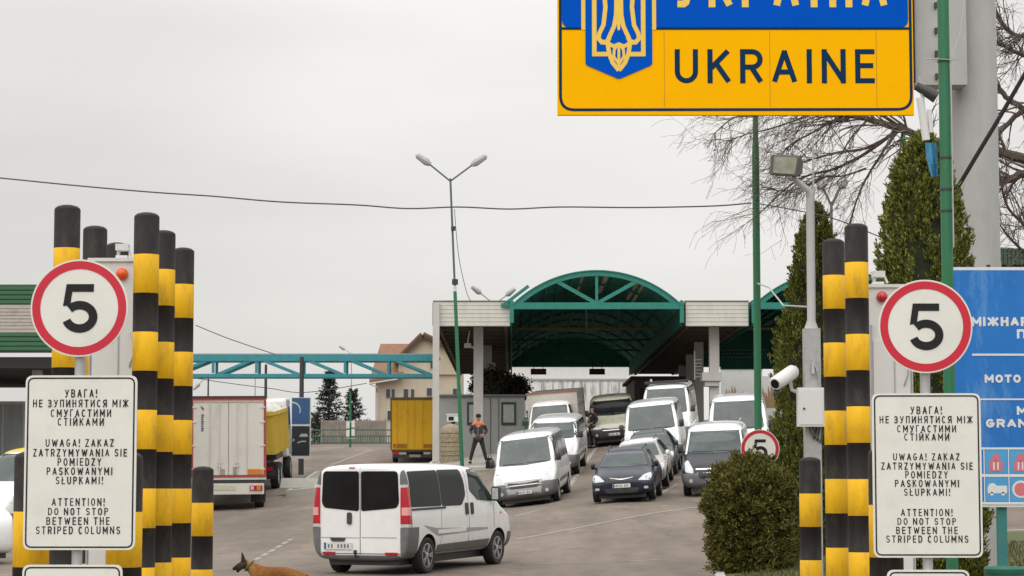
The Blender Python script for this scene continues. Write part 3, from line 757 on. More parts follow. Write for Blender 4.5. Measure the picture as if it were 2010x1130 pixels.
# floodlight: tapered housing facing lower left
hb = MB()
cx, cz = X(1545), Z(330)
fr_ = [(-.21, -.12), (.13, -.145), (.17, .12), (-.19, .135)]
bk = [(-.05, -.08), (.14, -.09), (.15, .08), (-.03, .085)]
vs = [(cx + a, -.26, cz + b_) for a, b_ in fr_] + [(cx + a + .09, .04, cz + b_ + .02) for a, b_ in bk]
hb.add(vs, [(3, 2, 1, 0), (4, 5, 6, 7), (0, 1, 5, 4), (1, 2, 6, 5), (2, 3, 7, 6), (3, 0, 4, 7)])
o = hb.build('floodlight_housing', M('floodlight_grey', (.10, .105, .095), .6, var=.15, spec=.3), root)
bv = o.modifiers.new('bevel', 'BEVEL'); bv.width = .025; bv.segments = 3
gl = MB(); gl.prism(rpoly([(cx + a * .76, cz + b_ * .76) for a, b_ in fr_], .02), -.268, -.258)
gl.build('floodlight_glass', M('floodlight_glass', (.25, .265, .20), .2, var=.35, scale=8), o)
mb = MB(); mb.box((X(1572), -.02, Z(340)), (.06, .07, .07)); mb.build('floodlight_hinge', DARKM, o)
# cctv camera
cm = MB(); a, b_ = Vector((X(1517) - .0, -.34, Z(756))), Vector((X(1562), .0, Z(727)))
cm.tube([a, a.lerp(b_, .06), a.lerp(b_, .9), b_], [.068, .085, .085, .06], 18)
o = cm.build('camera_housing', CAB, root, True)
mb = MB(); d = (b_ - a).normalized()
mb.tube([a - d * .004, a + d * .02], .055, 16); mb.build('lens_window', GLASS_D, o, True)
mb = MB(); mb.tube([a + Vector((.02, .05, -.085)), a + Vector((.02, .12, -.095))], .03, 10); mb.build('infrared_lamp', DARKM, o, True)
mb = MB(); mb.tube([(X(1552), -.06, Z(745)), (X(1556), -.02, Z(765)), (-.05, 0, Z(780))], .022, 8); mb.build('camera_bracket', CAB, o, True)
bx = MB(); bx.box2((X(1563), -.23, Z(838)), (X(1615), -.10, Z(762))); o = bx.build('switch_box', CAB, root)
mb = MB(); mb.box2((X(1566), -.238, Z(834)), (X(1612), -.231, Z(766))); mb.build('box_door', CAB, o)
mb = MB(); mb.lathe([(.012, 0), (.012, .02)], 10, (X(1575), -.255, Z(803)), 'Y'); mb.build('box_lock', INK, o)
mb = MB()
for k, dx in enumerate((-.05, -.01, .03)): mb.tube([(dx, -.12, Z(838)), (dx + .02, -.14, Z(852 + 5 * k)), (dx + .05, -.12, Z(862 + 4 * k)), (dx + .08, -.10, Z(840))], .008, 6)
mb.build('cable_loop', WIREM, root)
mb = MB(); mb.tube([(.0, -.10, Z(705)), (.05, -.13, Z(730)), (.08, -.12, Z(760))], .012, 6); mb.tube([(.0, -.12, Z(712)), (.0, -.14, Z(735))], .02, 8); mb.build('conduit', GALV, root)
mb = MB()
p0 = P(1487, 556, 38.4) - Vector((b0.x, FD, g)); p1 = Vector((-.04, 0, Z(602)))
mb.tube([p0, p0.lerp(p1, .3) + Vector((0, 0, .02)), p0.lerp(p1, .6) + Vector((0, 0, -.14)), p1], .012, 6); mb.build('feed_cable', GREYP, root)
mb = MB(); mb.lathe([(.012, Z(640)), (.012, Z(260))], 6, (.05, .05, 0)); mb.build('antenna', GALV, root)

# ------------------------------------------------------------------ vehicles
def sec(zb, zs, zr, wb, ws, wr, r, crown=.025):
    return [(0, zb), (wb * .85, zb), (wb, zb + .10), (ws, zb + .5 * (zs - zb)), (ws * .995, zs), (wr, zr - r), (wr - r * 1.15, zr), (0, zr + crown)]
def body_mesh(name, stations, mats, parent, axles, wr_, halfw, arch=.075):
    """loft through cross sections, smoothed, with real wheel arches cut out"""
    mb = MB(); K = 8; n = 14
    for y, s_ in stations:
        ring = [(x, y, z) for x, z in s_] + [(-x, y, z) for x, z in s_[-2:0:-1]]
        mb.v += ring
    S_ = len(stations)
    for i in range(S_ - 1):
        for j in range(n):
            mb.f.append((i * n + j, i * n + (j + 1) % n, (i + 1) * n + (j + 1) % n, (i + 1) * n + j)); mb.m.append(0)
    for e_ in (0, (S_ - 1) * n):      # end caps as a grid between the two sides
        for a in range(7):
            if a == 0: f = (e_, e_ + 1, e_ + 13)
            elif a == 6: f = (e_ + 6, e_ + 7, e_ + 8)
            else: f = (e_ + a, e_ + a + 1, e_ + 13 - a, e_ + 14 - a)
            mb.f.append(f); mb.m.append(0)
    o = mb.build(name, mats, parent)
    sb = o.modifiers.new('s', 'SUBSURF'); sb.levels = 3; sb.render_levels = 3
    cut = []
    for y in axles:
        for sgn in (-1, 1):
            c = MB(); c.lathe([(wr_ + arch, -.16), (wr_ + arch, .26)], 40, (sgn * (halfw - .06), y, wr_), 'X')
            if sgn < 0:
                c.v = [(2 * sgn * (halfw - .06) - x, yy_, zz_) for x, yy_, zz_ in c.v]
            co = c.build('cutter', mats[0]); cut.append(co)
            bo_ = o.modifiers.new('b', 'BOOLEAN'); bo_.operation = 'DIFFERENCE'; bo_.object = co; bo_.solver = 'EXACT'
    dg = bpy.context.evaluated_depsgraph_get(); dg.update()
    pm = o.parent.matrix_world.copy() if o.parent else None
    me = bpy.data.meshes.new_from_object(o.evaluated_get(dg))
    o.modifiers.clear(); old = o.data; o.data = me; bpy.data.meshes.remove(old); me.name = name
    for c in cut:
        m_ = c.data; bpy.data.objects.remove(c); bpy.data.meshes.remove(m_)
    for p in me.polygons:
        p.material_index = 0
        c = p.center
        for y in axles:
            d = math.hypot(c.y - y, c.z - wr_)
            if d < wr_ + arch + .012 and abs(abs(c.x)) > halfw - .40:
                rad = Vector((0, (c.y - y) / max(d, 1e-6), (c.z - wr_) / max(d, 1e-6)))
                if abs(p.normal.dot(rad)) > .8 and d > wr_ + arch - .03 or (d < wr_ + arch - .03 and abs(p.normal.x) > .8 and abs(c.x) < halfw - .12): p.material_index = 1
    me.shade_smooth(); me.set_sharp_from_angle(angle=R(38))
    bm = bmesh.new(); bm.from_mesh(me); bvh = BVHTree.FromBMesh(bm); bm.free()
    return o, bvh
AX = {'front': (Vector((0, -1, 0)), 3.6), 'rear': (Vector((0, 1, 0)), -3.6), 'right': (Vector((-1, 0, 0)), 2), 'left': (Vector((1, 0, 0)), -2), 'top': (Vector((0, 0, -1)), 5)}
def decal(name, bvh, polys, axis, off, mat, parent, grid=.09, skirt=.02, far=9):
    """panels that follow the body: 2D outlines thrown onto the body surface, raised by off"""
    d, _ = AX[axis]
    bm = bmesh.new()
    for poly in polys:
        if axis in ('front', 'rear'): vv = [(x, 0, z) for x, z in poly]; A, B = 0, 2
        elif axis == 'top': vv = [(x, y, 0) for x, y in poly]; A, B = 0, 1
        else: vv = [(0, y, z) for y, z in poly]; A, B = 1, 2
        f = bm.faces.new([bm.verts.new(v) for v in vv])
        lo = [min(v[A] for v in vv), min(v[B] for v in vv)]; hi = [max(v[A] for v in vv), max(v[B] for v in vv)]
        for q, ax_ in ((0, A), (1, B)):
            k = int((hi[q] - lo[q]) / grid)
            for i in range(1, k + 1):
                no = Vector((0, 0, 0)); no[ax_] = 1; co = Vector((0, 0, 0)); co[ax_] = lo[q] + (hi[q] - lo[q]) * i / (k + 1)
                isl = [x for x in bm.verts] + [x for x in bm.edges] + [x for x in bm.faces]
                bmesh.ops.bisect_plane(bm, geom=isl, plane_co=co, plane_no=no, dist=1e-5)
    start = -d * far
    for v in bm.verts:
        o_ = v.co.copy() + start
        if axis == 'top': o_.z = 6
        hit, nrm, _, _ = bvh.ray_cast(o_, d)
        if hit is None:
            tgt = v.co.copy() - d * 1.0
            hit, nrm, _, _ = bvh.find_nearest(v.co - d * 2.0)
            if hit is None: continue
        if nrm.dot(d) > 0: nrm = -nrm
        nn = (nrm - d).normalized()
        v.co = hit + nn * off
    bmesh.ops.recalc_face_normals(bm, faces=bm.faces)
    sgn = sum(f.normal.dot(-d) * f.calc_area() for f in bm.faces)
    if sgn < 0: bmesh.ops.reverse_faces(bm, faces=bm.faces)
    be = [e for e in bm.edges if len(e.link_faces) == 1]
    r_ = bmesh.ops.extrude_edge_only(bm, edges=be)
    for v in r_['geom']:
        if isinstance(v, bmesh.types.BMVert): v.co += d * (off + skirt)
    me = bpy.data.meshes.new(name); bm.to_mesh(me); bm.free(); me.materials.append(mat); me.shade_smooth(); me.set_sharp_from_angle(angle=R(40))
    return link(name, me, parent)
def shell(name, body, planes, off, mat, parent):
    """a plate that follows the body, cut out by planes (keeps the side the normals point away from)"""
    bm = bmesh.new(); bm.from_mesh(body.data)
    bmesh.ops.delete(bm, geom=[f for f in bm.faces if f.material_index == 1], context='FACES')
    for co, no in planes:
        bmesh.ops.bisect_plane(bm, geom=bm.verts[:] + bm.edges[:] + bm.faces[:], plane_co=co, plane_no=no, clear_outer=True, dist=1e-5)
    bm.normal_update()
    nr = {v: v.normal.copy() for v in bm.verts}
    for v in bm.verts: v.co += nr[v] * off
    be = [e for e in bm.edges if len(e.link_faces) == 1]
    vmap = {}
    r_ = bmesh.ops.extrude_edge_only(bm, edges=be)
    for v in r_['geom']:
        if isinstance(v, bmesh.types.BMVert):
            best = min((e.other_vert(v) for e in v.link_edges), key=lambda q: (q.co - v.co).length)
            v.co -= nr.get(best, Vector((0, 0, 0))) * (off + .02)
    me = bpy.data.meshes.new(name); bm.to_mesh(me); bm.free()
    me.materials.clear(); me.materials.append(mat)
    me.polygons.foreach_set('material_index', [0] * len(me.polygons)); me.shade_smooth(); me.set_sharp_from_angle(angle=R(40))
    return link(name, me, parent)
def mirror(p): return [(-a, b) for a, b in p][::-1]
_wheel = {}
def wheel(parent, x, y, r, wd, side, style='alloy'):
    key = (r, wd, style)
    if key not in _wheel:
        t = MB(); w2 = wd / 2
        t.lathe([(r * .66, -w2 * .8), (r * .72, -w2 * .95), (r * .9, -w2), (r * .975, -w2 * .85), (r, -w2 * .6), (r, w2 * .6), (r * .975, w2 * .85), (r * .9, w2), (r * .72, w2 * .95), (r * .66, w2 * .8)], 36, (0, 0, 0), 'X')
        tme = t.build('wheel', RUB, None, True, sharp=35).data
        m = MB(); q = r * .67
        m.lathe([(q, .0), (q, w2 * .86), (q * .92, w2 * .88), (q * .88, w2 * .45), (q * .3, w2 * .40)], 36, (0, 0, 0), 'X')
        ns = 5 if style == 'alloy' else 10
        for k in range(ns):
            a = 2 * PI * k / ns
            for da in ((-.16, .16) if style == 'alloy' else (0,)):
                p0 = Vector((w2 * .72, math.cos(a) * q * .18, math.sin(a) * q * .18)); p1 = Vector((w2 * .80, math.cos(a + da) * q * .92, math.sin(a + da) * q * .92))
                m.bar(p0, p1, q * .13, q * .13)
        m.lathe([(q * .26, w2 * .3), (q * .26, w2 * .82), (q * .18, w2 * .9)], 16, (0, 0, 0), 'X')
        mme = m.build('rim', RIM if style == 'alloy' else GREYP, None, True, sharp=35).data
        _wheel[key] = (tme, mme)
        for o in [o for o in col.objects if o.data in (tme, mme)]: bpy.data.objects.remove(o)
    tme, mme = _wheel[key]
    o = link('wheel', tme, parent); o.location = (x, y, r)
    if side < 0: o.rotation_euler = (0, 0, PI)
    link('rim', mme, o)
    return o
def door_mirror(parent, x, y, z, mat, s=1):
    sg = 1 if x > 0 else -1
    m = MB(); hh_ = .12 * s; ww = .075 * s
    ring = []
    for k, (dy, sc2) in enumerate(((-.06, .85), (-.05, 1), (.02, 1), (.07, .75), (.09, .35))):
        pts = rpoly([(-ww, -hh_), (ww, -hh_), (ww, hh_), (-ww, hh_)], .05, 3)
        ring.append([(x + sg * ww + a * sc2, y + dy, z + b * sc2) for a, b in pts])
    n = len(ring[0]); m.v = [q for r_ in ring for q in r_]
    for i in range(4):
        for j in range(n): m.f.append((i * n + j, i * n + (j + 1) % n, (i + 1) * n + (j + 1) % n, (i + 1) * n + j)); m.m.append(0)
    m.f.append(tuple(range(n))); m.m.append(0); m.f.append(tuple(4 * n + j for j in range(n))); m.m.append(0)
    m.bar((x - sg * .10, y + .02, z - hh_ * .7), (x + sg * .06, y + .02, z - hh_ * .7), .08, .05)
    o = m.build('door_mirror', mat, parent, True)
    g_ = MB(); g_.box((x + sg * ww, y - .062, z), (ww * 1.5, .004, hh_ * 1.5)); g_.build('mirror_glass', LENS, o)
    return o
def pose(root, ref, D, px, yaw, lift=0, roll=1.0):
    """stand the vehicle on the terrain: its local point ref=(x,y) comes under pixel column px at D metres; yaw = heading of +Y"""
    c, s = math.cos(yaw), math.sin(yaw)
    X0 = (px - 1005) / F * D
    ox = X0 - (c * ref[0] - s * ref[1]); oy = D - (s * ref[0] + c * ref[1])
    def W(x, y): return (ox + c * x - s * y, oy + s * x + c * y)
    f, b = W(0, 1.5), W(0, -1.5); l, r_ = W(-.75, 0), W(.75, 0)
    hf, hb_, hl, hr = H(*f), H(*b), H(*l), H(*r_)
    fw = Vector((f[0] - b[0], f[1] - b[1], hf - hb_)).normalized()
    rt = Vector((r_[0] - l[0], r_[1] - l[1], (hr - hl) * roll)).normalized()
    up = rt.cross(fw).normalized(); rt = fw.cross(up)
    Mx = Matrix((rt, fw, up)).transposed().to_4x4(); Mx.translation = Vector((ox, oy, (hf + hb_) / 2 + lift))
    root.rotation_euler = Mx.to_euler(); root.location = Mx.translation

def van_stations(L_, W_, H_, top, nose, zb=.28):
    """top: [(y, z)] roof line from rear to nose, given on the centre line"""
    h = W_ / 2; st = []
    def roofw(z): return h * (.99 - .075 * max(0, (z - 1.05)) / max(.01, (H_ - 1.05)))
    r0 = -L_ / 2
    belt = 1.10 if H_ > 1.7 else .88
    for i, (y, z) in enumerate(top):
        zs = min(belt, z - .12); wr = roofw(z) - .0
        e_ = 0; f = 1.0; zz = zb
        if i == 0: f = .975; zz = zb + .12
        if i == len(top) - 1: f = nose; zz = zb + .14
        if i == len(top) - 2: f = (1 + nose * 1.4) / 2.4; zz = zb + .02
        rr = .115 if z > 1.5 else .07
        st.append((y, sec(zz, zs, z, h * .955 * f, h * f, (wr - .02) * f if z > 1.25 else wr * f * .955, rr)))
    return st

def build_van(root, L_, W_, H_, top, axles, wr_, C, nose=.86, arch=.07):
    body, bvh = body_mesh('body', van_stations(L_, W_, H_, top, nose), [C['paint'], DARKM], root, axles, wr_, W_ / 2, arch)
    for y in axles:
        for sd in (-1, 1): wheel(root, sd * (W_ / 2 - .125), y, wr_, .215, sd, C.get('rim', 'steel'))
    uc = MB(); uc.box2((-W_ / 2 + .26, -L_ / 2 + .15, .17), (W_ / 2 - .26, L_ / 2 - .2, .36)); uc.build('underbody', DARKM, root)  # block set low to deepen the shade under the vehicle
    return body, bvh

def plate_marks(parent, x, y, z, sgn, wd=.50, h=.11):
    """number plate with unreadable dark marks and a blue band, lying in XZ at y; sgn = outward y direction"""
    m = MB(); m.box((x, y, z), (wd, .012, h), 0)
    m.box((x - sgn * -1 * (wd / 2 - .025) * (1 if sgn > 0 else 1), y + sgn * .0075, z), (.04, .003, h * .9), 1)
    random.seed(int(abs(x * 1000)) + 5)
    for k in range(7):
        xx = -wd * .36 + k * wd * .115
        if k in (2,): continue
        m.box((x + xx + .02, y + sgn * .0075, z - .002), (wd * .055 * random.uniform(.7, 1.1), .003, h * random.uniform(.45, .6)), 2)
    return m.build('number_plate', [PLATE, BLUEP, GPLAST], parent)

def front_van_rear_view():
    """passenger van seen from its right rear corner"""
    root = empty('passenger_van', 'white passenger van with dark rear and side windows driving away across the foreground', 'van')
    L_, W_, H_ = 4.78, 1.90, 1.96
    top = [(-2.39, 1.86), (-2.37, 1.93), (-2.27, 1.95), (-1.2, 1.955), (0, 1.945), (.75, 1.91), (.95, 1.80), (1.25, 1.56), (1.62, 1.26), (1.75, 1.17), (2.1, 1.04), (2.29, .88), (2.385, .68)]
    C = dict(paint=P_WHITE, rim='alloy'); ax = (-1.54, 1.56)
    body, bvh = build_van(root, L_, W_, H_, top, ax, .325, C, .84, .06)
    # rear glass, one pane in each door
    pane = rpoly([(.02, 1.13), (.72, 1.19), (.77, 1.28), (.745, 1.80), (.70, 1.84), (.02, 1.84)], .05)
    decal('rear_window', bvh, [pane], 'rear', .008, GLASS_D, root); decal('rear_window', bvh, [mirror(pane)], 'rear', .008, GLASS_D, root)
    # rear door seams
    decal('door_seam', bvh, [rect(-.006, .38, .006, 1.90), rect(-.79, .375, .79, .387)], 'rear', .003, PLAST, root, skirt=.01)
    for sg in (-1, 1):
        mm = (lambda p: p) if sg > 0 else mirror
        pl = lambda z0, z1, y1=-2.30, x0=.80: [((0, 0, z1), (0, 0, 1)), ((0, 0, z0), (0, 0, -1)), ((0, y1, 0), (0, 1, 0)), ((sg * x0, 0, 0), (-sg, 0, 0))]
        lamp = shell('tail_lamp', body, pl(.91, 1.55, -2.27, .805), .026, REDL, root)
        shell('reversing_lamp', body, pl(1.06, 1.20, -2.29, .83), .031, M('pink_lens', (.72, .35, .33), .2, var=.1), lamp)
        shell('clear_lens', body, pl(.85, .908, -2.28, .81), .022, LENS, lamp); shell('clear_lens', body, pl(1.552, 1.60, -2.28, .81), .022, LENS, lamp)
        shell('corner_pillar', body, pl(1.605, 1.85, -2.25, .79), .016, GPLAST, root)
        decal('reflector', bvh, [mm(rect(.50, .365, .74, .41, .015))], 'rear', .034, REDL, root)
    shell('rear_bumper', body, [((0, 0, .355), (0, 0, 1)), ((0, -1.96, 0), (0, 1, 0))], .03, GPLAST, root)
    for sg in (-1, 1):
        shell('bumper_corner', body, [((0, 0, .845), (0, 0, 1)), ((0, 0, .35), (0, 0, -1)), ((0, -1.98, 0), (0, 1, 0)), ((sg * .80, 0, 0), (-sg, 0, 0))], .022, GPLAST, root)
        shell('lamp_pillar', body, [((0, 0, 1.60), (0, 0, 1)), ((0, 0, .83), (0, 0, -1)), ((0, -2.23, 0), (0, 1, 0)), ((sg * .86, 0, 0), (-sg, 0, 0))], .010, GPLAST, root)
    decal('brake_lamp', bvh, [rect(-.22, 1.885, -.10, 1.912, .01)], 'rear', .010, REDL, root)
    decal('door_handle', bvh, [rect(-.255, .90, -.165, 1.11, .035)], 'rear', .028, PLAST, root)
    decal('press_line', bvh, [rect(-.78, .655, -.02, .668), rect(.03, .66, .72, .674)], 'rear', .004, M('crease_shade', (.30, .30, .29), .6), root)  # grey strips paint the shade of the pressed crease
    decal('plate_lamp', bvh, [rpoly([(-.56, .60), (-.32, .60), (-.29, .66), (-.60, .66)], .015)], 'rear', .03, PLAST, root)
    plate_marks(root, -.44, -2.405, .515, -1, .56, .125)
    tb = MB(); tb.tube([(-.05, -2.36, .33), (-.05, -2.47, .33), (-.05, -2.49, .40)], .022, 8); tb.lathe([(.03, -.03), (.035, 0), (.03, .03)], 10, (-.05, -2.49, .42)); tb.build('tow_bar', DARKM, root)
    # right and left side
    for ax_, sg in (('right', 1), ('left', -1)):
        wins = [rpoly([(-2.22, 1.20), (-.98, 1.19), (-.98, 1.84), (-2.18, 1.83)], .05), rpoly([(-.955, 1.185), (-.10, 1.18), (.10, 1.36), (.10, 1.60), (.02, 1.84), (-.955, 1.84)], .06)]
        for w_ in wins: decal('side_window', bvh, [w_], ax_, .008, GLASS_D, root)
        decal('window_rubber', bvh, [rect(-2.22, 1.14, -.80, 1.175)], ax_, .012, PLAST, root)
        decal('door_window', bvh, [rpoly([(.30, 1.45), (.36, 1.83), (.74, 1.84), (1.02, 1.62), (1.32, 1.32), (1.30, 1.22), (.62, 1.26)], .05)], ax_, .009, GLASS_G, root)
        decal('door_seam', bvh, [rect(.20, .40, .212, 1.88), rect(-1.0, .40, -.99, 1.12), [(1.34, .55), (1.352, .55), (1.352, 1.18), (1.34, 1.18)]], ax_, .003, M('panel_gap', (.16, .16, .16), .7), root, skirt=.01)
        for y in (.10, .34): decal('door_handle', bvh, [rect(y - .05, 1.0, y + .05, 1.22, .04)], ax_, .025, PLAST, root)
        decal('side_moulding', bvh, [rpoly([(-1.75, .87), (-1.2, .80), (1.05, .735), (1.05, .70), (-1.12, .66), (-1.28, .70)], .02)], ax_, .006, M('moulding_grey', (.33, .33, .32), .45), root)
        decal('side_moulding', bvh, [rect(-1.15, .695, .05, .765, .01)], ax_, .014, P_WHITE, root)
        decal('sill_cladding', bvh, [rpoly([(-1.13, .30), (1.12, .30), (1.14, .52), (-1.13, .50)], .02)], ax_, .016, GPLAST, root)
        door_mirror(root, sg * .95, 1.25, 1.36, PLAST, 1.15)
        decal('indicator', bvh, [rect(1.62, .98, 1.70, 1.01, .01)], ax_, .01, ORANGE, root)
    shell('front_bumper', body, [((0, 0, .62), (0, 0, 1)), ((0, 1.99, 0), (0, -1, 0))], .02, GPLAST, root)
    decal('windscreen', bvh, [rpoly([(-.74, 1.30), (.74, 1.30), (.68, 1.84), (-.68, 1.84)], .08)], 'front', .008, GLASS_W, root)
    for sg in (-1, 1):
        mm = (lambda p: p) if sg > 0 else mirror
        decal('headlamp', bvh, [mm(rpoly([(.5, .78), (.82, .82), (.84, 1.0), (.6, .98)], .06))], 'front', .01, LENS, root)
    return root
v = front_van_rear_view()
pose(v, (.84, -1.54), 41.4, 833, R(-23.5))

def queue_van(label, paint_, px, D, yaw, L_=5.0, W_=2.0, H_=2.25, hood=None, bump=GPLAST, glass_low=1.30, kind='steep', group='vehicles queueing under the canopy', rim='steel', extra=None, cat='van', plate=True, glass=GLASS_W):
    root = empty('queue_van', label, cat, group=group)
    k = H_
    f = L_ / 2
    if kind == 'steep':       # high forward cab with a short falling bonnet
        top = [(-f, k - .16), (-f + .03, k - .04), (-f + .3, k - .01), (-.5, k), (f - 2.05, k - .03), (f - 1.72, k - .14), (f - 1.45, k - .45), (f - 1.02, glass_low), (f - .88, glass_low - .07), (f - .30, glass_low - .27), (f - .12, glass_low - .40), (f - .01, .62)]
    body, bvh = build_van(root, L_, W_, H_, top, (-f + .95, f - .93), .335, dict(paint=paint_, rim=rim), .87)
    h = W_ / 2
    zt = k - .17
    decal('windscreen', bvh, [rpoly([(-h * .83, glass_low + .03), (0, glass_low - .01), (h * .83, glass_low + .03), (h * .735, zt), (-h * .735, zt)], .07)], 'front', .009, glass, root)
    decal('wiper', bvh, [[(-h * .7, glass_low + .03), (-h * .05, glass_low + .05), (-h * .05, glass_low + .075), (-h * .7, glass_low + .055)], [(h * .02, glass_low + .03), (h * .68, glass_low + .05), (h * .68, glass_low + .075), (h * .02, glass_low + .055)]], 'front', .02, PLAST, root)
    zc = glass_low - .42
    for sg in (-1, 1):
        mm = (lambda p: p) if sg > 0 else mirror
        decal('headlamp', bvh, [mm(rpoly([(h * .62, zc - .10), (h * .86, zc - .06), (h * .90, zc + .22), (h * .80, zc + .26), (h * .62, zc + .02)], .05))], 'front', .010, LENS, root)
        decal('fog_lamp', bvh, [mm(circle(h * .70, .50, .055, 16))], 'front', .04, LENS, root)
    shell('front_bumper', body, [((0, 0, zc - .10), (0, 0, 1)), ((0, f - .62, 0), (0, -1, 0))], .025, bump, root)
    g = decal('grille', bvh, [rpoly([(-h * .50, zc - .06), (-h * .42, zc - .25), (h * .42, zc - .25), (h * .50, zc - .06), (h * .1, zc - .10), (-h * .1, zc - .10)], .03)], 'front', .034, PLAST, root)
    decal('grille_bar', bvh, [rect(-h * .45, zc - .17, h * .45, zc - .145, .008)], 'front', .042, paint_ if bump is GPLAST else CHROME, g)
    if plate: plate_marks(root, 0, f + .045, .50, 1)
    for ax_, sg in (('right', 1), ('left', -1)):
        decal('door_window', bvh, [rpoly([(f - 2.25, glass_low + .02), (f - 2.22, zt + .02), (f - 1.78, zt + .02), (f - 1.42, glass_low + .30), (f - 1.18, glass_low + .02)], .06)], ax_, .009, GLASS_G, root)
        for a, b in ((-f + .25, -f + 1.35), (-f + 1.42, f - 2.38)):
            decal('side_window', bvh, [rect(a, glass_low + .02, b, zt + .01, .06)], ax_, .009, GLASS_D, root)
        decal('side_moulding', bvh, [rect(-f + 1.5, .62, f - 1.5, .74, .03)], ax_, .02, GPLAST, root)
        decal('door_seam', bvh, [rect(f - 2.31, .42, f - 2.30, k - .15), rect(f - 1.12, .6, f - 1.11, glass_low - .1)], ax_, .003, M('panel_gap', (.16, .16, .16), .7), root, skirt=.01)
        door_mirror(root, sg * h * .97, f - 1.22, glass_low + .14, PLAST, 1.1)
    if extra: extra(root, body, bvh, f, h, k)
    pose(root, (0, f), D, px, R(180) - R(yaw))
    return root
def silver_extra(root, body, bvh, f, h, k):
    d = decal('bonnet_panel', bvh, [rpoly([(-h * .58, .84), (h * .58, .84), (h * .56, 1.20), (-h * .56, 1.20)], .04)], 'front', .006, P_WHITE, root)
    decal('bumper_centre', bvh, [rpoly([(-h * .60, .86), (-h * .50, .40), (h * .50, .40), (h * .60, .86)], .03)], 'front', .0265, M('silver_bumper_paint', (.42, .42, .41), .35, var=.05), root)
    an = MB(); an.tube([(0, f - 1.95, k - .02), (0, f - 2.15, k + .28)], .006, 5); an.build('aerial', PLAST, root)
    ro = MB()
    for q in range(9):
        ro.box((-.36 + q * .09, f - 2.9, k + .024), (.05, .13, .006))
    ro.build('roof_lettering', M('faded_roof_paint', (.35, .33, .30), .6), root)
queue_van('silver white van with grey bumper and wide grille at the head of the left lane', P_WHITE, 1033, 72.5, 7.0, extra=silver_extra, bump=GPLAST, H_=2.26, L_=5.1, W_=2.05)
queue_van('white van with roof just showing over the silver van ahead of it', P_WHITE, 1082, 83.5, 6.5, H_=2.02, W_=1.95, L_=4.8)
queue_van('tall white van behind the dark green car in the middle lane', P_WHITE, 1283, 81, 6.5, H_=2.36, L_=5.6, W_=2.05, bump=P_WHITE, glass_low=1.36)
def rack(root, body, bvh, f, h, k):
    m = MB(); m.box2((-h * .86, f - 2.6, k + .02), (h * .86, f - 2.2, k + .12)); m.build('roof_deflector', PLAST, root)
    m = MB(); m.lathe([(.05, k + .12), (.045, k + .2), (.02, k + .22)], 10, (h * .6, f - 2.35, 0)); m.build('roof_lamp', LENS, root)
queue_van('tallest white van with a dark roof edge under the canopy', P_WHITE, 1308, 91, 7.5, H_=2.58, L_=6.0, W_=2.05, bump=GPLAST, glass_low=1.45, extra=rack)
queue_van('khaki van parked deep under the canopy by the streaked wall', P_KHAKI, 1207, 96.3, 2.5, H_=2.02, L_=5.0, W_=2.05, bump=PLAST, glass_low=1.25, glass=GLASS_D)
queue_van('white van with sloping bonnet behind the dark slate van on the right', P_WHITE, 1452, 76.5, 6, H_=2.46, L_=5.8, W_=2.10, bump=P_WHITE, glass_low=1.36)
def slate_extra(root, body, bvh, f, h, k):
    shell('white_roof', body, [((0, 0, k - .16), (0, 0, -1))], .006, P_WHITE, root)
    for sg in (-1, 1):
        mm = (lambda p: p) if sg > 0 else mirror
        decal('pillar_trim', bvh, [mm(rpoly([(h * .845, 1.20), (h * .90, 1.20), (h * .80, k - .14), (h * .745, k - .14)], .02))], 'front', .014, P_WHITE, root)
    decal('grille_slot', bvh, [rect(-h * .55, .80, h * .55, .84, .01), rect(-h * .5, .70, h * .5, .73, .01)], 'front', .015, CHROME, root)
    m = MB()
    for sg in (-1, 1): m.tube([(sg * h * .72, f - 2.2, k + .03), (sg * h * .72, -f + .3, k + .05)], .022, 6)
    m.build('roof_bar', P_WHITE, root)
queue_van('dark slate van with a white roof beside the bush', P_SLATE, 1402, 66, 7.5, H_=1.98, L_=4.8, W_=1.90, bump=GPLAST, glass_low=1.22, extra=slate_extra)

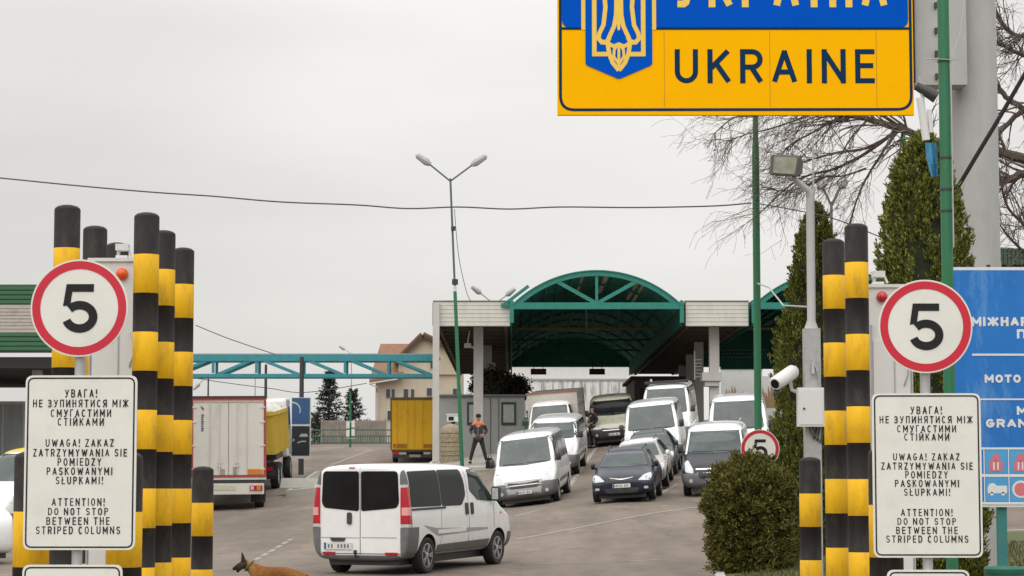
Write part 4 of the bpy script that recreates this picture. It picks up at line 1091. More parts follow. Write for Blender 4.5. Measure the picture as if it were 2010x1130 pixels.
def queue_car(label, paint_, px, D, yaw, L_=4.3, W_=1.78, H_=1.48, tall=0, plate=True, roof=None):
    root = empty('queue_car', label, 'car', group='vehicles queueing under the canopy')
    f = L_ / 2; h = W_ / 2; k = H_
    st = []
    # y, top z, half width of the top edge, belt z
    prof = [(-f, .92, .80, .80), (-f + .06, 1.02, .80, .84), (-f + .22, 1.18 + tall, .66, .90), (-f + .55, k - .09, .60, .92), (-f + 1.1, k - .02, .60, .91), (-.1, k, .60, .90), (f - 1.95, k - .05, .60, .89),
            (f - 1.62, k - .20, .62, .88), (f - 1.22, .99, .70, .87), (f - 1.08, .93, .72, .84), (f - .55, .83, .72, .74), (f - .22, .74, .70, .64), (f - .05, .64, .66, .56), (f, .54, .6, .48)]
    for i, (y, z, wr, zs) in enumerate(prof):
        fct = {0: .90, 1: .96, len(prof) - 1: .80, len(prof) - 2: .88, len(prof) - 3: .95}.get(i, 1.0)
        zb = .20 if 0 < i < len(prof) - 1 else .30
        st.append((y, sec(zb, zs, z, h * .94 * fct, h * fct, min(wr * h / .89, h * fct * .93), .07 if z > 1.1 else .05, .03)))
    body, bvh = body_mesh('body', st, [paint_, DARKM], root, (-f + .85, f - .86), .315, h, .045)
    for y in (-f + .85, f - .86):
        for sd in (-1, 1): wheel(root, sd * (h - .115), y, .315, .20, sd, 'alloy')
    uc = MB(); uc.box2((-h + .24, -f + .15, .12), (h - .24, f - .2, .28)); uc.build('underbody', DARKM, root)  # kept low so the ground beneath the car turns darker
    decal('windscreen', bvh, [rpoly([(-.68, .985), (0, .96), (.68, .985), (.535, k - .13), (0, k - .115), (-.535, k - .13)], .06)], 'front', .008, GLASS_W, root)
    decal('wiper', bvh, [[(-.5, 1.0), (-.02, 1.01), (-.02, 1.025), (-.5, 1.015)]], 'front', .016, PLAST, root)
    for sg in (-1, 1):
        mm = (lambda p: p) if sg > 0 else mirror
        decal('headlamp', bvh, [mm(rpoly([(.46, .60), (.78, .58), (.83, .68), (.80, .79), (.62, .74)], .04))], 'front', .008, LENS, root)
        decal('fog_lamp', bvh, [mm(rect(.62, .36, .74, .43, .03))], 'front', .010, LENS, root)
    decal('grille', bvh, [rpoly([(-.36, .70), (-.30, .60), (.30, .60), (.36, .70)], .03)], 'front', .008, PLAST, root)
    decal('grille_bar', bvh, [rpoly([(-.36, .695), (-.06, .655), (.06, .655), (.36, .695), (.3, .67), (0, .625), (-.3, .67)], .01)], 'front', .018, CHROME, root)
    decal('air_intake', bvh, [rpoly([(-.5, .40), (-.42, .27), (.42, .27), (.5, .40)], .03)], 'front', .008, PLAST, root)
    if plate: plate_marks(root, 0, f + .022, .47, 1, .5, .11)
    for ax_, sg in (('right', 1), ('left', -1)):
        decal('door_window', bvh, [rpoly([(-.12, .93), (-.10, k - .10), (f - 1.98, k - .13), (f - 1.42, .99), (f - 1.45, .93)], .04)], ax_, .008, GLASS_G, root)
        decal('side_window', bvh, [rpoly([(-f + .62, .98), (-f + .80, k - .13), (-.18, k - .10), (-.18, .93), (-f + .95, .93)], .05)], ax_, .008, GLASS_D, root)
        decal('door_handle', bvh, [rect(-.30, .80, -.12, .84, .015), rect(.62 - 1.75, .81, .8 - 1.75, .85, .015)], ax_, .02, paint_, root)
        decal('door_seam', bvh, [rect(-.155, .30, -.147, .92), rect(f - 1.38, .30, f - 1.372, .85), rect(-f + 1.25, .45, -f + 1.258, .92)], ax_, .003, PLAST, root, skirt=.01)
        decal('sill_strip', bvh, [rect(-f + 1.25, .23, f - 1.25, .31, .02)], ax_, .01, PLAST, root)
        door_mirror(root, sg * h * .96, f - 1.46, 1.0, paint_ if paint_ is not P_GOLD else P_WHITE, .75)
    rr = MB()
    for sg in (-1, 1): rr.tube([(sg * .50, -f + .9, k - .02), (sg * .52, -f + 1.1, k + .05), (sg * .52, f - 2.2, k + .03), (sg * .50, f - 2.0, k - .02)], .014, 6)
    rr.build('roof_rail', PLAST, root)
    if roof: shell('pale_roof', body, [((0, 0, k - .085), (0, 0, -1))], .005, roof, root)
    pose(root, (0, f), D, px, R(180) - R(yaw))
    return root
queue_car('navy blue estate car with a chrome grille bar heading the middle lane', P_NAVY, 1221, 64, 7.5)
queue_car('pale gold car with whitish roof directly behind the navy car', P_GOLD, 1254, 69.8, 7.0, roof=P_WHITE)
queue_car('dark green car between the pale gold car and the tall white van', P_DKGREEN, 1276, 75.3, 6.8, H_=1.5, tall=.05)

# ------------------------------------------------------------------ trucks on the left
T_WHITE = M('trailer_white', (.64, .625, .575), .45, var=.05, scale=2, grime=(.33, .31, .27), gscale=1.6, gamt=.4, stretch=(1, 1, .4))
T_RED = M('trailer_red_frame', (.36, .06, .05), .5, var=.12, grime=(.25, .12, .1), gamt=.3)
T_YEL = M('truck_yellow', (.80, .45, .008), .5, var=.10, scale=1.5, grime=(.33, .16, .02), gscale=1.4, gamt=.5, stretch=(1, 1, .5))
D_YEL = M('tipper_yellow', (.60, .44, .06), .5, var=.10, scale=2, grime=(.30, .25, .14), gscale=2, gamt=.55)
AMB = M('amber_plate', (.62, .20, .02), .4, var=.08)
def hgv_wheels(root, ys, hw, r=.5, wd=.32):
    for y in ys:
        for sd in (-1, 1): wheel(root, sd * (hw - wd / 2), y, r, wd, sd, 'steel')
def white_trailer():
    root = empty('box_trailer', 'white box trailer with a red rear frame waiting in the left lane', 'trailer')
    hw, L_, zb, zt = 1.275, 13.0, 1.15, 3.86
    b = MB(); b.box2((-hw + .01, .06, zb), (hw - .01, L_, zt - .03)); b.build('cargo_box', T_WHITE, root)
    f = MB()
    f.box2((-hw, -.01, zb - .02), (-hw + .085, .059, zt)); f.box2((hw - .085, -.01, zb - .02), (hw, .059, zt)); f.box2((-hw + .085, -.01, zt - .13), (hw - .085, .059, zt - .055)); f.box2((-hw + .085, -.01, zb - .02), (hw - .085, .059, zb + .05))
    f.build('rear_frame', T_RED, root)
    f = MB(); f.box2((-hw + .085, -.014, zt - .20), (hw - .085, .055, zt - .132)); f.build('light_lintel', M('pale_pink_frame', (.52, .38, .34), .5), root)
    f = MB(); f.box2((-hw - .01, -.03, zt - .05), (hw + .01, L_, zt + .02)); f.build('roof_rail', DARKM, root)
    for sg in (-1, 1):
        d = MB(); d.box2((sg * .012, .0, zb + .055), (sg * (hw - .09), .04, zt - .205)); dr = d.build('rear_door', T_WHITE, root)
        r_ = MB()
        for x in (.30, .62): r_.tube([(sg * x, -.025, zb + .05), (sg * x, -.025, zt - .2)], .016, 6)
        for z in (1.5, 1.62): r_.box((sg * .3, -.03, z), (.12, .03, .04))
        for z in (1.4, 2.2, 3.0, 3.5): r_.box((sg * (hw - .12), -.01, z), (.16, .03, .05))
        r_.build('locking_bar', T_WHITE, dr)
    lg = MB(); x0, z0 = -.93, 3.28
    lg.prism([(x0 - .02, z0 + .28), (x0 + .10, z0 + .20), (x0 + .08, z0 + .10), (x0 + .03, z0 + .16)], -.008, -.001)
    for k in range(8): lg.prism(rect(x0 + .01, z0 - .07 - k * .075, x0 + .10 - .01 * (k % 3), z0 - .015 - k * .075, .01), -.008, -.001)
    lg.build('door_emblem', M('emblem_grey', (.10, .10, .12), .5), root)
    a = MB(); a.box2((.62, -.02, zb + .07), (1.16, -.001, zb + .25)); a.build('amber_marker', AMB, root)
    s_ = MB(); s_.box2((-.32, -.016, zb + .06), (-.12, -.001, zb + .26)); s_.box2((.15, -.016, zb + .06), (.33, -.001, zb + .32)); s_.build('notice_sticker', M('sticker_grey', (.33, .30, .27), .6), root)
    u = MB(); u.box2((-hw, .02, zb - .11), (hw, .2, zb - .025)); u.build('sill_beam', T_WHITE, root)
    u = MB(); u.box2((-hw + .05, .05, zb - .30), (hw - .05, L_ - 2, zb - .115)); u.box2((-.5, .3, .55), (.5, L_ - 3, zb - .3)); u.build('chassis', DARKM, root)
    u = MB(); u.box2((-1.2, -.02, .55), (1.2, .08, .92)); u.build('rear_bumper', T_WHITE, root)
    p_ = MB(); p_.box((-.2, -.03, .78), (.9, .012, .16)); p_.build('number_plate', M('plate_pale_yellow', (.55, .53, .40), .5, var=.3, scale=25), root)
    for sg in (-1, 1):
        l = MB(); l.box((sg * .93, -.04, .76), (.42, .04, .17)); o = l.build('tail_lamp', REDL, root)
        l = MB(); l.box((sg * 1.02, -.065, .76), (.14, .012, .14)); l.build('indicator', AMB, o)
        l = MB(); l.box((sg * .80, -.065, .76), (.10, .012, .12)); l.build('reversing_lamp', LENS, o)
        m = MB(); m.box((sg * 1.0, .6, .55), (.5, .02, .6)); m.build('mudflap', RUB, root)
    hgv_wheels(root, (1.3, 2.6, 3.9), 1.2)
    pose(root, (0, 0), 78, 451, R(6.2), roll=.2)
    return root
white_trailer()

def tipper():
    root = empty('tipper_truck', 'yellow tipper truck with ribbed sides ahead of the white trailer', 'truck')
    b = MB(); hw = 1.2
    vs = [(-hw, 0, 1.4), (hw, 0, 1.4), (hw, -.25, 3.0), (-hw, -.25, 3.0), (-hw, 6.0, 1.4), (hw, 6.0, 1.4), (hw, 6.0, 3.0), (-hw, 6.0, 3.0)]
    b.add(vs, [(0, 1, 2, 3), (4, 7, 6, 5), (0, 4, 5, 1), (1, 5, 6, 2), (0, 3, 7, 4)])
    b.box2((-hw - .06, -.30, 2.95), (-hw + .04, 6.05, 3.08)); b.box2((hw - .04, -.30, 2.95), (hw + .06, 6.05, 3.08)); b.box2((-hw, -.33, 2.93), (hw, -.22, 3.10))
    b.build('tipper_body', D_YEL, root)
    r_ = MB()
    for k in range(7):
        for sg in (-1, 1): r_.box2((sg * hw, .1 + k * .95, 1.42), (sg * (hw + .07), .22 + k * .95, 2.94))
    for x in (-.9, 0, .9): r_.bar((x, -.05, 1.45), (x, -.29, 2.93), .1, .1)
    r_.build('side_rib', D_YEL, root)
    t = MB()
    for k in range(10): t.lathe([(.02, -.02), (.35 + .1 * (k % 3), .0), (.28, .25), (.02, .4 + .05 * (k % 2))], 9, (-.75 + (k % 3) * .75, .6 + k * .55, 2.95))
    t.build('load_tarp', M('white_tarp', (.55, .54, .50), .8, var=.2, scale=4), root)
    c = MB(); c.box2((-1.2, 6.3, 1.0), (1.2, 8.2, 3.45)); o = c.build('cab', P_WHITE, root)
    m = o.modifiers.new('bevel', 'BEVEL'); m.width = .12; m.segments = 3
    c = MB(); c.box2((-1.0, 6.285, 2.5), (1.0, 6.31, 3.15)); c.box2((1.2, 6.9, 2.2), (1.21, 7.9, 3.1)); c.build('cab_window', GLASS_D, o)
    c = MB(); c.box2((-.45, .2, .7), (.45, 7.8, 1.15)); c.box2((-1.15, .9, 1.15), (1.15, 4, 1.38)); c.build('chassis', DARKM, root)
    c = MB(); c.box2((-1.15, -.15, .6), (1.15, -.05, .78)); c.build('rear_bumper', DARKM, root)
    for sg in (-1, 1):
        c = MB(); c.box((sg * .9, -.17, .86), (.35, .05, .14)); c.build('tail_lamp', REDL, root)
        c = MB(); c.box((sg * .95, .45, .75), (.55, .02, .65)); c.build('mudflap', RUB, root)
    hgv_wheels(root, (1.2, 2.55, 7.2), 1.2)
    pose(root, (1.2, 0), 90, 546, R(1.0))
tipper()

def yellow_truck():
    root = empty('yellow_box_truck', 'mustard yellow box truck with plain double doors beside the concrete post', 'truck')
    hw = 1.12
    b = MB(); b.box2((-hw, .05, .6), (hw, 8, 3.02)); b.build('cargo_box', T_YEL, root)
    for sg in (-1, 1):
        d = MB(); d.box2((sg * .012, 0, .65), (sg * (hw - .04), .045, 2.93)); o = d.build('rear_door', T_YEL, root)
        r_ = MB()
        for x in (.35, .85): r_.tube([(sg * x, -.02, .65), (sg * x, -.02, 2.92)], .014, 6)
        r_.build('locking_bar', T_YEL, o)
    f = MB(); f.box2((-hw - .02, -.02, 2.94), (hw + .02, 8.02, 3.06)); f.box2((-hw - .02, -.02, .6), (-hw + .035, .04, 2.939)); f.box2((hw - .035, -.02, .6), (hw + .02, .04, 2.939)); f.build('edge_frame', M('dark_yellow_frame', (.14, .10, .03), .6), root)
    s_ = MB(); s_.box2((-hw + .1, -.012, .70), (-.35, -.002, .90)); s_.box2((.4, -.012, .70), (hw - .1, -.002, .88)); s_.build('rust_panel', M('rusty_yellow', (.38, .16, .02), .7, var=.35, scale=8), root)
    c = MB(); c.box2((-1.08, .02, .50), (1.08, .2, .598)); c.box2((-.4, .2, .35), (.4, 7.5, .59)); c.box2((-1.05, -.05, .25), (1.05, .05, .40)); c.build('chassis', DARKM, root)
    for sg in (-1, 1):
        c = MB(); c.box((sg * .9, -.03, .47), (.3, .05, .13)); c.build('tail_lamp', REDL, root)
    c = MB(); c.box((0, -.06, .33), (.52, .012, .12)); c.build('number_plate', M('plate_grime', (.3, .3, .28), .6), root)
    c = MB(); c.box2((-1.05, 8.2, .5), (1.05, 9.9, 2.6)); c.build('cab', P_WHITE, root)
    hgv_wheels(root, (1.5, 8.8), 1.05, .38, .26)
    pose(root, (-1.12, 0), 107, 768, R(2.5), roll=.1, lift=.0)
yellow_truck()

# box truck behind the left lane vans
root = empty('box_lorry', 'cream box lorry behind the white vans of the left lane', 'lorry')
b = MB(); b.box2((-1.05, -4.0, .9), (1.05, 0, 2.55)); o = b.build('cargo_box', P_CREAM, root); m = o.modifiers.new('bevel', 'BEVEL'); m.width = .05; m.segments = 2
b = MB(); b.box2((-1.07, -.06, 2.50), (1.07, .03, 2.58)); b.box2((-1.06, -4.02, .85), (1.06, .01, .92)); b.build('edge_trim', M('trim_rust_red', (.25, .11, .09), .6), root)
b = MB()
st = [(.1, sec(.5, 1.2, 2.15, .88, .92, .80, .12)), (.15, sec(.45, 1.2, 2.2, .9, .95, .82, .12)), (1.0, sec(.42, 1.2, 2.2, .9, .95, .82, .12)), (1.35, sec(.42, 1.2, 2.0, .9, .95, .80, .12)), (1.85, sec(.42, 1.05, 1.3, .9, .95, .86, .08)), (2.2, sec(.42, .9, 1.12, .88, .93, .84, .08)), (2.32, sec(.5, .8, .95, .8, .85, .75, .08))]
body, bvh = body_mesh('cab', st, [P_WHITE, DARKM], root, (1.5,), .34, .95, .06)
decal('windscreen', bvh, [rpoly([(-.78, 1.34), (.78, 1.34), (.70, 2.04), (-.70, 2.04)], .06)], 'front', .009, GLASS_W, root)
for ax_ in ('right', 'left'): decal('cab_window', bvh, [rpoly([(.35, 1.28), (.35, 2.02), (1.15, 2.02), (1.6, 1.28)], .05)], ax_, .009, GLASS_D, root)
for sg in (-1, 1): door_mirror(root, sg * .95, 1.55, 1.45, PLAST, 1.1)
b = MB(); b.box2((-.4, -3.8, .5), (.4, 2, .9)); b.box2((-1.02, -3.9, .55), (-.95, -.3, .8)); b.box2((.95, -3.9, .55), (1.02, -2.4, .8)); b.build('chassis', DARKM, root)
for y in (1.5, -2.6):
    for sd in (-1, 1): wheel(root, sd * .84, y, .36, .24, sd, 'steel')
pose(root, (0, 2.32), 93, 1082, R(180) - R(6))

# vehicles cut by the left edge
rt = queue_car('white car cut by the left edge of view, lowest of the vehicles there', P_WHITE, 26, 49, 0)
del rt['group']; pose(rt, (-.3, -2.15), 47, 27, R(112))
root = empty('service_van', 'white van with a yellow roof band behind the leftmost white van', 'van')
top = [(-2.5, 2.0), (-2.47, 2.12), (-2.2, 2.15), (-.5, 2.16), (.45, 2.13), (.8, 2.0), (1.1, 1.7), (1.5, 1.3), (1.62, 1.23), (2.2, 1.05), (2.4, .9), (2.49, .62)]
body, bvh = build_van(root, 5.0, 1.95, 2.16, top, (-1.55, 1.57), .335, dict(paint=P_WHITE), .87)
shell('yellow_roof', body, [((0, 0, 2.0), (0, 0, -1)), ((0, .7, 0), (0, 1, 0))], .008, M('taxi_yellow', (.66, .50, .06), .4), root)
decal('windscreen', bvh, [rpoly([(-.8, 1.34), (.8, 1.34), (.70, 1.99), (-.70, 1.99)], .06)], 'front', .009, GLASS_W, root)
for ax_, sg in (('right', 1), ('left', -1)):
    decal('side_window', bvh, [rect(-2.2, 1.3, -1.0, 1.95, .05), rect(-.9, 1.3, .2, 1.95, .05)], ax_, .009, GLASS_D, root)
    decal('door_window', bvh, [rpoly([(.3, 1.28), (.3, 1.95), (.75, 1.95), (1.3, 1.28)], .05)], ax_, .009, GLASS_G, root)
    decal('headlamp', bvh, [rect(2.0, .85, 2.3, 1.0, .03)], ax_, .009, LENS, root)
    door_mirror(root, sg * .96, 1.2, 1.45, PLAST)
decal('rear_window', bvh, [rect(-.75, 1.3, -.03, 1.9, .05), rect(.03, 1.3, .75, 1.9, .05)], 'rear', .009, GLASS_D, root)
shell('front_bumper', body, [((0, 0, .6), (0, 0, 1)), ((0, 1.9, 0), (0, -1, 0))], .02, GPLAST, root)
pose(root, (.97, 0), 64, 41, R(150)); root.scale = (1.1, 1.1, 1.12)
root = empty('tarpaulin_lorry', 'grey tarpaulin lorry under the green canopy at far left', 'lorry')
b = MB(); b.box2((-1.25, 0, 1.1), (1.25, 7, 3.7)); b.build('tarpaulin', M('grey_tarpaulin', (.30, .33, .34), .7, var=.28, scale=1.8, grime=(.5, .5, .48), gscale=1.5, gamt=.5, stretch=(1, 1, .25)), root)
b = MB(); b.box2((-1.27, -.02, 3.64), (1.27, 7.02, 3.74)); b.box2((-1.27, -.02, .98), (1.27, 7.02, 1.1))
for k in range(5): b.box2((1.25, .4 + k * 1.5, 1.1), (1.28, .5 + k * 1.5, 3.64))
for sg in (-.6, .6): b.box2((sg - .03, -.03, 1.1), (sg + .03, 0, 3.64))
b.build('load_frame', GALV, root)
b = MB(); b.box2((-.5, .2, .5), (.5, 7, .98)); b.box2((-1.2, -.05, .5), (1.2, .06, .7)); b.build('chassis', DARKM, root)
for sg in (-1, 1):
    b = MB(); b.box((sg * .95, -.06, .82), (.4, .05, .13)); b.build('tail_lamp', REDL, root)
hgv_wheels(root, (1.2, 2.5), 1.2)
pose(root, (1.25, 0), 76, 47, R(2))

# ------------------------------------------------------------------ canopies
FASC = M('cream_cladding', (.60, .59, .53), .5, var=.06, scale=3, grime=(.40, .37, .31), gscale=2.2, gamt=.45, stretch=(1, 1, .3))
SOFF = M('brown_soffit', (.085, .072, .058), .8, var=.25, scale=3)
VAULT = M('green_vault_sheet', (.045, .21, .165), .8, spec=.15, var=.16, scale=2.5, grime=(.03, .06, .05), gamt=.4)
DKG = M('dark_green_sheet', (.030, .145, .112), .8, spec=.15, var=.25, scale=2)
PILL = M('pale_pillar', (.50, .49, .46), .7, var=.07, scale=3, grime=(.30, .28, .24), gscale=2, gamt=.45, stretch=(1, 1, .25))
SKYL = M('pale_rooflight', (.50, .46, .28), .4, var=.1)
CD = 98.0; cs = F / CD
CX = lambda p: (p - 1005) / cs
CZ = lambda q: P(1170, q, CD).z
DEPTH = 44.0
def rib_fascia(root, x0, x1, z0, z1, y, n=6, mat=None):
    m = MB(); dz = (z1 - z0) / n
    for k in range(n):
        m.box2((x0, y - .03, z0 + k * dz + .02), (x1, y + .05, z0 + (k + 1) * dz - .004)); m.box2((x0, y - .008, z0 + k * dz - .0), (x1, y + .05, z0 + k * dz + .02))
    return m.build('fascia', mat or FASC, root)
def flat_bay(x0, x1, label, pillars, slat=True):
    g = H((x0 + x1) / 2, CD)
    root = empty('flat_canopy', label, 'canopy', ((x0 + x1) / 2, CD, 0))
    ox = (x0 + x1) / 2
    a, b = x0 - ox, x1 - ox
    zb, zt = CZ(640), CZ(592)
    rib_fascia(root, a, b, zb, zt, 0)
    m = MB(); m.box2((a - .03, -.06, zt), (b + .03, .4, zt + .05)); m.build('roof_trim', M('roof_trim_grey', (.12, .12, .11), .6), root)
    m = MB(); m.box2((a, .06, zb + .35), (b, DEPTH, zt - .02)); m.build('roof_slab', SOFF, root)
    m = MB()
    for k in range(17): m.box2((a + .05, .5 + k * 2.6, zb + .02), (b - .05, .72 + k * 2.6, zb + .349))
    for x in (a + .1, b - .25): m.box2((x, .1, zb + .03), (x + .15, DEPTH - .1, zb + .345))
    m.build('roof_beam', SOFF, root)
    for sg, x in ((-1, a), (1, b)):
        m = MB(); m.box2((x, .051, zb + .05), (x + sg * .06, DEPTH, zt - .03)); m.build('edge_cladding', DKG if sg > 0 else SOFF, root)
    for (px, dy, wd) in pillars:
        X_ = (px - 1005) / F * (CD + dy)
        m = MB(); gz = H(X_, CD + dy)
        m.box2((X_ - ox - wd / 2, dy - wd / 2, gz - .3), (X_ - ox + wd / 2, dy + wd / 2, zb + .345)); m.build('pillar', PILL, root)
    return root, ox, zb, zt
rootL, oxL, zb, zt = flat_bay(CX(851), CX(1001), 'cream clad flat canopy bay left of the arched green roof', [(939, 3.0, .42), (957, 16, .42), (965, 30, .42)])
m = MB(); X_ = CX(856) - oxL; m.box2((X_ - .14, -.30, H(CX(856), CD) - .3), (X_ + .14, -.06, CZ(595))); m.build('corner_post', PILL, rootL)
rootM, oxM, _, _ = flat_bay(CX(1347), CX(1470), 'cream clad flat canopy bay right of the arched green roof', [(1402, 1.5, .42), (1372, 12, .42), (1355, 22, .42), (1340, 34, .42)])
m = MB(); X_ = CX(1402) - oxM; m.box2((X_ - .42, 1.0, CZ(745)), (X_ + .42, 2.1, CZ(728))); m.box2((X_ - .30, 1.1, CZ(755)), (X_ + .30, 2.0, CZ(745) - .002)); m.build('capital', PILL, rootM)
m = MB()
for k in range(6):
    m.box2((X_ - .55, 3.2, CZ(735) + .05 + k * .15), (X_ - .25, 3.25, CZ(735) + .08 + k * .15))
m.box2((X_ - .60, 3.2, CZ(738)), (X_ - .55, 3.26, CZ(680))); m.build('ladder', CAB, rootM)
# control booth dark walls under the right bay
root = empty('control_booth', 'dark framed control booth between pillars under the right canopy bay', 'booth', (CX(1318), CD + 24, H(CX(1318), CD + 24)))
m = MB(); m.box2((-.3, 0, 0), (3.0, 9, 2.7)); m.build('wall', M('booth_brown', (.12, .105, .09), .7, var=.2), root)
m = MB()
for k in range(3): m.box2((.0 + k * .95, -.02, 1.0), (.75 + k * .95, .0, 2.2))
m.build('window', GLASS_D, root)
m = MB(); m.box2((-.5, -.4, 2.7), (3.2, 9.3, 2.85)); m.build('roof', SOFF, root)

def arch_roof(px0, px1, ytop, label, full=True):
    x0, x1 = CX(px0), CX(px1); ox = (x0 + x1) / 2; hw = (x1 - x0) / 2
    root = empty('arched_canopy', label, 'canopy', (ox, CD, 0), 0, 'arched green canopy roofs')
    zs = CZ(600); rise = CZ(ytop) - zs
    rad = (hw * hw + rise * rise) / (2 * rise); a0 = math.asin(hw / rad); zc = zs + rise - rad
    def arc(r_, n=40): return [(r_ * math.sin(-a0 + 2 * a0 * k / n), zc + r_ * math.cos(-a0 + 2 * a0 * k / n)) for k in range(n + 1)]
    n = 40
    m = MB()
    A = arc(rad); B = arc(rad - .05)
    vs = []
    ys = [-.35] + [k * 2.75 for k in range(0, 17)]
    for y in ys:
        vs += [(x, y, z) for x, z in A] + [(x, y, z) for x, z in B]
    S_ = 2 * (n + 1)
    for i in range(len(ys) - 1):
        for k in range(n):
            m.f += [(i * S_ + k, i * S_ + k + 1, (i + 1) * S_ + k + 1, (i + 1) * S_ + k), (i * S_ + n + 1 + k, (i + 1) * S_ + n + 1 + k, (i + 1) * S_ + n + 2 + k, i * S_ + n + 2 + k)]; m.m += [0, 0]
    for k in range(n): m.f.append((k, n + 1 + k, n + 2 + k, k + 1)); m.m.append(0)
    m.v = vs
    m.build('vault_sheet', VAULT, root, True, sharp=60)
    # purlins and ribs under the sheet, pale rooflight strips
    m = MB()
    for k in range(3, n - 2, 3):
        x, z = arc(rad - .11)[k]; m.bar((x, 0, z), (x, DEPTH - .4, z), .09, .1)
    m.build('purlin', VAULT, root)
    m = MB()
    for dy in range(1, 8):
        m.ribbon(arc(rad - .10), .10, dy * 5.5 - .05, dy * 5.5 + .05)
    m.build('roof_rib', VAULT, root)
    m = MB()
    for k in (17, 22, 29, 30):
        (xa, za), (xb, zb_) = arc(rad - .058)[k], arc(rad - .058)[k + 1]
        vs = [(xa, 1.5, za), (xb, 1.5, zb_), (xb, 10.5, zb_), (xa, 10.5, za)]
        m.add(vs, [(0, 1, 2, 3)])
    m.build('rooflight', SKYL, root, recalc=False)
    # front truss
    m = MB()
    m.ribbon(arc(rad - .13), .24, -.30, -.10)
    m.box2((-hw, -.32, zs - .16), (hw, -.08, zs + .12))
    m.box2((-hw - .05, -.34, zs - .75), (-hw + .12, -.06, zs + .2)); m.box2((hw - .12, -.34, zs - .75), (hw + .05, -.06, zs + .2))
    top = lambda x: (zc + math.sqrt((rad - .2) ** 2 - x * x))
    m.bar((0, -.2, zs + .1), (0, -.2, top(0)), .12, .12)
    for sg in (-1, 1):
        m.bar((sg * .08, -.2, zs + .12), (sg * hw * .46, -.2, top(hw * .46)), .16, .16)
    m.build('front_truss', TEAL, root)
    # side drop sheets and far gable
    zdrop = CZ(640)
    m = MB()
    m.box2((-hw, .0, zdrop + .02), (-hw + .05, DEPTH, zs + .25)); m.box2((hw - .05, .0, zdrop + .02), (hw, DEPTH, zs + .25)); m.build('side_sheet', DKG, root)
    m = MB()
    pts = [(-hw + .06, zs - .35)] + [(hw - .06, zs - .35)] + [(x, z) for x, z in arc(rad - .03)][::-1]
    m.prism(pts, DEPTH - .35, DEPTH - .10)
    for k in range(24): m.box2((-hw + .1 + k * (2 * hw - .2) / 24, DEPTH - .38, zs - .30), (-hw + .14 + k * (2 * hw - .2) / 24, DEPTH - .351, zs + .4))
    m.build('end_gable', VAULT, root)
    m = MB()
    dys = (13.5,)
    for dy in dys: m.box2((-hw + .06, dy - .06, zs - .12), (hw - .06, dy + .06, zs - .01)); 
    o = m.build('tie_beam', M('ochre_tie_beam', (.30, .17, .05), .6, var=.1), root)
    m = MB(); m.box2((-.03, 13.47, zs), (.03, 13.53, zc + rad - .12)); m.build('hanger', GALV, o)
    for dy in (22, 31):
        m = MB(); m.box2((-hw + .06, dy - .05, zs - .10), (hw - .06, dy + .05, zs - .01)); m.build('tie_beam', DKG, root)
    return root, ox, zs, hw
ra, oxa, zsa, hwa = arch_roof(1003, 1340, 531, 'arched green canopy roof over the queue lanes')
m = MB(); xh = -hwa + .1
m.box2((-hwa - .42, -.2, zsa - .05), (-hwa + .35, .35, zsa + .1)); m.bar((-hwa - .3, 0, zsa + .05), (-hwa + .75, 0, zsa + .85), .35, .12); m.build('valley_cover', TEAL, ra)
arch_roof(1478, 1815, 531, 'second arched green canopy roof, mostly hidden by the slim conifer')
# lane signals hung at the far end
def signal(px, py, lens, label):
    D_ = CD + DEPTH - 1.0; c0 = P(px, py, D_)
    root = empty('lane_signal', label, 'signal', (c0.x, D_, c0.z - .25), 0, 'lane signals under the arched roof')
    m = MB(); m.box2((-.48, -.1, 0), (.48, .1, .36)); m.build('housing', DARKM, root)
    m = MB(); m.box2((-.42, -.112, .04), (.42, -.101, .32)); m.build('face', lens, root)
    m = MB(); m.box2((-.3, -.03, .36), (-.26, .03, 1.0)); m.box2((.26, -.03, .36), (.3, .03, 1.0)); m.build('hanger', DARKM, root)
signal(1057, 727, M('signal_dark_red', (.12, .015, .03), .3), 'dark red lane signal hanging at the far left end of the arched roof')
signal(1172, 727, M('signal_dark_green', (.01, .03, .022), .3), 'blackish green lane signal hanging at the far right end of the arched roof')
# small lamps on the flat roof edge
def roof_lamp(px, py, px2, py2, label):
    a, b = P(px, py, CD + 2), P(px2, py2, CD + 2)
    root = empty('roof_floodlight', label, 'lamp', (a.x, a.y, a.z), 0, 'small lamps on the canopy roof edge')
    m = MB(); d = b - a; m.tube([(0, 0, 0), d * .75, d], .03, 6); m.build('arm', GALV, root, True)
    m = MB(); e_ = d.normalized(); m.tube([d - e_ * .0, d + e_ * .12, d + e_ * .50], [.06, .13, .09], 8); m.build('lamp_head', GREYP, root, True)
roof_lamp(962, 590, 944, 576, 'small grey lamp leaning left on the cream canopy edge')
roof_lamp(980, 590, 993, 580, 'small grey lamp leaning right toward the green arch')
# hanging floodlights under the left bay
root = empty('soffit_lamp', 'pair of small white floodlights under the left cream canopy', 'lamp', P(918, 678, CD + 4))
m = MB(); m.box((0, 0, 0), (.30, .22, .2)); m.build('lamp_head', CAB, root); m = MB(); m.tube([(0, 0, .1), (.1, .1, .8)], .03, 6); m.tube([(.1, 0, -.02), (.42, .05, -.18)], .05, 6); m.build('bracket', CAB, root)

